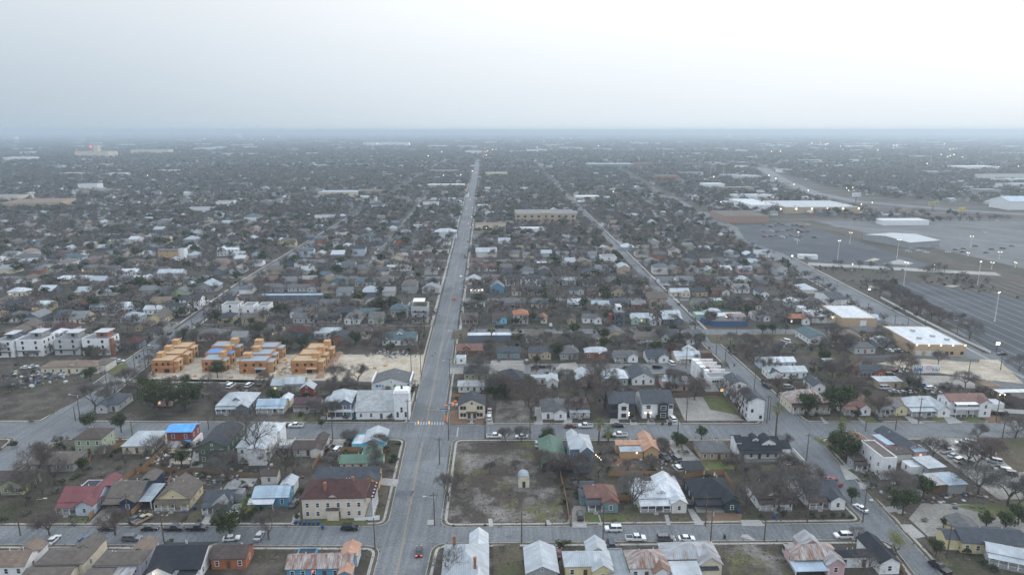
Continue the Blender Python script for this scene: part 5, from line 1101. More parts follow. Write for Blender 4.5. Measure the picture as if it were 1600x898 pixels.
for i, (x0, x1, y, nm) in enumerate(((560, 745, 745, 'back plywood house with tall parapet|of the easternmost cluster'), (495, 690, 800, 'middle plywood house|of the easternmost cluster'), (425, 650, 862, 'front plywood house beside the cream dirt lot'))):
    framed(nm, x0, x1, y, 9, PLY, 'R', 1 if i == 2 else 0)
# ------------------------------------------------------------------ vehicles
CARP = {}
def cpaint(c):
    if c not in CARP:
        m, t, b = base_mat('car_paint'); b.inputs['Base Color'].default_value = (*c, 1); b.inputs['Roughness'].default_value = .3; b.inputs['Metallic'].default_value = .15; b.inputs['Coat Weight'].default_value = .5
        CARP[c] = m
    return CARP[c]
CC = dict(white=(.72, .73, .74), silver=(.42, .44, .46), grey=(.12, .125, .135), black=(.014, .015, .017), red=(.28, .02, .025), maroon=(.10, .02, .025), blue=(.04, .12, .28), navy=(.02, .03, .06), tan=(.32, .25, .16), teal=(.05, .16, .17))
TYRE = plain((.015, .015, .016), .9, name='rubber'); RIM = plain((.35, .35, .36), .4, .6, name='wheel_rim'); HEADL = plain((.7, .72, .74), .2, name='headlight'); TAILL = plain((.3, .02, .02), .3, name='tail_light')
PROF = {  # side outlines (x forward, z): body then cabin, half width
 'sedan': ([(-2.3, .35), (2.3, .35), (2.32, .72), (2.1, .85), (1.1, .95), (-1.5, 1.0), (-2.25, .95), (-2.35, .7)], [(1.15, .94), (.35, 1.42), (-.95, 1.44), (-1.75, 1.0)], .9),
 'suv': ([(-2.45, .42), (2.45, .42), (2.5, .85), (2.35, 1.05), (1.3, 1.15), (-2.3, 1.18), (-2.5, 1.0), (-2.5, .6)], [(1.35, 1.14), (.65, 1.78), (-2.1, 1.8), (-2.38, 1.17)], .97),
 'pickup': ([(-2.9, .5), (2.8, .5), (2.85, .95), (2.7, 1.12), (1.5, 1.22), (-.75, 1.22), (-.76, 1.2), (-2.85, 1.2), (-2.9, .8)], [(1.55, 1.2), (.85, 1.85), (-.5, 1.87), (-.78, 1.21)], 1.0),
 'van': ([(-2.5, .4), (2.5, .4), (2.55, .9), (2.3, 1.1), (1.7, 1.2), (-2.4, 1.2), (-2.55, 1.0), (-2.55, .6)], [(1.85, 1.18), (1.0, 2.0), (-2.4, 2.02), (-2.48, 1.2)], 1.0)}
CARM = {}
def car_meshes(kind, colr):
    k = (kind, colr)
    if k in CARM: return CARM[k]
    bd, cb, hw = PROF[kind]; pm = cpaint(CC[colr])
    b = MB(); n = len(bd); prof = [(hw * .92, .0), (hw, .12), (hw, -.12)]
    b.v = [(x, -hw, z) for x, z in bd] + [(x, hw, z) for x, z in bd]
    b.f = [tuple(range(n)), tuple(range(2 * n - 1, n - 1, -1))] + [(i + n, (i + 1) % n + n, (i + 1) % n, i) for i in range(n)]; b.m = [0] * len(b.f)
    if kind == 'pickup':
        b.box(-2.75, -.9, -hw * .82, hw * .82, 1.19, 1.205, 1)
    body_ = b.mesh('body', [pm, DARKTRIM])
    g = MB(); c = cb; w0, w1 = hw * .96, hw * .78
    g.mesh8([(c[3][0], -w0, c[3][1]), (c[0][0], -w0, c[0][1]), (c[0][0], w0, c[0][1]), (c[3][0], w0, c[3][1]), (c[2][0], -w1, c[2][1]), (c[1][0], -w1, c[1][1]), (c[1][0], w1, c[1][1]), (c[2][0], w1, c[2][1])])
    cab = g.mesh('windows', GLASS)
    g = MB(); x0, x1, z = c[2][0] + .02, c[1][0] - .02, max(c[1][1], c[2][1]) - .01
    g.mesh8([(x0 - .1, -w1 - .02, z), (x1 + .1, -w1 - .02, z), (x1 + .1, w1 + .02, z), (x0 - .1, w1 + .02, z), (x0, -w1 + .06, z + .07), (x1, -w1 + .06, z + .07), (x1, w1 - .06, z + .07), (x0, w1 - .06, z + .07)])
    for xx in ((x0 + x1) / 2 - .05,) if kind != 'van' else (x0 + 1.2, x0 + 2.4):
        for s in (-1, 1): g.mesh8([(xx - .06, s * w0 - .02, c[0][1]), (xx + .06, s * w0 - .02, c[0][1]), (xx + .06, s * w0 + .02, c[0][1]), (xx - .06, s * w0 + .02, c[0][1]), (xx - .06, s * w1 - .02, z), (xx + .06, s * w1 - .02, z), (xx + .06, s * w1 + .02, z), (xx - .06, s * w1 + .02, z)])
    rf = g.mesh('roof', pm)
    CARM[k] = (body_, cab, rf, bd, hw); return CARM[k]
def _wheel():
    b = MB(); b.tube((0, -.11, 0), (0, .11, 0), .34, .34, 12); t = b.mesh('wheel', TYRE)
    b = MB(); b.tube((0, -.125, 0), (0, .125, 0), .2, .2, 8); return t, b.mesh('rim', RIM)
WHEEL, RIMM = _wheel()
def _lm(m, n):
    b = MB(); b.box(-.04, .04, -.2, .2, -.08, .08); return b.mesh(n, m)
HL, TL, TLR, HLW = _lm(HEADL, 'headlight'), _lm(TAILL, 'tail_light'), _lm(REDL, 'tail_light'), _lm(LAMPW, 'headlight')
CN = dict(sedan='car', suv='car', pickup='pickup truck', van='van')
def car(kind, colr, X, Y, rz, label=None, z=0.01, group='cars parked about the streets', tail=False, head=False, full=True):
    bm, cab, rf, bd, hw = car_meshes(kind, colr)
    r = empty({'sedan': 'car', 'suv': 'car', 'pickup': 'pickup_truck', 'van': 'van'}[kind], (X, Y, z), math.radians(rz))
    nm = {'sedan': 'car', 'suv': 'sport utility car', 'pickup': 'pickup truck', 'van': 'van'}[kind]
    if label: lb = landmark(label, X, Y); LM.pop()
    else: lb = autolabel([f'{colr} {nm} parked', f'parked {colr} {nm}'], X, Y)
    tag(r, lb, CN[kind], group)
    place('body', bm, r); place('windows', cab, r); place('roof', rf, r)
    L = max(x for x, _ in bd); zz = .36
    for sx in (-1, 1):
        for sy in (-1, 1):
            w = place('wheel', WHEEL, r, (sx * L * .6, sy * (hw - .08), .34))
            if full: place('rim', RIMM, w)
    if full or tail or head:
        for sy in (-1, 1):
            place('headlight', HLW if head else HL, r, (L + .0, sy * hw * .68, .74)); place('tail_light', TLR if tail else TL, r, (-L - .03, sy * hw * .7, .82))
    return r
def carp(kind, colr, x, y, rz, label=None, **k):
    X, Y = G(*tp(x, y)); return car(kind, colr, X, Y, rz, label, z=k.pop('z', .012 if Y < NEAR_Y else .02), full=Y < 340, **k)
LOTZ = ZL + .01
tile(540, 738); carp('sedan', 'black', 645, 705, 96, 'black car with red tail lights driving up the avenue', tail=True, group='cars driving'); carp('suv', 'black', 40, 500, 0, 'black sport utility car below the big beige house')
tile(0, 738)
for k, c, x, y, a, l in (('sedan', 'black', 945, 500, 0, 'black car at the kerb beyond the navy house drive'), ('sedan', 'black', 1320, 500, 3, 'black car before the yellow gabled cottage'), ('pickup', 'black', 1530, 502, 0, 'black pickup truck at the kerb by the utility pole'), ('suv', 'grey', 1160, 592, 0, 'dark grey roof racked car on the near kerb'), ('sedan', 'blue', 775, 597, 0, 'blue car half hidden by the cream house roof'), ('sedan', 'white', 470, 605, 90, 'white car beside the rusty roofed house')): carp(k, c, x, y, a, l)
for k, c, x, y, a, l in (('pickup', 'tan', 1255, 430, 65, 'tan old truck in the cluttered drive'), ('sedan', 'navy', 1195, 420, 80, 'dark blue car beside the tan old truck')): carp(k, c, x, y, a, l, z=LOTZ)
tile(270, 738)
for k, c, x, y, a, l in (('pickup', 'black', 215, 500, 0, 'black pickup truck with long bed before the slate cottage'), ('sedan', 'white', 515, 590, 10, 'white car under the live oak'), ('sedan', 'silver', 760, 570, 90, 'silver car under the bare trees')): carp(k, c, x, y, a, l)
carp('sedan', 'white', 505, 385, 62, 'white car in the slate cottage drive', z=LOTZ); carp('sedan', 'grey', 1065, 285, 85, 'grey car beside the bright blue house', z=LOTZ)
tile(800, 738)
for k, c, x, y, a, l, hd in (('suv', 'white', 890, 508, 180, 'white sport utility car on the far kerb', 0), ('pickup', 'white', 1085, 592, 0, 'white pickup truck on the near kerb', 0), ('suv', 'grey', 1345, 592, 0, 'dark grey car with lit headlights', 1), ('sedan', 'white', 1530, 592, 0, 'white car behind the weathered pyramid roof', 0)): carp(k, c, x, y, a, l, head=bool(hd))
for k, c, x, y, a, l in (('sedan', 'maroon', 408, 725, 80, 'maroon car beside the ribbed silver roof'), ('suv', 'navy', 868, 640, 90, 'dark car under the end of the grey carport'), ('suv', 'black', 597, 395, 88, 'black car in the gravel drive of the teal cottage'), ('sedan', 'black', 552, 100, 85, 'black car at the back fence')): carp(k, c, x, y, a, l, z=LOTZ)
tile(1070, 738)
carp('suv', 'white', 1388, 570, 180, 'white sport utility car near the corner'); carp('pickup', 'red', 1305, 95, 108, 'red pickup truck on the second street'); carp('sedan', 'white', 1540, 325, 108, 'white car by the corner pole')
tile(1320, 738); carp('pickup', 'black', 830, 850, 108, 'black pickup truck on the second street'.replace('second street', 'lower second street'))
tile(400, 560)
carp('pickup', 'white', 352, 600, 180, 'white pickup truck on the cross street'); carp('pickup', 'black', 215, 598, 180, 'black pickup truck behind the white one')
for k, c, x, y, a in (('suv', 'black', 650, 800, 75), ('suv', 'white', 715, 815, 80), ('suv', 'black', 800, 790, 80), ('pickup', 'black', 820, 735, 80)): carp(k, c, x, y, a, z=LOTZ)
tile(250, 590)
for k, c, x, y, a in (('van', 'white', 622, 85, 80), ('suv', 'white', 785, 78, 75)): carp(k, c, x, y, a, z=LOTZ)
tile(580, 600)
carp('pickup', 'white', 1080, 468, 0, 'white utility truck with ladder rack on the cross street'); carp('sedan', 'white', 1318, 470, 180, 'white patrol car on the cross street'); carp('sedan', 'white', 1038, 245, 92, 'white car behind another in the duplex drive', z=LOTZ); carp('suv', 'white', 1036, 305, 92, 'white car before another in the duplex drive', z=LOTZ); carp('sedan', 'silver', 1458, 540, 85, 'silver car beside the long green roof', z=LOTZ)
tile(800, 600)
for k, c, x, y, a, l in (('sedan', 'black', 290, 462, 0, None), ('sedan', 'maroon', 510, 380, 5, None), ('pickup', 'white', 645, 378, 180, 'white work truck before the brown hip cottage'), ('sedan', 'black', 925, 375, 0, None), ('sedan', 'black', 850, 462, 0, None), ('pickup', 'white', 945, 458, 180, None)): carp(k, c, x, y, a, l)
for k, c, x, y, a, l in (('sedan', 'black', 1065, 315, 80, None), ('sedan', 'grey', 1220, 315, 85, None), ('suv', 'white', 1405, 318, 100, 'white sport utility car beside the dark duplex'), ('pickup', 'grey', 1335, 655, 115, None), ('suv', 'grey', 1440, 665, 108, None), ('suv', 'white', 1450, 755, 105, 'white sport utility car before the board fence')): carp(k, c, x, y, a, l, z=LOTZ)
tile(1340, 600)
for i, (k, c, x, y, a) in enumerate((('suv', 'silver', 735, 560, 30), ('pickup', 'white', 780, 600, 25), ('sedan', 'silver', 835, 640, 30), ('suv', 'white', 895, 680, 25), ('pickup', 'black', 955, 708, 20), ('suv', 'white', 920, 540, 150), ('van', 'white', 965, 530, 150), ('suv', 'silver', 1005, 570, 150), ('pickup', 'white', 1050, 600, 150), ('suv', 'silver', 1090, 625, 150), ('sedan', 'white', 1130, 655, 150), ('suv', 'silver', 1195, 690, 150), ('suv', 'grey', 1235, 750, 150), ('suv', 'white', 1270, 770, 155), ('suv', 'black', 1320, 800, 160), ('sedan', 'silver', 1030, 548, 150), ('suv', 'grey', 1085, 585, 150), ('sedan', 'white', 1150, 620, 150))): carp(k, c, x, y, a, z=LOTZ, group='cars in the gravel yard')
for k, c, x, y, a in (('suv', 'black', 1195, 268, 160), ('suv', 'black', 1255, 272, 160), ('van', 'white', 240, 45, 0), ('sedan', 'silver', 400, 85, 10), ('sedan', 'silver', 690, 85, 10), ('pickup', 'blue', 560, 25, 10), ('suv', 'white', 640, 50, 10), ('suv', 'grey', 185, 305, 80), ('sedan', 'silver', 320, 75, 0), ('sedan', 'white', 460, 80, 5), ('suv', 'navy', 760, 45, 100)): carp(k, c, x, y, a, z=LOTZ, group='cars in the repair yard')
tile(1180, 500)
for k, c, x, y, a in (('sedan', 'white', 215, 235, 130), ('van', 'white', 265, 195, 130), ('suv', 'white', 300, 230, 130), ('sedan', 'white', 1175, 275, 110), ('sedan', 'white', 1255, 275, 110), ('suv', 'silver', 290, 600, 0), ('suv', 'black', 1180, 490, 10), ('sedan', 'white', 1300, 460, 20), ('sedan', 'maroon', 1240, 450, 20)): carp(k, c, x, y, a, z=LOTZ)
tile(1340, 440); carp('sedan', 'black', 1265, 640, 180, 'black car leaving the big parking lot', z=.02)
tile(700, 500)
for k, c, x, y, a in (('suv', 'grey', 690, 375, 90), ('sedan', 'black', 770, 418, 0), ('sedan', 'black', 830, 418, 0), ('sedan', 'black', 380, 95, 0), ('suv', 'navy', 450, 62, 0), ('sedan', 'white', 900, 50, 90), ('pickup', 'blue', 350, 605, 0)): carp(k, c, x, y, a)
tile(920, 500)
for k, c, x, y, a in (('van', 'white', 722, 390, 105), ('suv', 'black', 600, 422, 0), ('sedan', 'black', 335, 422, 0), ('suv', 'red', 725, 268, 0), ('suv', 'black', 1560, 590, 105)): carp(k, c, x, y, a)
tile(600, 440); carp('sedan', 'red', 618, 152, 96, 'red car with lit tail lights driving up the avenue', tail=True, group='cars driving')
tile(400, 360, 3.99); carp('sedan', 'black', 1305, 168, 276, 'black car coming down the avenue', group='cars driving'); carp('sedan', 'red', 393, 72, 100, 'red car with lit tail lights on the west street', tail=True)
for i in range(14): carp(RND.choice(['sedan', 'suv']), RND.choice(['white', 'silver', 'grey', 'black', 'navy']), 235 + 6.2 * i + RND.uniform(-2, 2) + (14 if i % 2 else 0), 190 - 7.5 * i, 98, group='cars along the west street')
for i in range(9): carp(RND.choice(['sedan', 'suv']), RND.choice(['white', 'silver', 'grey', 'black']), 690 + 9 * i + (16 if i % 2 else 0), 218 - 12 * i, 96, group='cars along the short street')
tile(0, 0, 1.0)
for i, (x, y, k, c, tl) in enumerate(((737, 356, 'sedan', 'white', 1), (741, 352, 'suv', 'silver', 0), (729, 400, 'suv', 'black', 0), (738, 325, 'sedan', 'white', 0), (743, 315, 'sedan', 'red', 1), (744, 300, 'suv', 'white', 0), (739, 340, 'van', 'white', 0), (742, 286, 'sedan', 'red', 1), (748, 285, 'suv', 'white', 0), (746, 275, 'sedan', 'silver', 1), (722, 432, 'sedan', 'silver', 0), (733, 378, 'suv', 'grey', 1))):
    carp(k, c, x - (2 if y > 330 else 0), y, 97 if tl else 277, tail=bool(tl), head=not tl, group='cars driving', z=.03)
tile(160, 430)
for k, c, x, y, a in (('suv', 'silver', 418, 640, 100), ('sedan', 'navy', 590, 515, 100), ('suv', 'black', 1035, 352, 100), ('suv', 'white', 810, 305, 20), ('sedan', 'white', 930, 240, 0)): carp(k, c, x, y, a)
tile(0, 430)
for k, c, x, y, a in (('sedan', 'white', 100, 380, 0), ('sedan', 'white', 360, 385, 0), ('suv', 'silver', 1010, 755, 10), ('sedan', 'white', 1050, 760, 10)): carp(k, c, x, y, a)
tile(0, 560)
for k, c, x, y, a in (('suv', 'silver', 130, 225, 20), ('pickup', 'grey', 75, 250, 20), ('sedan', 'white', 230, 90, 10), ('sedan', 'silver', 290, 80, 10)): carp(k, c, x, y, a, z=LOTZ)
tile(1200, 180, 3.99)
for k, c, x, y, a in (('van', 'white', 90, 765, -35), ('van', 'white', 180, 785, -25), ('pickup', 'black', 290, 765, -30), ('pickup', 'black', 150, 715, -30), ('pickup', 'red', 240, 725, -20), ('suv', 'black', 70, 680, -30), ('pickup', 'maroon', 65, 725, -30), ('suv', 'white', 1350, 735, 0), ('suv', 'silver', 900, 840, -20), ('suv', 'white', 985, 860, -20), ('sedan', 'black', 1210, 855, 0), ('sedan', 'white', 1430, 660, -10), ('sedan', 'red', 1500, 645, -10), ('sedan', 'white', 1305, 648, -10)): carp(k, c, x, y, a, group='vehicles on the eastern lots')
for i in range(26):
    carp(RND.choice(['sedan', 'suv', 'pickup', 'van']), RND.choice(['white', 'silver', 'grey', 'black', 'navy', 'red', 'tan']), -20 + 34 * (i % 9) + RND.uniform(-9, 9), 690 + 34 * (i // 9) + RND.uniform(-8, 8), -30, group='vehicles on the eastern lots')
for i in range(12): carp(RND.choice(['sedan', 'suv']), RND.choice(['white', 'silver', 'grey', 'black']), 870 + 60 * i + RND.uniform(-20, 20), 858 - 14 * (i % 4) + RND.uniform(-6, 6), -15, group='vehicles on the eastern lots')
for i in range(16): carp(RND.choice(['sedan', 'suv', 'van']), RND.choice(['white', 'silver', 'grey', 'black', 'red']), 20 + 19 * i + RND.uniform(-6, 6), 385 + 8.6 * i + RND.uniform(-14, 14), -60, group='cars on the highway', head=i % 3 == 0)

# ------------------------------------------------------------------ poles, lamps, wires
PM = {}
def pole_mesh(h):
    k = round(h * 2) / 2
    if k not in PM:
        b = MB(); b.tube((0, 0, 0), (0, 0, k), .2, .13, 7); p = b.mesh('pole', WOOD)
        b = MB(); b.box(-1.2, 1.2, -.06, .06, k - .9, k - .76)
        for x in (-1.1, -.6, .6, 1.1): b.tube((x, 0, k - .76), (x, 0, k - .55), .05, .03, 4)
        a = b.mesh('crossarm', WOOD)
        b = MB(); b.tube((.22, 0, k - 2.6), (.22, 0, k - 1.5), .25, .25, 7); PM[k] = (p, a, b.mesh('transformer', plain((.3, .31, .32), name='grey_steel')), k)
    return PM[k]
POLES = []
def ppole(x, y, h=11.0, arm=True, trans=False, lamp_arm=0):
    X, Y = G(x, y); pm, am, tm, hh = pole_mesh(h)
    r = empty('utility_pole', (X, Y, 0.02), math.radians(2)); tag(r, autolabel(['wooden utility pole standing', 'tall wooden utility pole standing'], X, Y), 'utility pole', 'wooden utility poles')
    place('pole', pm, r)
    if arm: place('crossarm', am, r)
    if trans: place('transformer', tm, r)
    if lamp_arm:
        b = MB(); b.tube((0, 0, hh - 1.6), (lamp_arm * 2.6, 0, hh - 1.2), .06, .05, 5); b.build('lamp_arm', plain((.4, .41, .42), name='lamp_arm_steel'), r); b = MB(); b.box(min(lamp_arm * 2.2, lamp_arm * 3.2), max(lamp_arm * 2.2, lamp_arm * 3.2), -.15, .15, hh - 1.28, hh - 1.1); b.build('lamp_head', plain((.5, .5, .5), name='lamp_head_steel'), r)
    POLES.append((X, Y, hh)); return r
for q in ((679, 820, 10.5, 1, 1, -1), (815, 847, 9.5), (586, 857, 9.5, 0), (701, 687, 12.5, 1, 1, 0), (687, 725, 10), (637.5, 661, 10), (649.5, 627, 10), (758, 685, 9), (828, 686, 10.5), (63, 821, 10, 1, 0, 1), (32, 836, 8, 0), (202, 817, 9.5), (256, 845, 9.5), (471, 820, 10), (942, 845, 11), (892, 822, 10), (1102, 821, 10), (1110, 848, 11, 1, 1), (1194, 844, 7.5, 0), (1261, 816, 10), (1348, 815, 11, 1, 0, 0), (1479, 872, 9.5), (1072, 660, 11), (1059, 678, 8, 0), (1198, 660, 11.5), (1202, 655, 9, 0), (1260, 718, 10), (1324, 725, 9), (1352, 674, 4.5, 0), (1399, 672, 7, 0), (1435, 661, 11), (1556, 659, 11), (1566, 685, 10), (125.6, 656, 12, 1, 1, -1), (118, 657, 6, 0), (169, 618, 12, 1, 0, -1), (212, 586, 12), (229, 587, 13), (233, 568, 10), (207, 681, 6, 0), (335, 658, 12), (326, 670, 7, 0), (520, 687, 9, 0), (643, 591, 13), (658, 591, 12), (703, 598, 12, 1, 1, -1), (710, 547, 12, 1, 0, -1), (672, 513, 11), (1151, 521, 10), (1211, 520, 11), (1119, 554, 10), (1133, 567, 10, 1, 1), (1086, 519, 9), (301, 519, 12, 1, 1), (342, 489, 12), (222, 545, 9), (320, 505, 9), (1072, 575, 11), (1178, 612, 10), (1258, 612, 9), (1338, 610, 8), (1435, 606, 9), (1397, 515, 9), (1418, 512, 9), (1355, 495, 9), (1495, 523, 10, 1, 0, -1), (1445, 512, 10, 1, 0, -1), (1563, 578, 10, 0), (1512, 592, 9, 0)):
    ppole(*q)
for i in range(14):
    Y = 400 + 42 * i; x = AVE(Y) + (9.2 if i % 2 else -9.2); X_, Y_ = x, Y
    zc = Y * CP + CAM_H * SP; ppole(800 + FOC * x / zc, 449 + FOC * (CAM_H * CP - Y * SP) / zc, 11, 1, i % 3 == 0, (-1 if i % 2 else 1) if i % 2 else 0)
WIRE = plain((.03, .03, .032), .6, name='wire')
def wires(a, c, n=2):
    """a sagging span between two poles"""
    for k in range(n):
        b = MB(); o = -1.0 + 2.0 * k; pts = []
        for i in range(9):
            t = i / 8; pts.append((a[0] + (c[0] - a[0]) * t + o * .3, a[1] + (c[1] - a[1]) * t + o, a[2] - .6 + (c[2] - a[2]) * t - 4 * .8 * t * (1 - t)))
        for p, q in zip(pts, pts[1:]): b.tube(p, q, .022, .022, 3, cap=False)
        o_ = b.build('power_wire', WIRE); m = ((a[0] + c[0]) / 2, (a[1] + c[1]) / 2)
        tag(o_, autolabel(['thin power wire strung', 'second thin power wire strung', 'sagging power wire strung', 'slack power wire strung'], *m), 'power wire', 'wires between the utility poles')
for i, j in ((14, 15), (15, 16), (16, 17), (17, 19), (10, 11), (11, 13), (0, 4), (3, 7), (7, 8), (8, 22), (22, 24), (26, 27), (30, 31), (33, 35), (35, 36), (2, 0)): wires(POLES[i], POLES[j])

def signal(X, Y, a, label, n=2, sign=True):
    r = empty('traffic_signal', (X, Y, .02), math.radians(a)); tag(r, landmark(label, X, Y), 'traffic signal', 'signals at the avenue crossing')
    b = MB(); b.tube((0, 0, 0), (0, 0, 6.6), .14, .1, 8); b.build('post', plain((.35, .36, .37), name='grey_steel'), r)
    b = MB(); b.tube((0, 0, 6.2), (8.5, 0, 6.6), .1, .06, 6); b.build('mast_arm', plain((.35, .36, .37), name='grey_steel'), r)
    for k in range(n):
        x = 4.2 + 4 * k; b = MB(); b.box(x - .22, x + .22, -.2, .2, 5.7, 6.9); h = b.build('signal_head', plain((.55, .30, .04), .6, name='signal_yellow'), r)
        b = MB()
        for z in (6.0, 6.3, 6.6): b.tube((x, -.2, z), (x, -.26, z), .13, .13, 8)
        b.build('lens', AMBER, h)
    if not sign: return
    b = MB(); b.box(.8, 3.6, -.03, .03, 6.55, 7.0); b.build('street_sign', plain((.06, .16, .42), .5, name='sign_blue'), r)
signal(*G(702, 664), 180, 'traffic signal on a mast arm|over the avenue north of the crossing'); signal(*G(637, 684), 0, 'traffic signal on a mast arm|at the near west corner', 2, False)
for x, y, l in ((696, 659, 'orange striped barrier at the east corner of the crossing'), (635, 652, 'orange striped barrier by the church corner')):
    X, Y = G(x, y); r = empty('barrier', (X, Y, ZL), 0); tag(r, landmark(l, X, Y), 'barrier')
    b = MB(); b.box(-.6, .6, -.05, .05, .5, 1.5); b.box(-.5, -.4, -.3, .3, 0, .5); b.box(.4, .5, -.3, .3, 0, .5); b.box(-.3, .3, -.04, .04, 1.6, 2.9); b.build('board', plain((.75, .2, .05), .6, name='safety_orange'), r)

LOTL = {}
def lot_light(x, y, hpx, label=None, group='tall light poles of the parking lots'):
    X, Y = G(x, y); zc = Y * CP + CAM_H * SP; h = hpx * zc / FOC * 1.02
    r = empty('light_pole', (X, Y, .02), RND.uniform(0, 3)); tag(r, autolabel(['tall lit light pole standing', 'lit lot lamp standing'], X, Y), 'light pole', group)
    b = MB(); b.tube((0, 0, 0), (0, 0, h), .24, .13, 8); b.tube((0, 0, 0), (0, 0, .9), .45, .45, 8); b.build('pole', plain((.62, .62, .60), name='pale_steel'), r)
    b = MB(); b.box(-1.2, 1.2, -.05, .05, h, h + .1); b.build('arm', plain((.62, .62, .60), name='pale_steel'), r)
    for s in (-1, 1):
        b = MB(); b.box(s * 1.1 - .4, s * 1.1 + .4, -.26, .26, h - .06, h + .08); b.build('lamp_head', LAMPW, r)
tile(1200, 360, 3.99)
for x, y, t in ((433, 185, 65), (802, 180, 60), (845, 345, 200), (1305, 340, 195), (1412, 568, 385), (509, 82, 14), (183, 85, 12), (1260, 110, 38), (523, 250, 210), (1035, 245, 215), (1440, 180, 135), (1393, 240, 200), (1540, 232, 200), (1247, 160, 140)):
    lot_light(*tp(x, y), (y - t) / 3.99)
def lit_sign(x, y, label, w=1.7, h=1.2, z=3.6):
    X, Y = G(x, y); r = empty('lit_sign', (X, Y, .02), 0); tag(r, landmark(label, X, Y), 'lit sign')
    b = MB(); b.tube((0, 0, 0), (0, 0, z), .18, .18, 7); b.build('post', DARKTRIM, r); b = MB(); b.box(-w / 2, w / 2, -.2, .2, z, z + h); f = b.build('cabinet', DARKTRIM, r); b = MB(); b.box(-w / 2 + .1, w / 2 - .1, -.24, -.201, z + .1, z + h - .1); b.build('screen', plain((.9, .9, .92), .5, 0, (.9, .95, 1.0), 3.0, 'lit_screen'), r)
lit_sign(1357, 461, 'white lit sign at the west lot fence'); lit_sign(1557, 549, 'white lit sign at the lot entrance', 2.2, 1.6); lit_sign(1237, 407, 'bluish lit sign at the upper lot')
def billboard(x, y, label, w, h, z, c):
    X, Y = G(x, y); r = empty('billboard', (X, Y, .02), math.radians(8)); tag(r, landmark(label, X, Y), 'billboard')
    b = MB(); b.tube((0, 0, 0), (0, 0, z), .6, .5, 8); b.build('post', DARKTRIM, r); b = MB(); b.box(-w / 2, w / 2, -.3, .3, z, z + h); b.build('panel', plain(c, name='poster'), r); b = MB(); b.box(-w * .38, w * .1, -.36, -.301, z + h * .35, z + h * .65); b.box(w * .2, w * .42, -.36, -.301, z + h * .2, z + h * .8); b.build('poster_print', plain(shade(c, .55), name='poster_print'), r)
billboard(1337, 316, 'white billboard beside the highway', 15, 6, 9, (.7, .72, .74)); billboard(1457, 330, 'yellow brown billboard on a dark post', 16, 6, 8, (.42, .36, .2)); billboard(1500, 345, 'yellow billboard near the overpass', 9, 5, 12, (.6, .48, .12)); billboard(1207, 291, 'pale billboard at the highway bend', 12, 6, 9, (.6, .62, .66))
# mural wall in the gravel lot
X, Y = G(1447, 583); r = empty('mural_wall', (X, Y, ZL), math.radians(2)); tag(r, landmark('white wall painted with a pink and blue mural', X, Y), 'mural wall')
b = MB(); b.box(-6.6, 6.6, 0, .4, 0, 4.0); b.build('wall', W('white'), r)
b = MB(); rr = random.Random(3)
for i in range(9): x = -6 + 1.0 * i * .45; b.box(x, x + .35, -.06, -.01, .6 + rr.random() * .8, 2 + rr.random() * 1.6, 0)
for i in range(7):
    t = i / 7 * 2 * math.pi; b.poly([(1 + .5 * math.cos(t), -.03 - .002 * i, 2.6 + .4 * math.sin(t)), (1 + 1.5 * math.cos(t - .3), -.03 - .002 * i, 2.6 + 1.1 * math.sin(t - .3)), (1 + 1.5 * math.cos(t + .3), -.03 - .002 * i, 2.6 + 1.1 * math.sin(t + .3))], 1)
for i in range(5): x = 2.8 + .75 * i; b.box(x, x + .4, -.06, -.01, .6 + rr.random(), 1.6 + rr.random() * 1.5, 2)
b.build('mural', [plain((.05, .16, .32), name='mural_blue'), plain((.62, .12, .30), name='mural_pink'), plain((.06, .07, .08), name='mural_black')], r)

# ------------------------------------------------------------------ fences, bins, small things
FW = plain((.30, .185, .10), .9, name='fence_wood'); FW2 = plain((.17, .125, .09), .9, name='old_fence_wood'); FMET = plain((.25, .26, .27), .6, .3, name='wire_fence'); FBLUE = plain((.03, .10, .24), .7, name='fence_blue'); FGREEN = plain((.16, .28, .18), .7, name='fence_green'); FWHITE = plain((.7, .7, .7), .7, name='fence_white')
PAN = {}
def panel(L, h, m):
    k = (round(L, 1), h, m.name)
    if k not in PAN:
        b = MB(); n = max(2, int(L / .3)); q = L / n
        for i in range(n): b.box(i * q + .012, (i + 1) * q - .012, -.015, .015, .05, h - (.04 if i % 2 else 0))
        b.box(0, L, .016, .06, h * .25, h * .25 + .08); b.box(0, L, .016, .06, h * .8, h * .8 + .08)
        PAN[k] = b.mesh('fence_panel', m)
    return PAN[k]
def fence(label, pts, m=None, h=1.9, cat='fence'):
    m = m or FW; P = [Vector(G(*p)) for p in pts]; mid = P[len(P) // 2]
    r = empty('fence', (P[0].x, P[0].y, ZL if P[0].y < NEAR_Y else 0), 0); tag(r, landmark(label, (P[0].x + P[-1].x) / 2, (P[0].y + P[-1].y) / 2), cat); LM.pop()
    b = MB(); b.box(-.06, .06, -.06, .06, 0, h + .08); pst = b.mesh('post', m)
    for a, c in zip(P, P[1:]):
        d = c - a; n = max(1, round(d.length / 2.5)); an = math.atan2(d.y, d.x); st = d.length / n
        for i in range(n):
            q = a + d * (i / n) - P[0]; o = place('panel', panel(st, h, m), r, (q.x, q.y, RND.uniform(-.03, .03)), an); place('post', pst, r, (q.x, q.y, 0), an)
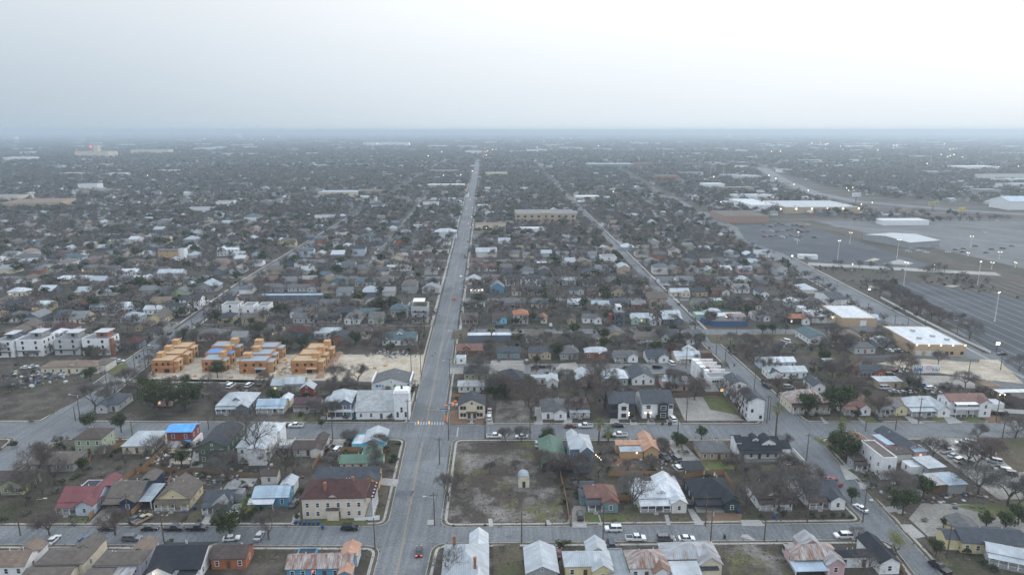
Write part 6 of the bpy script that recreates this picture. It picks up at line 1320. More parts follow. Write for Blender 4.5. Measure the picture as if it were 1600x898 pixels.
for l, p, *k in (('tall brown board fence|beside the vacant lot with the arched shed', ((890, 818), (884, 780), (875, 742))), ('new board fence|behind the bright white roofed house', ((951, 744), (1065, 744), (1084, 782))), ('board fence around the yard of the dark green house', ((1070, 748), (1101, 742), (1131, 742), (1148, 770))), ('board fence beside the red cottage', ((963, 782), (1000, 782))), ('low board fence by the dark green house', ((1072, 789), (1098, 790))),
  ('orange board fence around the sage house yard', ((108, 734), (140, 724), (144, 712))), ('long slanted board fence|beside the cream bungalow', ((150, 712), (196, 696), (186, 690))), ('weathered board fence|behind the red board house', ((224, 735), (262, 700))), ('yellowish board fence|behind the navy house', ((190, 756), (212, 738))), ('low board fence|across the back yards', ((212, 738), (280, 738))), ('board fence beside the blue cottage drive', ((268, 748), (262, 760))),
  ('yellow board fence between the red and navy houses', ((140, 812), (160, 790))), ('board fence between the navy and yellow houses', ((206, 806), (224, 788))), ('brown board fence behind the bright blue cottage', ((505, 707), (570, 705), (608, 708))), ('slanted board fence beside the low brown house', ((506, 706), (488, 735))), ('dark board fence|behind the tall green house', ((272, 748), (300, 738), (410, 748)), FW2), ('old board fence along the gravel lot', ((1052, 620), (1130, 618)), FW2), ('old fence beside the framed houses lane', ((400, 618), (428, 590)), FW2),
  ('board fence behind the cream duplex', ((706, 622), (770, 622))), ('bright blue fence around the market yard', ((1095, 502), (1113, 509), (1168, 509)), FBLUE, 2.4), ('pale green fence beside the market yard', ((1086, 500), (1090, 490), (1150, 488), (1182, 490)), FGREEN, 2.2), ('white wire fence along the big parking lot', ((1376, 466), (1440, 500), (1500, 530), (1548, 552)), FWHITE, 1.4), ('dark fence before the orange brick house yard', ((1345, 560), (1440, 560), (1530, 566)), FMET, 1.6), ('grey fence beside the repair yard', ((1300, 600), (1345, 560)), FW2), ('white fence beside the pale blue porch house', ((158, 492), (194, 494)), FWHITE, 1.5),
  ('wire fence behind the dirt site', ((398, 600), (470, 600), (560, 602), (640, 604)), FMET, 1.8), ('brown fence by the gravel car yard', ((1386, 722), (1402, 756), (1440, 785)), FW2, 1.2), ('fence at the edge of the corner palm house', ((1240, 640), (1225, 612), (1205, 585)), plain((.10, .045, .045), .9, name='red_hedge_fence'), 1.6), ('back fence along the white townhouses', ((1135, 622), (1158, 655)), FW2), ('white board fence before the restaurant', ((1568, 645), (1600, 647)), FWHITE, 1.8), ('board fence beside the bottom white house', ((1412, 898), (1392, 868))), ('wooden stair rail fence beside the pink house', ((1222, 862), (1243, 898)), plain((.4, .4, .4), .8, name='grey_rail'), 1.2)):
    fence(l, p, *k)
BIN = {}
def bin_(x, y, c, label=None):
    if c not in BIN:
        m = plain(c, .5, name='bin_plastic'); b = MB(); b.mesh8([(-.26, -.3, .08), (.26, -.3, .08), (.26, .3, .08), (-.26, .3, .08), (-.33, -.38, 1.0), (.33, -.38, 1.0), (.33, .38, 1.0), (-.33, .38, 1.0)]); b.tube((-.33, .28, .12), (.33, .28, .12), .12, .12, 8)
        l = MB(); l.slope((-.36, -.42, 1.02), (.36, -.42, 1.02), (.36, .42, 1.12), (-.36, .42, 1.12), .06); BIN[c] = (b.mesh('bin', m), l.mesh('lid', m))
    X, Y = G(x, y); r = empty('wheeled_bin', (X, Y, .13), RND.uniform(-.3, .3)); tag(r, autolabel([f"{'blue' if c[2] > .1 else 'dark'} wheeled bin standing"], X, Y), 'bin', 'wheeled bins at the kerbs'); place('bin', BIN[c][0], r); place('lid', BIN[c][1], r)
BB, BK = (.02, .07, .18), (.02, .022, .025)
for x, y, c in ((462, 819, BB), (469, 819.5, BB), (476, 820, BB), (483, 820, BB), (490, 820, BB), (497, 820, BB), (504, 826, BB), (332, 820, BK), (304, 796, BB), (1153, 802, BB), (1210, 810, BB), (1132, 841, BK), (1035, 664, BK), (1045, 664, BK), (1048, 664, BK), (1147, 572, BK), (213, 560, BK), (218, 558, BK), (233, 530, BK), (1079, 792, BB), (556, 655, BB), (556, 659, BB)): bin_(x, y, c)
def umbrella_thing(x, y, label, c):
    X, Y = G(x, y); r = empty('patio_umbrella', (X, Y, ZL), 0); tag(r, landmark(label, X, Y), 'umbrella'); b = MB(); b.tube((0, 0, 0), (0, 0, 2.4), .04, .04, 5); b.build('pole', TRIM, r); b = MB(); b.tube((0, 0, 1.2), (0, 0, 2.6), .35, .05, 8); b.build('canopy', plain(c, name='umbrella_cloth'), r)
umbrella_thing(1116, 748, 'closed white patio umbrella in the fenced yard', (.7, .7, .7))
X, Y = G(1084, 745); r = empty('pergola', (X, Y, ZL), math.radians(2)); tag(r, landmark('pergola with dark roof in the fenced yard', X, Y), 'pergola'); b = MB(); b.slope((-3.4, -1, 2.9), (3.4, -1, 2.9), (3.4, 5, 3.2), (-3.4, 5, 3.2), .15); b.build('roof', R('dark'), r)
for x in (-3.1, 3.1):
    for y in (-.8, 4.6): place('porch_post', post_mesh(2.9), r, (x, y, 0))
X, Y = G(407, 602); r = empty('trampoline', (X, Y, ZL), 0); tag(r, landmark('round dark trampoline in a grassy yard', X, Y), 'trampoline'); b = MB(); b.tube((0, 0, .8), (0, 0, .88), 2.0, 2.0, 16); b.build('mat', DARKTRIM, r); b = MB()
for k in range(6): b.tube((2 * math.cos(k), 2 * math.sin(k), 0), (2 * math.cos(k), 2 * math.sin(k), 2.2), .05, .05, 4)
b.build('frame', DARKTRIM, r)
def heap(x, y, label, c, n, s, cat, spread=(3, 2), seed=1):
    X, Y = G(x, y); b = MB(); q = random.Random(seed)
    for i in range(n):
        a, e = q.gauss(0, spread[0]), q.gauss(0, spread[1]); w, d, h = q.uniform(.3, 1) * s, q.uniform(.3, 1) * s, q.uniform(.2, .6) * s; b.box(a - w / 2, a + w / 2, e - d / 2, e + d / 2, 0, h, q.randrange(len(c)))
    o = b.build('yard_clutter', [plain(k, name='clutter') for k in c], None, (X, Y, ZL)); tag(o, landmark(label, X, Y), cat, None, 'stuff'); LM.pop()
JC = ((.5, .5, .5), (.1, .1, .11), (.16, .12, .09), (.07, .09, .13), (.35, .33, .3))
heap(262, 605, 'white junk piled before the trees', JC[:1] + JC[4:], 30, 1.4, 'junk pile'); heap(55, 590, 'scrap and wrecks in a crowded yard', JC, 160, 1.8, 'scrap', (9, 6), 2); heap(300, 752, 'dark scrap strewn behind the fence', JC[1:], 90, 1.3, 'scrap', (8, 3), 3); heap(1025, 722, 'clutter around the orange cottage', JC, 70, 1.0, 'clutter', (7, 4), 4); heap(268, 714, 'building debris on the white slab', ((.6, .6, .6), (.5, .45, .4), (.3, .2, .12)), 70, 1.1, 'debris', (4, 4), 5); heap(250, 800, 'things crowding the yellow cottage porch', JC, 40, .8, 'clutter', (3, 1), 6); heap(1460, 770, 'junk under the open sheds', JC, 90, 1.2, 'junk', (10, 5), 7); heap(420, 575, 'lumber and pallets on the building site', ((.5, .3, .12), (.4, .3, .2), (.6, .6, .58)), 140, 1.6, 'lumber', (22, 6), 8); heap(612, 553, 'green and white rubble at the lot edge', JC, 110, 1.2, 'rubble', (6, 3), 9); heap(390, 742, 'boards and tubs behind the white house', JC, 40, 1.2, 'clutter', (6, 3), 10); heap(1330, 540, 'things in the back yards', JC, 60, 1.3, 'clutter', (18, 6), 11); heap(712, 632, 'orange and blue toys by the duplex', ((.7, .2, .05), (.1, .3, .5), (.5, .5, .5)), 22, 1.3, 'toys', (1.5, 2), 12)
b = MB(); q = random.Random(5)
for i in range(240):
    t, w = q.uniform(0, 1), q.uniform(-3, 3); x, y = 500 + t * 30 + w, 590 - t * 38
    X, Y = G(x, y); s = q.uniform(.5, 1.6); b.mesh8([(X - s, Y - s, .1), (X + s, Y - s, .1), (X + s, Y + s, .1), (X - s, Y + s, .1), (X - s * .3, Y - s * .3, s * .9), (X + s * .3, Y - s * .2, s), (X + s * .2, Y + s * .3, s * .8), (X - s * .3, Y + s * .3, s * .9)])
tag(b.build('earth_heap', ground_mat('red_earth', ((.30, .20, .145), (.36, .26, .19), (.25, .17, .12)))), 'long heap of reddish earth beside the plywood houses', 'earth heap', None, 'stuff')
# ------------------------------------------------------------------ trees
BARK = plain((.085, .072, .062), .95, name='bark'); 
def leaf_mat(name, c0, c1, sc=.6):
    m, t, b = base_mat(name); x = noise_mix(t, b, c0, c1, sc, 3, .35, .65, coords(t)); t.links.new(x, b.inputs['Base Color']); b.inputs['Roughness'].default_value = .8; b.inputs['Specular IOR Level'].default_value = .2
    return m
TWIG = [leaf_mat('twigs', (.105, .094, .086), (.145, .131, .12)), leaf_mat('reddish_twigs', (.112, .09, .082), (.15, .122, .11)), leaf_mat('grey_twigs', (.122, .113, .105), (.16, .15, .14))]
LEAF = [leaf_mat('evergreen_leaves', (.030, .044, .021), (.072, .088, .040)), leaf_mat('dull_leaves', (.045, .055, .030), (.075, .085, .045))]
BUD = leaf_mat('budding_leaves', (.16, .17, .06), (.24, .23, .10)); PALML = leaf_mat('palm_fronds', (.06, .085, .025), (.13, .15, .06)); PALMD = leaf_mat('dry_fronds', (.26, .19, .09), (.34, .26, .14))
def bare_tree(seed, h, spread, ntw, tl=.95, tw=.025):
    q = random.Random(seed); tr = MB(); cr = MB(); tips = []
    def grow(p, d, L, r, lev):
        e = p + d * L; 
        mid = p + d * (L * .55) + Vector((q.gauss(0, 1), q.gauss(0, 1), q.gauss(0, .5))) * L * .06
        tgt = tr if lev < 2 else cr
        tgt.tube(p, mid, r, r * .82, 6 if lev < 2 else 4, cap=False); tgt.tube(mid, e, r * .82, r * .62, 6 if lev < 2 else 4, cap=False)
        if lev >= 2:
            for k in range(3): tips.append((p.lerp(e, q.uniform(.3, 1)), d))
        if lev == 4: return
        n = (q.randint(3, 5), q.randint(3, 4), 3, 3)[lev]
        for k in range(n):
            az = 2 * math.pi * (k + q.random() * .8) / n; tilt = q.uniform(.35, .85) * spread * (1.15 if lev == 0 else .9)
            t = d.orthogonal().normalized(); t = Matrix.Rotation(az, 3, d) @ t
            nd = (d * math.cos(tilt) + t * math.sin(tilt)).normalized(); nd = (nd + Vector((0, 0, .10))).normalized()
            grow(e if lev else p.lerp(e, q.uniform(.75, 1)), nd, L * q.uniform(.62, .85) * (1.0 if lev else 1.15), r * .55, lev + 1)
    grow(Vector((0, 0, -.2)), Vector((q.gauss(0, .05), q.gauss(0, .05), 1)).normalized(), h * .24, h * .026, 0)
    for i in range(ntw):
        p, d = tips[q.randrange(len(tips))]
        dd = (d + Vector((q.gauss(0, .7), q.gauss(0, .7), q.gauss(.1, .6)))).normalized(); L = tl * q.uniform(.5, 1.4)
        a = p + Vector((q.gauss(0, .3), q.gauss(0, .3), q.gauss(0, .3))); c = a + dd * L; s = dd.orthogonal().normalized() * tw
        s = Matrix.Rotation(q.uniform(0, 6.3), 3, dd) @ s
        cr.poly([a - s, a + s, c + s * .3]); u = dd.cross(s).normalized() * tw * .9
        k = a.lerp(c, .4); cr.poly([k - u, k + u, k + (c - a) * .35 + s * 9 + u * 3])
    zs = max(v[2] for v in cr.v); f = h / zs
    for m in (tr, cr): m.v = [(x * f, y * f, z * f) for x, y, z in m.v]
    return tr.mesh('trunk', BARK), cr
def crown_cloud(seed, h, w, n, ls, base=.25, lobes=13, flat=.8):
    """leaf faces gathered in clumps through an uneven crown"""
    q = random.Random(seed); b = MB(); cs = []
    for i in range(lobes):
        a = q.uniform(0, 6.28); r = w * .5 * math.sqrt(q.random()) * .72; cs.append((r * math.cos(a), r * math.sin(a), h * (base + (1 - base) * q.uniform(.25, .82)), w * q.uniform(.13, .23)))
    cs.append((0, 0, h * .75, w * .28))
    for i in range(n):
        x, y, z, r = cs[q.randrange(len(cs))]
        d = Vector((q.gauss(0, 1), q.gauss(0, 1), q.gauss(0, 1) * flat)).normalized() * r * (q.random() ** .35)
        p = Vector((x, y, z)) + d; s = ls * q.uniform(.6, 1.4); t = (d.normalized() + Vector((q.gauss(0, .8), q.gauss(0, .8), q.gauss(.3, .8)))).normalized(); u = t.orthogonal().normalized(); u = Matrix.Rotation(q.uniform(0, 6.28), 3, t) @ u; v = t.cross(u)
        b.poly([p - u * s, p - v * s * .5, p + u * s, p + v * s * .55])
    return b
def evergreen(seed, h, w, mat, n=2600, ls=.24):
    q = random.Random(seed); tr = MB(); tr.tube((0, 0, -.2), (0, 0, h * .4), h * .035, h * .025, 7)
    for k in range(5):
        a = k * 1.3; tr.tube((0, 0, h * .3), (w * .28 * math.cos(a), w * .28 * math.sin(a), h * .62), h * .018, h * .008, 5, cap=False)
    return tr.mesh('trunk', BARK), crown_cloud(seed, h, w, n, ls).mesh('crown', mat)
BARE = []
for i, (h, sp, n) in enumerate(((10.5, 1.0, 2100), (9, 1.15, 2300), (12, .95, 1900), (8, 1.0, 2000), (11, 1.25, 2700), (7, .9, 1700), (13, .9, 1700), (9.5, 1.3, 2400))):
    t, c = bare_tree(20 + i, h, sp, n); BARE.append((h, t, [c.mesh('crown', TWIG[k]) for k in (i % 3, (i + 1) % 3)]))
t, c = bare_tree(77, 12, 1.0, 700, .8, .03); SPARSE = (12, t, [c.mesh('crown', TWIG[0])] * 2)
EVER = [(7.5, *evergreen(1, 7.5, 10, LEAF[0], 3000)), (8, *evergreen(2, 8, 8, LEAF[0])), (6, *evergreen(3, 6, 5.5, LEAF[0], 1800, .2)), (9, *evergreen(4, 9, 12, LEAF[1], 3600))]
BUDT = (8, bare_tree(41, 8, 1.1, 900)[0], crown_cloud(9, 8, 8, 2600, .12).mesh('crown', BUD))
def palm(seed, h):
    q = random.Random(seed); tr = MB(); tr.tube((0, 0, -.2), (.15, .05, h * .5), .28, .22, 8); tr.tube((.15, .05, h * .5), (.1, 0, h), .22, .2, 8)
    f = MB(); dr = MB()
    for i in range(46):
        a = q.uniform(0, 6.28); el = q.uniform(-.5, 1.3); L = q.uniform(1.5, 2.2); d = Vector((math.cos(a) * math.cos(el), math.sin(a) * math.cos(el), math.sin(el))); p = Vector((.1, 0, h + .2)) + d * .3; e = p + d * L; s = Vector((-math.sin(a), math.cos(a), 0))
        m = p + d * L * .5
        for k in range(-3, 4):
            w = s * k * .28 + Vector((0, 0, -abs(k) * .14)); f.poly([m - s * .05, m + s * .05, e + w * 1.2 + d * (.35 - .1 * abs(k)) + Vector((0, 0, -.35))])
        f.poly([p - s * .04, p + s * .04, m + s * .04, m - s * .04])
    for i in range(36):
        a = q.uniform(0, 6.28); z = h - q.uniform(.1, 1.7); d = Vector((math.cos(a), math.sin(a), 0)); p = Vector((.1, 0, z + .5)); s = Vector((-math.sin(a), math.cos(a), 0)) * .3
        dr.poly([p, p + d * .75 - s + Vector((0, 0, -1.1)), p + d * .75 + s + Vector((0, 0, -1.1))])
    return tr.mesh('trunk', BARK), f.mesh('crown', PALML), dr.mesh('dry_fronds', PALMD)
PALM = {h: palm(int(h), h) for h in (4, 7, 10)}
def shrub_mesh(seed, mat): return crown_cloud(seed, 1.6, 2.4, 420, .16, .05, 6).mesh('foliage', mat)
SHRUB = [shrub_mesh(1, LEAF[0]), shrub_mesh(2, LEAF[1]), shrub_mesh(3, TWIG[0])]

TREES = []
SIZE = lambda h: 'tall' if h > 10.5 else 'small' if h < 6.5 else 'broad' if h > 8.5 else 'bare'
def put_tree(kind, X, Y, h, var=None, label=None):
    q = RND; z = ZL if Y < NEAR_Y else 0
    a = q.uniform(0, 6.28)
    if kind == 'bare' or kind == 'sparse':
        hh, t, cs = SPARSE if kind == 'sparse' else BARE[q.randrange(8) if var is None else var]; ci = q.randrange(2); c = cs[ci]; s = h / hh; nm = 'bare_tree'
        word = {'twigs': 'brown', 'reddish_twigs': 'reddish', 'grey_twigs': 'grey'}[c.materials[0].name.split('.')[0]]
        sz = 'tall ' if h > 10.5 else 'small ' if h < 6.5 else ''
        pre = [f'{sz}bare {word} tree', f'leafless {sz}{word} tree', f'{sz}winter bare {word} tree']; cat, grp = 'tree', 'bare winter trees'
    elif kind == 'ever':
        hh, t, c = EVER[q.randrange(4) if var is None else var]; s = h / hh; nm = 'evergreen_tree'; pre = [('dull' if var == 3 else 'dark') + ' green tree', 'leafy evergreen tree', 'round evergreen tree']; cat, grp = 'tree', 'evergreen trees'
    elif kind == 'bud':
        hh, t, c = BUDT; s = h / hh; nm = 'budding_tree'; pre = ['pale yellow green budding tree']; cat, grp = 'tree', None
    elif kind == 'palm':
        k = min(PALM, key=lambda v: abs(v - h)); t, c, dr = PALM[k]; s = h / k; nm = 'palm_tree'; pre = ['fan palm with dry skirt', 'tall fan palm']; cat, grp = 'palm tree', 'fan palms'
    else:
        c = SHRUB[kind == 'shrub2' and 1 or kind == 'shrub3' and 2 or 0]; r = empty('shrub', (X, Y, z), a); tag(r, label or autolabel(['low shrub growing', 'bushy shrub growing'], X, Y), 'shrub', 'garden shrubs'); place('foliage', c, r, sc=(h / 1.6,) * 3); return
    r = empty(nm, (X, Y, z), a); tag(r, label or autolabel([p + ' standing' if len(p.split()) < 5 else p for p in pre], X, Y), cat, grp)
    sw = s * q.uniform(.92, 1.1)
    place('trunk', t, r, sc=(sw, sw, s)); place('crown', c, r, sc=(sw, sw, s))
    if kind == 'palm': place('dry_fronds', dr, r, sc=(s, s, s))
    TREES.append((X, Y, h * .4))
def T(kind, x, y, hpx, var=None, label=None):
    """tree with its foot at photo pixel (x, y), hpx photo pixels tall"""
    X, Y = G(x, y); zc = Y * CP + CAM_H * SP; put_tree(kind, X, Y, hpx * zc / FOC / .93, var, label)
for q in (('bare', 41, 790, 62, 0), ('bare', 78, 835, 40, 3), ('bare', 60, 758, 70, 4), ('bare', 180, 835, 45, 3), ('bare', 420, 842, 55, 4), ('bare', 86, 757, 52, 6), ('sparse', 395, 722, 88), ('sparse', 448, 742, 62), ('bare', 352, 745, 40, 1), ('sparse', 318, 722, 40), ('sparse', 254, 728, 58), ('sparse', 236, 716, 40), ('bare', 148, 640, 48, 4), ('bare', 198, 606, 34, 7), ('bare', 230, 630, 30, 3), ('bare', 700, 783, 48, 0), ('bare', 712, 765, 30, 3), ('bare', 765, 740, 22, 5), ('sparse', 700, 905, 62), ('bare', 790, 690, 24, 3), ('bare', 815, 690, 26, 3), ('bare', 805, 735, 20, 5), ('bare', 871, 742, 40, 1), ('bare', 846, 730, 30, 3), ('bare', 905, 745, 38, 1), ('bare', 935, 748, 40, 4), ('bare', 987, 798, 66, 2), ('sparse', 1165, 795, 56), ('sparse', 1215, 800, 66), ('bare', 1240, 790, 65, 1), ('bare', 1258, 775, 55, 4), ('sparse', 1190, 770, 46), ('bare', 1170, 760, 45, 4), ('bare', 1232, 738, 32, 5), ('sparse', 1352, 905, 55), ('bare', 1394, 778, 50, 7), ('bare', 1528, 772, 58, 7), ('bare', 1575, 790, 62, 4), ('bare', 1592, 795, 55, 0), ('bare', 1457, 717, 40, 5), ('bare', 1513, 728, 48, 2), ('bare', 1525, 735, 52, 4), ('bare', 1527, 690, 32, 4), ('bare', 1586, 684, 40, 7), ('bare', 1545, 720, 42, 1),
          ('bare', 583, 716, 30, 5), ('bare', 588, 730, 32, 5), ('bare', 596, 702, 30, 5), ('bare', 590, 744, 30, 5), ('bare', 560, 600, 34, 4), ('bare', 524, 598, 30, 3), ('bare', 520, 655, 34, 3), ('bare', 493, 650, 30, 5), ('bare', 830, 655, 72, 0), ('bare', 768, 615, 45, 1), ('bare', 742, 592, 40, 4), ('bare', 900, 652, 40, 4), ('bare', 945, 640, 55, 6), ('bare', 790, 620, 36, 3), ('bare', 915, 620, 40, 4), ('bare', 938, 605, 46, 1), ('bare', 1085, 625, 40, 1), ('sparse', 1124, 616, 30), ('bare', 1155, 650, 60, 6), ('bare', 1050, 610, 34, 4), ('bare', 1060, 605, 30, 1), ('bare', 1100, 600, 30, 4), ('bare', 1215, 620, 36, 4), ('bare', 1195, 585, 34, 4), ('bare', 1286, 560, 36, 4), ('bare', 1298, 545, 44, 2), ('bare', 1322, 545, 28, 7), ('bare', 1420, 612, 40, 6), ('bare', 1410, 590, 42, 1), ('bare', 1466, 570, 24, 3), ('bare', 1508, 605, 30, 7), ('bare', 1372, 648, 34, 3), ('bare', 1300, 590, 34, 1), ('bare', 1315, 600, 38, 4), ('bare', 1330, 620, 36, 1), ('bare', 1592, 580, 30, 7), ('bare', 1515, 530, 36, 7), ('bare', 1468, 508, 26, 3), ('bare', 1455, 500, 26, 3), ('bare', 1438, 490, 24, 3), ('bare', 1425, 480, 24, 3), ('bare', 1408, 473, 26, 3), ('bare', 1393, 466, 26, 3), ('bare', 1374, 463, 24, 3), ('bare', 1502, 503, 16, 5), ('bare', 1368, 448, 14, 5), ('bare', 1380, 448, 14, 5), ('bare', 1492, 446, 12, 5),
          ('ever', 1410, 805, 42, 1), ('ever', 1462, 870, 28, 2), ('ever', 1474, 824, 16, 2), ('ever', 1540, 826, 28, 2), ('ever', 1570, 830, 30, 2), ('ever', 1590, 820, 32, 1), ('bud', 1398, 868, 42), ('ever', 360, 838, 40, 0), ('ever', 283, 742, 30, 1) if False else ('ever', 290, 640, 42, 0), ('ever', 245, 645, 46, 3), ('ever', 190, 675, 30, 2), ('ever', 141, 668, 22, 0), ('ever', 284, 728, 26, 2), ('ever', 1096, 687, 22, 2), ('ever', 1057, 696, 22, 2), ('ever', 1065, 700, 20, 2), ('ever', 1322, 718, 42, 0), ('ever', 1300, 702, 28, 1), ('ever', 1262, 652, 38, 2), ('ever', 1312, 652, 50, 1), ('ever', 1340, 655, 14, 2), ('ever', 502, 668, 14, 2), ('ever', 855, 690, 22, 3), ('ever', 870, 560, 24, 2), ('ever', 838, 570, 14, 2), ('ever', 788, 622, 22, 0), ('ever', 770, 622, 20, 0), ('ever', 440, 496, 22, 1), ('ever', 145, 562, 20, 0), ('ever', 1340, 850, 20, 2) if False else ('ever', 1330, 785, 24, 2), ('ever', 948, 505, 20, 1), ('ever', 1022, 552, 22, 1), ('ever', 340, 590, 24, 0), ('ever', 745, 478, 18, 0), ('ever', 1290, 500, 16, 1),
          ('palm', 1212, 684, 46), ('palm', 1313, 690, 30), ('palm', 935, 692, 30), ('palm', 245, 496, 22), ('palm', 257, 496, 22), ('palm', 376, 456, 18), ('palm', 768, 535, 20), ('palm', 664, 522, 16), ('palm', 950, 690, 18), ('palm', 594, 520, 20), ('palm', 388, 810, 22)):
    T(*q)
for x, y, h, k in ((1300, 808, 9, 'shrub'), (1270, 808, 8, 'shrub2'), (1285, 812, 9, 'shrub'), (1318, 808, 7, 'shrub'), (1330, 812, 7, 'shrub2'), (1225, 806, 9, 'shrub2'), (1190, 806, 8, 'shrub3'), (395, 806, 16, 'shrub2'), (380, 808, 10, 'shrub3'), (420, 806, 10, 'shrub2'), (290, 812, 8, 'shrub3'), (708, 823, 3.5, 'shrub'), (758, 823, 4, 'shrub'), (852, 822, 4, 'shrub'), (1510, 866, 10, 'shrub2'), (1480, 850, 8, 'shrub'), (1500, 858, 10, 'shrub3'), (1535, 885, 12, 'shrub'), (1550, 892, 12, 'shrub2'), (1260, 650, 7, 'shrub'), (1275, 652, 7, 'shrub'), (1270, 584, 10, 'shrub'), (1293, 580, 13, 'shrub'), (20, 700, 12, 'shrub2'), (60, 702, 12, 'shrub3'), (740, 480, 10, 'shrub'), (728, 482, 10, 'shrub'), (752, 484, 9, 'shrub'), (770, 605, 14, 'shrub2'), (800, 607, 13, 'shrub2'), (310, 815, 5, 'shrub3'), (890, 640, 6, 'shrub3'), (540, 655, 7, 'shrub3'), (590, 652, 10, 'shrub3'), (610, 655, 8, 'shrub3'), (985, 598, 8, 'shrub3'), (345, 505, 9, 'shrub'), (355, 508, 9, 'shrub'), (370, 508, 8, 'shrub2')):
    X, Y = G(x, y); zc = Y * CP + CAM_H * SP; put_tree(k, X, Y, h * zc / FOC)
# ------------------------------------------------------------------ the rest of the town
def on_road(X, Y, m=2.0):
    for f, w in ((AVE, 10), (R1, 5), (L1, 5), (L2, 4.5), (R2, 10)):
        if abs(X - f(Y)) < w + m and Y < 2700: return True
    if Y > 556 and Y < 1500 and abs(X - LH(Y)) < 4 + m: return True
    return False
def pip(p, poly):
    x, y = p; c = False; n = len(poly)
    for i in range(n):
        (x0, y0), (x1, y1) = poly[i], poly[i - 1]
        if (y0 > y) != (y1 > y) and x < (x1 - x0) * (y - y0) / (y1 - y0) + x0: c = not c
    return c
OPENG = [lot_b, PX((1150, 380), (1140, 345), (1250, 340), (1460, 410), (1440, 425), (1260, 412)), PX((1215, 350), (1225, 330), (1340, 350), (1800, 345), (1900, 520), (1600, 470), (1480, 424), (1330, 375)), PX((1180, 268), (1185, 255), (1235, 275), (1345, 305), (1500, 318), (1750, 330), (1750, 350), (1345, 330), (1260, 308), (1215, 290)),
         PX((200, 597), (470, 602), (660, 602), (668, 552), (500, 548), (280, 556)), PX((688, 819), (703, 690), (843, 690), (887, 817)), PX((773, 662), (773, 624), (835, 624), (835, 662)), PX((-60, 655), (70, 655), (172, 598), (60, 594)), PX((1438, 690), (1600, 684), (1720, 800), (1450, 838)), PX((1136, 898), (1126, 850), (1217, 848), (1264, 898)), PX((1066, 660), (1050, 618), (1120, 614), (1166, 660)), PX((1365, 610), (1360, 556), (1570, 556), (1600, 610)), PX((1112, 538), (1102, 522), (1240, 522), (1250, 540))]
def blocked(X, Y, r=0):
    if on_road(X, Y): return True
    for p in OPENG:
        if pip((X, Y), p): return True
    return False
CELL = {}
def cell_add(X, Y, r): CELL.setdefault((int(X // 12), int(Y // 12)), []).append((X, Y, r))
for f in FOOT: cell_add(*f)
def near_foot(X, Y, m):
    i, j = int(X // 12), int(Y // 12)
    for a in range(-3, 4):
        for c in range(-3, 4):
            for x, y, r in CELL.get((i + a, j + c), ()):
                if (x - X) ** 2 + (y - Y) ** 2 < (r + m) ** 2: return True
    return False
q = random.Random(99)
WC = ['white', 'offwhite', 'lgrey', 'cream', 'grey', 'paleblue', 'tan', 'yellow', 'slate', 'sage', 'brick', 'pink']; WCW = [16, 10, 12, 8, 12, 5, 10, 4, 9, 4, 6, 3]
RC = ['metal', 'white', 'grey', 'slate', 'taupe', 'brown', 'dark', 'lgrey', 'smetal', 'tan', 'maroon']; RCW = [11, 5, 18, 16, 15, 10, 14, 9, 9, 5, 4]
RWORD = dict(metal='pale tin', white='white tin', grey='grey', slate='slate', taupe='grey brown', brown='brown', dark='dark', lgrey='light grey', smetal='dull tin', tan='tan', maroon='dark red')
WWORD = dict(offwhite='off white', lgrey='light grey', paleblue='pale blue', slate='slate grey', sage='sage green', brick='brick')
spots = []
def spot(X, Y, face):
    if not in_view(X, Y, 30) or blocked(X, Y + 6): return
    w = q.uniform(8, 12.5); d = q.uniform(9, 15)
    if near_foot(X, Y + d / 2, w * .5 + .5): return
    cell_add(X, Y + d / 2, max(w, d) * .5); spots.append((X, Y, w, d, face))
for Y in [236 + 71.5 * k for k in range(0, 13)]:
    for s in (1, -1):
        X = -.85 * Y - 20
        while X < .85 * Y + 20:
            X += q.uniform(12, 17)
            if X > R2(Y) - 14 and X < 900 and Y < 900: continue
            yy = (Y + 11 + q.uniform(-2.5, 7)) if s > 0 else (Y - 24 + q.uniform(-6, 2.5))
            if yy < 330: continue
            if q.random() < .10: continue
            spot(X, yy, s)
spots.sort(key=lambda a: a[1])
n_ind = max(0, 300 - NHOUSE[0]); ind, rest = spots[:n_ind], spots[n_ind:]
NLM = len(LM); ITEMS = []
for X, Y, w, d, face in ind:
    wl, rf = q.choices(WC, WCW)[0], q.choices(RC, RCW)[0]; kd = q.choice(['gx', 'hip', 'gy', 'gx', 'gx']); wg = (q.choice('LR'), q.uniform(.38, .5), q.uniform(1.5, 3)) if kd == 'gx' and q.random() < .7 else None
    st = 2 if q.random() < .06 else 1
    ITEMS.append((X, Y, w, d, kd, rf, wl, st, wg, dict(porch=1 if q.random() < .35 else None, pitch=q.uniform(.36, .58))))
for X, Y, w, d, kd, rf, wl, st, wg, kw in ITEMS:
    ww, rw = WWORD.get(wl, wl), RWORD[rf]; sh = {'gx': 'gabled', 'gy': 'front gabled', 'hip': 'hip roofed'}[kd]
    lb = autolabel([f'{ww} cottage with {rw} roof', f'{ww} {sh} house with {rw} roof', f'small {ww} {sh} house with {rw} roof'] if st == 1 else [f'{ww} two storey house with {rw} roof', f'tall {ww} {sh} house with {rw} roof'], X, Y)
    H('far house', 0, 0, 0, d, kd, rf, wl, st=st, wing=wg, world=(X, Y, w), near=False, obj_label=lb, rz=2 + q.uniform(-1.5, 1.5), lit=1 if q.random() < .05 else 0, **kw)

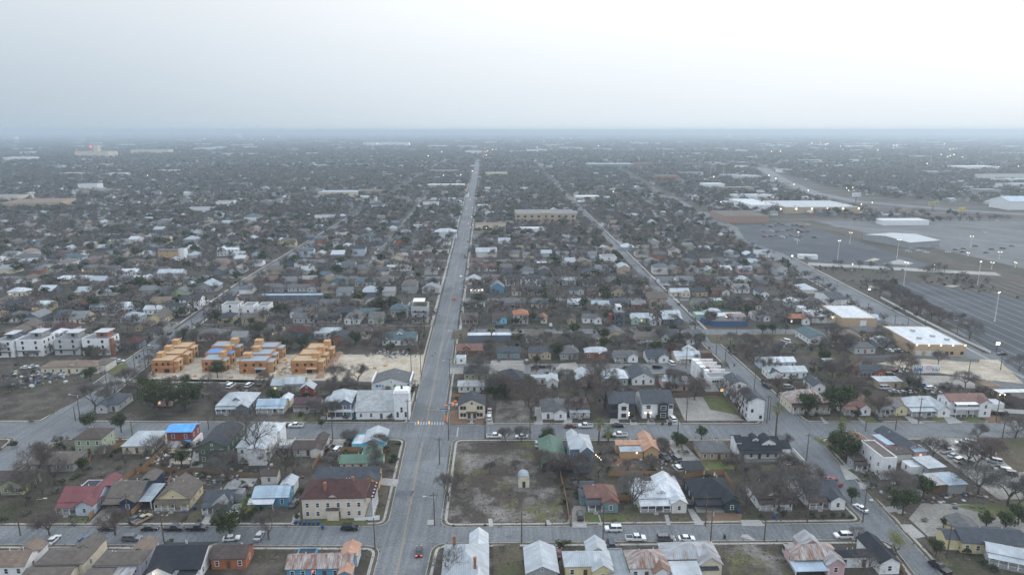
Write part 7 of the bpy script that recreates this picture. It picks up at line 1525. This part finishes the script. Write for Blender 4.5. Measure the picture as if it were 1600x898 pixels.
# houses past the first three hundred: one mesh of small real houses
class Soup:
    def __init__(s): s.v, s.t, s.m = [], [], []; s.n = 0
    def add(s, v, t, m): s.v.append(v); s.t.append(t + s.n); s.m.append(np.full(len(t), m) if np.isscalar(m) else m); s.n += len(v)
    def build(s, name, mats, smooth=False):
        v = np.concatenate(s.v).astype(np.float32); t = np.concatenate(s.t).astype(np.int32); m = np.concatenate(s.m).astype(np.int32)
        me = bpy.data.meshes.new(name); me.vertices.add(len(v)); me.vertices.foreach_set('co', v.ravel()); me.loops.add(t.size); me.loops.foreach_set('vertex_index', t.ravel())
        me.polygons.add(len(t)); me.polygons.foreach_set('loop_start', np.arange(0, t.size, 3, dtype=np.int32)); me.polygons.foreach_set('loop_total', np.full(len(t), 3, dtype=np.int32))
        for x in mats: me.materials.append(x)
        me.polygons.foreach_set('material_index', m); me.update(calc_edges=True); return me
FM = [plain(C[k], .8, name='far_wall') for k in WC] ; FR = [plain(c, .75, name='far_roof') for c in ((.29, .32, .345), (.38, .41, .44), (.11, .115, .12), (.075, .085, .10), (.12, .105, .095), (.085, .07, .06), (.05, .055, .065), (.20, .205, .21), (.28, .31, .34), (.18, .14, .11), (.075, .04, .04))]
hs = Soup()
def soup_house(X, Y, w, d, h, kd, wi, ri, a):
    ov = .4; ca, sa = math.cos(a), math.sin(a)
    rise = .45 * min(w, d) / 2 + .2
    V = [(-w / 2, 0, 0), (w / 2, 0, 0), (w / 2, d, 0), (-w / 2, d, 0), (-w / 2, 0, h), (w / 2, 0, h), (w / 2, d, h), (-w / 2, d, h), (-w / 2 - ov, -ov, h - .1), (w / 2 + ov, -ov, h - .1), (w / 2 + ov, d + ov, h - .1), (-w / 2 - ov, d + ov, h - .1)]
    F = [(0, 1, 5), (0, 5, 4), (1, 2, 6), (1, 6, 5), (2, 3, 7), (2, 7, 6), (3, 0, 4), (3, 4, 7)]; M = [wi] * 8; k = len(WC)
    if kd == 'flat': F += [(8, 9, 10), (8, 10, 11)]; M += [k + ri] * 2
    elif kd == 'gx':
        V += [(-w / 2 - ov, d / 2, h + rise), (w / 2 + ov, d / 2, h + rise), (-w / 2, d / 2, h + rise - .1), (w / 2, d / 2, h + rise - .1)]; F += [(8, 9, 13), (8, 13, 12), (10, 11, 12), (10, 12, 13), (5, 6, 15), (7, 4, 14)]; M += [k + ri] * 4 + [wi] * 2
    elif kd == 'gy':
        V += [(0, -ov, h + rise), (0, d + ov, h + rise), (0, 0, h + rise - .1), (0, d, h + rise - .1)]; F += [(11, 8, 12), (11, 12, 13), (9, 10, 13), (9, 13, 12), (4, 5, 14), (6, 7, 15)]; M += [k + ri] * 4 + [wi] * 2
    else:
        g = min(w, d) / 2; x0, x1, y0, y1 = -w / 2 + g, w / 2 - g, g, d - g; V += [(min(x0, 0), y0, h + rise), (max(x1, 0), y0, h + rise), (max(x1, 0), y1, h + rise), (min(x0, 0), y1, h + rise)]
        F += [(8, 9, 13), (8, 13, 12), (9, 10, 14), (9, 14, 13), (10, 11, 15), (10, 15, 14), (11, 8, 12), (11, 12, 15), (12, 13, 14), (12, 14, 15)]; M += [k + ri] * 10
    v = np.array(V); v[:, 1] -= 0; x = v[:, 0] * ca - v[:, 1] * sa + X; y = v[:, 0] * sa + v[:, 1] * ca + Y
    hs.add(np.stack([x, y, v[:, 2]], 1), np.array(F), np.array(M))
for X, Y, w, d, face in rest:
    if Y > 640 and q.random() < .22: continue
    soup_house(X, Y, w, d, q.uniform(2.9, 3.5) if q.random() > .08 else 6, q.choice(['gx', 'gx', 'hip', 'gy']), q.choices(range(len(WC)), WCW)[0], q.choices(range(11), RCW)[0], .035 + q.uniform(-.04, .04))
    if q.random() < .5: soup_house(X + q.uniform(-3, 3), Y + d * .6, w * .5, d * .7, 3, 'gy', q.choices(range(len(WC)), WCW)[0], q.choices(range(11), RCW)[0], .035)
Y = 1110
while Y < 4600:
    st = 34 + (Y - 1100) * .012; X = -.82 * Y
    while X < .82 * Y:
        X += q.uniform(13, 20) * (1 + (Y - 1100) * .0006)
        xx, yy = X, Y + q.uniform(-10, 10)
        if q.random() < .54 or blocked(xx, yy): continue
        big_ = q.random() < .012 + (.03 if xx > .25 * yy else 0)
        if big_: soup_house(xx, yy, q.uniform(25, 80), q.uniform(18, 40), q.uniform(6, 11), 'flat', q.choices(range(len(WC)), WCW)[0], q.choice([0, 1, 7, 2]), .03)
        else: soup_house(xx, yy, q.uniform(9, 15), q.uniform(9, 15), 3.2 if q.random() > .1 else 6, q.choice(['gx', 'gx', 'hip', 'gy']), q.choices(range(len(WC)), WCW)[0], q.choices(range(11), RCW)[0], .035 + q.uniform(-.2, .2))
    Y += st
for i in range(260):                # long pale sheds of the plain
    Y = q.uniform(3200, 12000); X = q.uniform(-.8, .8) * Y
    soup_house(X, Y, q.uniform(40, 160), q.uniform(30, 60), q.uniform(8, 16), 'flat', q.choice([0, 1, 2, 0]), q.choice([1, 1, 0, 7]), 0)
o = place('far_houses', hs.build('far_houses', FM + FR)); tag(o, 'thousands of small houses spreading to the hazy horizon', 'far houses', None, 'stuff')

# trees: the nearest as things, the rest as one mass
cand = []
def try_tree(X, Y, m):
    if not in_view(X, Y, 20) or blocked(X, Y): return
    if near_foot(X, Y, m): return
    cand.append((X, Y))
for i in range(15000):
    Y = 165 + 835 * (q.random() ** .75); X = q.uniform(-.8, .8) * (Y + 30)
    if Y < 380:
        if not any(pip((X, Y), b) for b in BLOCKS): continue
        # back yards carry the trees, not the street fronts
        k = (Y - 173.5) % 70
        if (k < 20 or k > 58) and q.random() < .75: continue
        if Y < 250 and q.random() < .72: continue
        if Y < 320 and q.random() < .35: continue
    if X > R2(Y) - 5 and Y < 1000 and q.random() < .8: continue
    k = (Y - 380) % 71.5
    if Y > 380 and (k < 7 or k > 64.5): continue
    try_tree(X, Y, -1.5 if Y > 620 else -0.3 if Y > 320 else 1.6)
cand.sort(key=lambda a: a[1])
N_BARE = sum(1 for o in bpy.data.objects if o.name.startswith('bare_tree')); kept = []; grid = {}
for X, Y in cand:
    c = (int(X // 5.5), int(Y // 5.5))
    if any((X - a) ** 2 + (Y - b_) ** 2 < (17 if Y > 700 else 29) for i in (-1, 0, 1) for j in (-1, 0, 1) for a, b_ in grid.get((c[0] + i, c[1] + j), ())): continue
    grid.setdefault(c, []).append((X, Y)); kept.append((X, Y))
n_b = n_e = 0; mass = []
for X, Y in kept:
    e = q.random() < .13
    if e and n_e < 60: put_tree('ever', X, Y, q.uniform(4.5, 8)); n_e += 1
    elif not e and N_BARE + n_b < 300: put_tree('bare', X, Y, q.triangular(4.5, 11, 6.8) if Y > 320 else q.uniform(4.5, 7.5)); n_b += 1
    else: mass.append((X, Y, q.triangular(4.5, 11, 7), e))
def shard(seed, n, s, twig=True):
    """a crown of loose shards, unit height and width"""
    r = np.random.default_rng(seed); v = []; 
    lob = [(r.normal(0, .16), r.normal(0, .16), r.uniform(.45, .8), r.uniform(.16, .26)) for _ in range(7)]
    for i in range(n):
        x, y, z, R_ = lob[r.integers(7)]; d = r.normal(size=3); d /= np.linalg.norm(d); p = np.array([x, y, z]) + d * R_ * r.random() ** .4; p[2] = max(.12, p[2])
        a = r.normal(size=3); a /= np.linalg.norm(a); c = np.cross(a, r.normal(size=3)); c /= np.linalg.norm(c); k = s * r.uniform(.6, 1.5)
        if twig: v += [p - c * k * .28, p + c * k * .28, p + a * k * 1.6]
        else: v += [p - a * k, p + a * k * .6 + c * k * .8, p + a * k * .4 - c * k * .9]
    if twig: v += [(-.03, 0, 0), (.03, 0, 0), (0, 0, .6)]; 
    return np.array(v), np.arange(len(v)).reshape(-1, 3)
LOD = {('b', 0): [shard(i, 190, .085) for i in range(5)], ('e', 0): [shard(10 + i, 170, .085, False) for i in range(3)], ('b', 1): [shard(20 + i, 56, .16) for i in range(5)], ('e', 1): [shard(30 + i, 50, .14, False) for i in range(3)], ('b', 2): [shard(40 + i, 26, .20, False) for i in range(5)], ('e', 2): [shard(50 + i, 24, .20, False) for i in range(3)]}
ts = Soup()
def soup_tree(X, Y, h, w, e, lod):
    v, t = LOD[('e' if e else 'b', lod)][q.randrange(3 if e else 5)]; a = q.uniform(0, 6.28); ca, sa = math.cos(a), math.sin(a)
    ts.add(np.stack([(v[:, 0] * ca - v[:, 1] * sa) * w + X, (v[:, 0] * sa + v[:, 1] * ca) * w + Y, v[:, 2] * h], 1), t, (3 + q.randrange(2)) if e else q.choice([0, 0, 1, 2]))
for X, Y, h, e in mass: soup_tree(X, Y, h, h * q.uniform(1.0, 1.35), e, 0)
def spread(n, y0, y1, hr, wr, lod, ev, kx=.8):
    for i in range(n):
        Y = math.sqrt(q.uniform(y0 * y0, y1 * y1)); X = q.uniform(-kx, kx) * Y
        if Y < 2700 and blocked(X, Y): continue
        if X > .30 * Y and Y < 1100 and q.random() < .6: continue
        if Y < 1300 and near_foot(X, Y, -2.5): continue
        h = q.uniform(*hr); soup_tree(X, Y, h, q.uniform(*wr), q.random() < ev, lod)
spread(1500, 640, 1000, (7, 10), (8, 12), 0, .28); spread(15500, 940, 2000, (7, 11), (10, 16), 1, .24); spread(14000, 1900, 3800, (7.5, 12), (15, 24), 2, .25); spread(12000, 3600, 8000, (9, 14), (30, 55), 2, .25); spread(5000, 7500, 18000, (11, 17), (80, 150), 2, .25)
o = place('far_trees', ts.build('far_trees', TWIG + LEAF)); tag(o, 'mass of bare and evergreen trees spreading over the far town', 'far trees', None, 'stuff')

# low growth, litter and weeds of the yards and lots
us = Soup(); BR = [shard(70 + i, 44, .22) for i in range(3)] + [shard(80 + i, 40, .2, False) for i in range(3)]
FP = [(a, b_) for a, b_, _ in TREES]
for i in range(5200):
    Y = q.uniform(165, 560); X = q.uniform(-.82, .82) * (Y + 30)
    if not in_view(X, Y, 10) or on_road(X, Y, -2): continue
    if Y < NEAR_Y and not any(pip((X, Y), b_) for b_ in BLOCKS): continue
    if any(pip((X, Y), p) for p in OPENG) or near_foot(X, Y, .6): continue
    k = (Y - 173.5) % 70
    if (k < 20 or k > 58) and q.random() < .86: continue
    k = q.randrange(6); v, t = BR[k]; a = q.uniform(0, 6.28); h, w = q.uniform(.8, 2.6), q.uniform(1.4, 4.0); ca, sa = math.cos(a), math.sin(a)
    us.add(np.stack([(v[:, 0] * ca - v[:, 1] * sa) * w + X, (v[:, 0] * sa + v[:, 1] * ca) * w + Y, v[:, 2] * h], 1), t, q.choice([0, 0, 1, 2]) if k < 3 else q.choice([3, 4, 4]))
o = place('undergrowth', us.build('undergrowth', TWIG + LEAF)); tag(o, 'low winter brush and shrubs crowding the back yards', 'undergrowth', None, 'stuff')
GRAV = [PX(*p) for n, p, m_ in lots if m_ in (GRAVEL, CONC, CALICHE, MULCH)]; ws = Soup(); WEED = [plain(c, .95, name='weed') for c in ((.075, .068, .045), (.14, .125, .095), (.075, .082, .04), (.22, .21, .19), (.065, .053, .043))]
for i in range(26000):
    Y = 160 + 175 * q.random() ** 1.2; X = q.uniform(-.8, .8) * (Y + 20)
    if not any(pip((X, Y), b_) for b_ in BLOCKS) or any(pip((X, Y), p) for p in GRAV): continue
    k = q.choice([0, 0, 1, 1, 2, 4, 4, 3 if q.random() < .3 else 0]); s = q.uniform(.1, .36); a = q.uniform(0, 3.1); c, d = math.cos(a) * s, math.sin(a) * s; z = ZL; hh = s * q.uniform(.3, .8)
    ws.add(np.array([(X - c, Y - d, z), (X + c, Y + d, z), (X + d * .4, Y - c * .4, z + hh), (X - d, Y + c, z + .02)]), np.array([(0, 1, 2), (0, 1, 3)]), k)
o = place('weeds', ws.build('weeds', WEED)); tag(o, 'tufts of weeds and litter scattered over yards and lots', 'weeds', None, 'stuff')

# water tower, masts and lamps far away
def water_tower(x, y, label, h):
    X, Y = G(x, y); r = empty('water_tower', (X, Y, 0), 0); tag(r, landmark(label, X, Y), 'water tower'); b = MB()
    for k in range(7): a = 2 * math.pi * k / 7; b.tube((h * .26 * math.cos(a), h * .26 * math.sin(a), 0), (h * .26 * math.cos(a), h * .26 * math.sin(a), h * .6), h * .018, h * .018, 6)
    b.build('leg', TRIM, r); b = MB()
    pr = [(0, .52), (.16, .54), (.30, .66), (.32, .76), (.26, .90), (.12, .98), (.0, 1.0)]
    for (a, z), (c, w) in zip(pr, pr[1:]):
        for k in range(14):
            t0, t1 = 2 * math.pi * k / 14, 2 * math.pi * (k + 1) / 14; b.poly([(a * h * math.cos(t0), a * h * math.sin(t0), z * h), (a * h * math.cos(t1), a * h * math.sin(t1), z * h), (c * h * math.cos(t1), c * h * math.sin(t1), w * h), (c * h * math.cos(t0), c * h * math.sin(t0), w * h)])
    b.build('tank', TRIM, r)
water_tower(27, 226, 'white bulbous water tower on the hazy western horizon', 62)
def mast(x, y, hpx, label, red=False):
    X, Y = G(x, y); zc = Y * CP + CAM_H * SP; h = hpx * zc / FOC; r = empty('mast', (X, Y, 0), 0); tag(r, landmark(label, X, Y), 'mast'); b = MB(); w = zc / FOC * .35; b.tube((0, 0, 0), (0, 0, h), w, w * .6, 6); b.build('pole', plain((.5, .5, .5), name='mast_steel'), r)
    if red: b = MB(); b.tube((0, 0, h), (0, 0, h + w * 6), w * 3, w * 3, 6); b.build('lamp_head', REDL, r)
mast(179, 247, 18, 'thin pale mast beside the distant factory'); mast(144, 246, 15, 'distant mast with a red lamp on top', True); mast(1454, 255, 22, 'red brown lattice mast on the eastern plain'); mast(1110, 276, 24, 'floodlight mast of the stadium, westernmost'); mast(1117, 274, 26, 'floodlight mast behind the white warehouse'); mast(1130, 276, 22, 'floodlight mast at the highway side'); mast(1092, 270, 18, 'thin floodlight mast by the depot'); mast(860, 236, 8, 'short mast with a bright sign', False)
pts = [(758, 232, 1), (759, 238, 1), (757, 242, 2), (762, 236, 0), (755, 245, 1), (760, 243, 0), (1290, 226, 0), (1480, 245, 0), (1484, 244, 0), (1448, 256, 0), (1452, 254, 0), (1560, 261, 0), (1591, 260, 0), (1205, 237, 0), (1219, 237, 0), (1268, 224, 0), (1282, 224, 0), (1293, 225, 0), (1484, 234, 0), (1489, 233, 0), (1475, 225, 0), (1578, 213, 0), (1560, 212, 0), (1396, 228, 0), (1401, 228, 0), (1470, 242, 0), (1490, 242, 0), (1503, 246, 0), (1371, 235, 0), (1313, 229, 0), (1325, 300, 0), (1322, 296, 0), (1332, 295, 0), (1345, 323, 0), (1362, 320, 0), (1152, 307, 0), (1126, 319, 0), (1167, 316, 0), (1147, 322, 0), (1115, 277, 0), (1201, 275, 0), (1212, 280, 0), (1240, 290, 0), (1262, 300, 0), (1283, 311, 0), (839, 231, 0), (892, 217, 0), (880, 218, 0), (330, 208, 0), (157, 207, 0), (107, 206, 0), (240, 214, 0), (320, 218, 0), (370, 211, 0), (375, 213, 0), (436, 213, 0), (412, 218, 0), (607, 212, 0), (640, 226, 0), (590, 225, 0), (705, 226, 2), (669, 244, 0), (690, 238, 0), (775, 234, 0), (770, 234, 0), (743, 270, 2), (738, 268, 0), (727, 300, 1), (720, 274, 0), (712, 272, 2), (125, 243, 2), (120, 235, 2), (134, 262, 0), (152, 262, 0), (115, 263, 0), (231, 275, 0), (693, 275, 0), (935, 228, 0), (850, 221, 0), (1070, 209, 0), (1115, 211, 0), (1140, 211, 0), (1165, 208, 0), (940, 311, 2), (958, 302, 0), (757, 310, 2), (760, 362, 0), (732, 355, 2), (729, 330, 1), (735, 315, 1)]
for x, y, k in pts:
    X, Y = G(x, y + 4); zc = Y * CP + CAM_H * SP; u = zc / FOC; h = min(max(7, 4 * u), 30)
    r = empty('street_lamp', (X, Y, 0), 0); c = ('white', 'amber', 'red')[k]; cc = sum(1 for _ in ())
    tag(r, autolabel([f'lit {c} lamp far off', f'small lit {c} lamp far off', f'tiny {c} light far off'], X, Y), 'street lamp', 'lit lamps far across the city')
    b = MB(); b.tube((0, 0, 0), (0, 0, h), u * .12, u * .1, 5); b.build('pole', plain((.4, .4, .4), name='lamp_steel'), r)
    s = u * (.62 if k == 0 else .6); b = MB(); b.tube((0, 0, h), (0, 0, h + s * 1.3), s * .7, s * .7, 6); b.build('lamp_head', (LAMPW, AMBER, REDL)[k], r)

# ------------------------------------------------------------------ haze: one closed box round the camera and everything built
HAZE_D = 1.85e-4
m = bpy.data.materials.new('haze_air'); m.use_nodes = True; t = m.node_tree; t.nodes.clear()
o_ = t.nodes.new('ShaderNodeOutputMaterial'); v_ = t.nodes.new('ShaderNodeVolumePrincipled'); v_.inputs['Color'].default_value = (.66, .775, .875, 1); v_.inputs['Density'].default_value = HAZE_D; v_.inputs['Anisotropy'].default_value = 0.5
t.links.new(v_.outputs[0], o_.inputs['Volume'])
b = MB(); b.box(-46000, 46000, -400, 61000, -1.0, 125.0); tag(b.build('haze', m), kind='stuff')
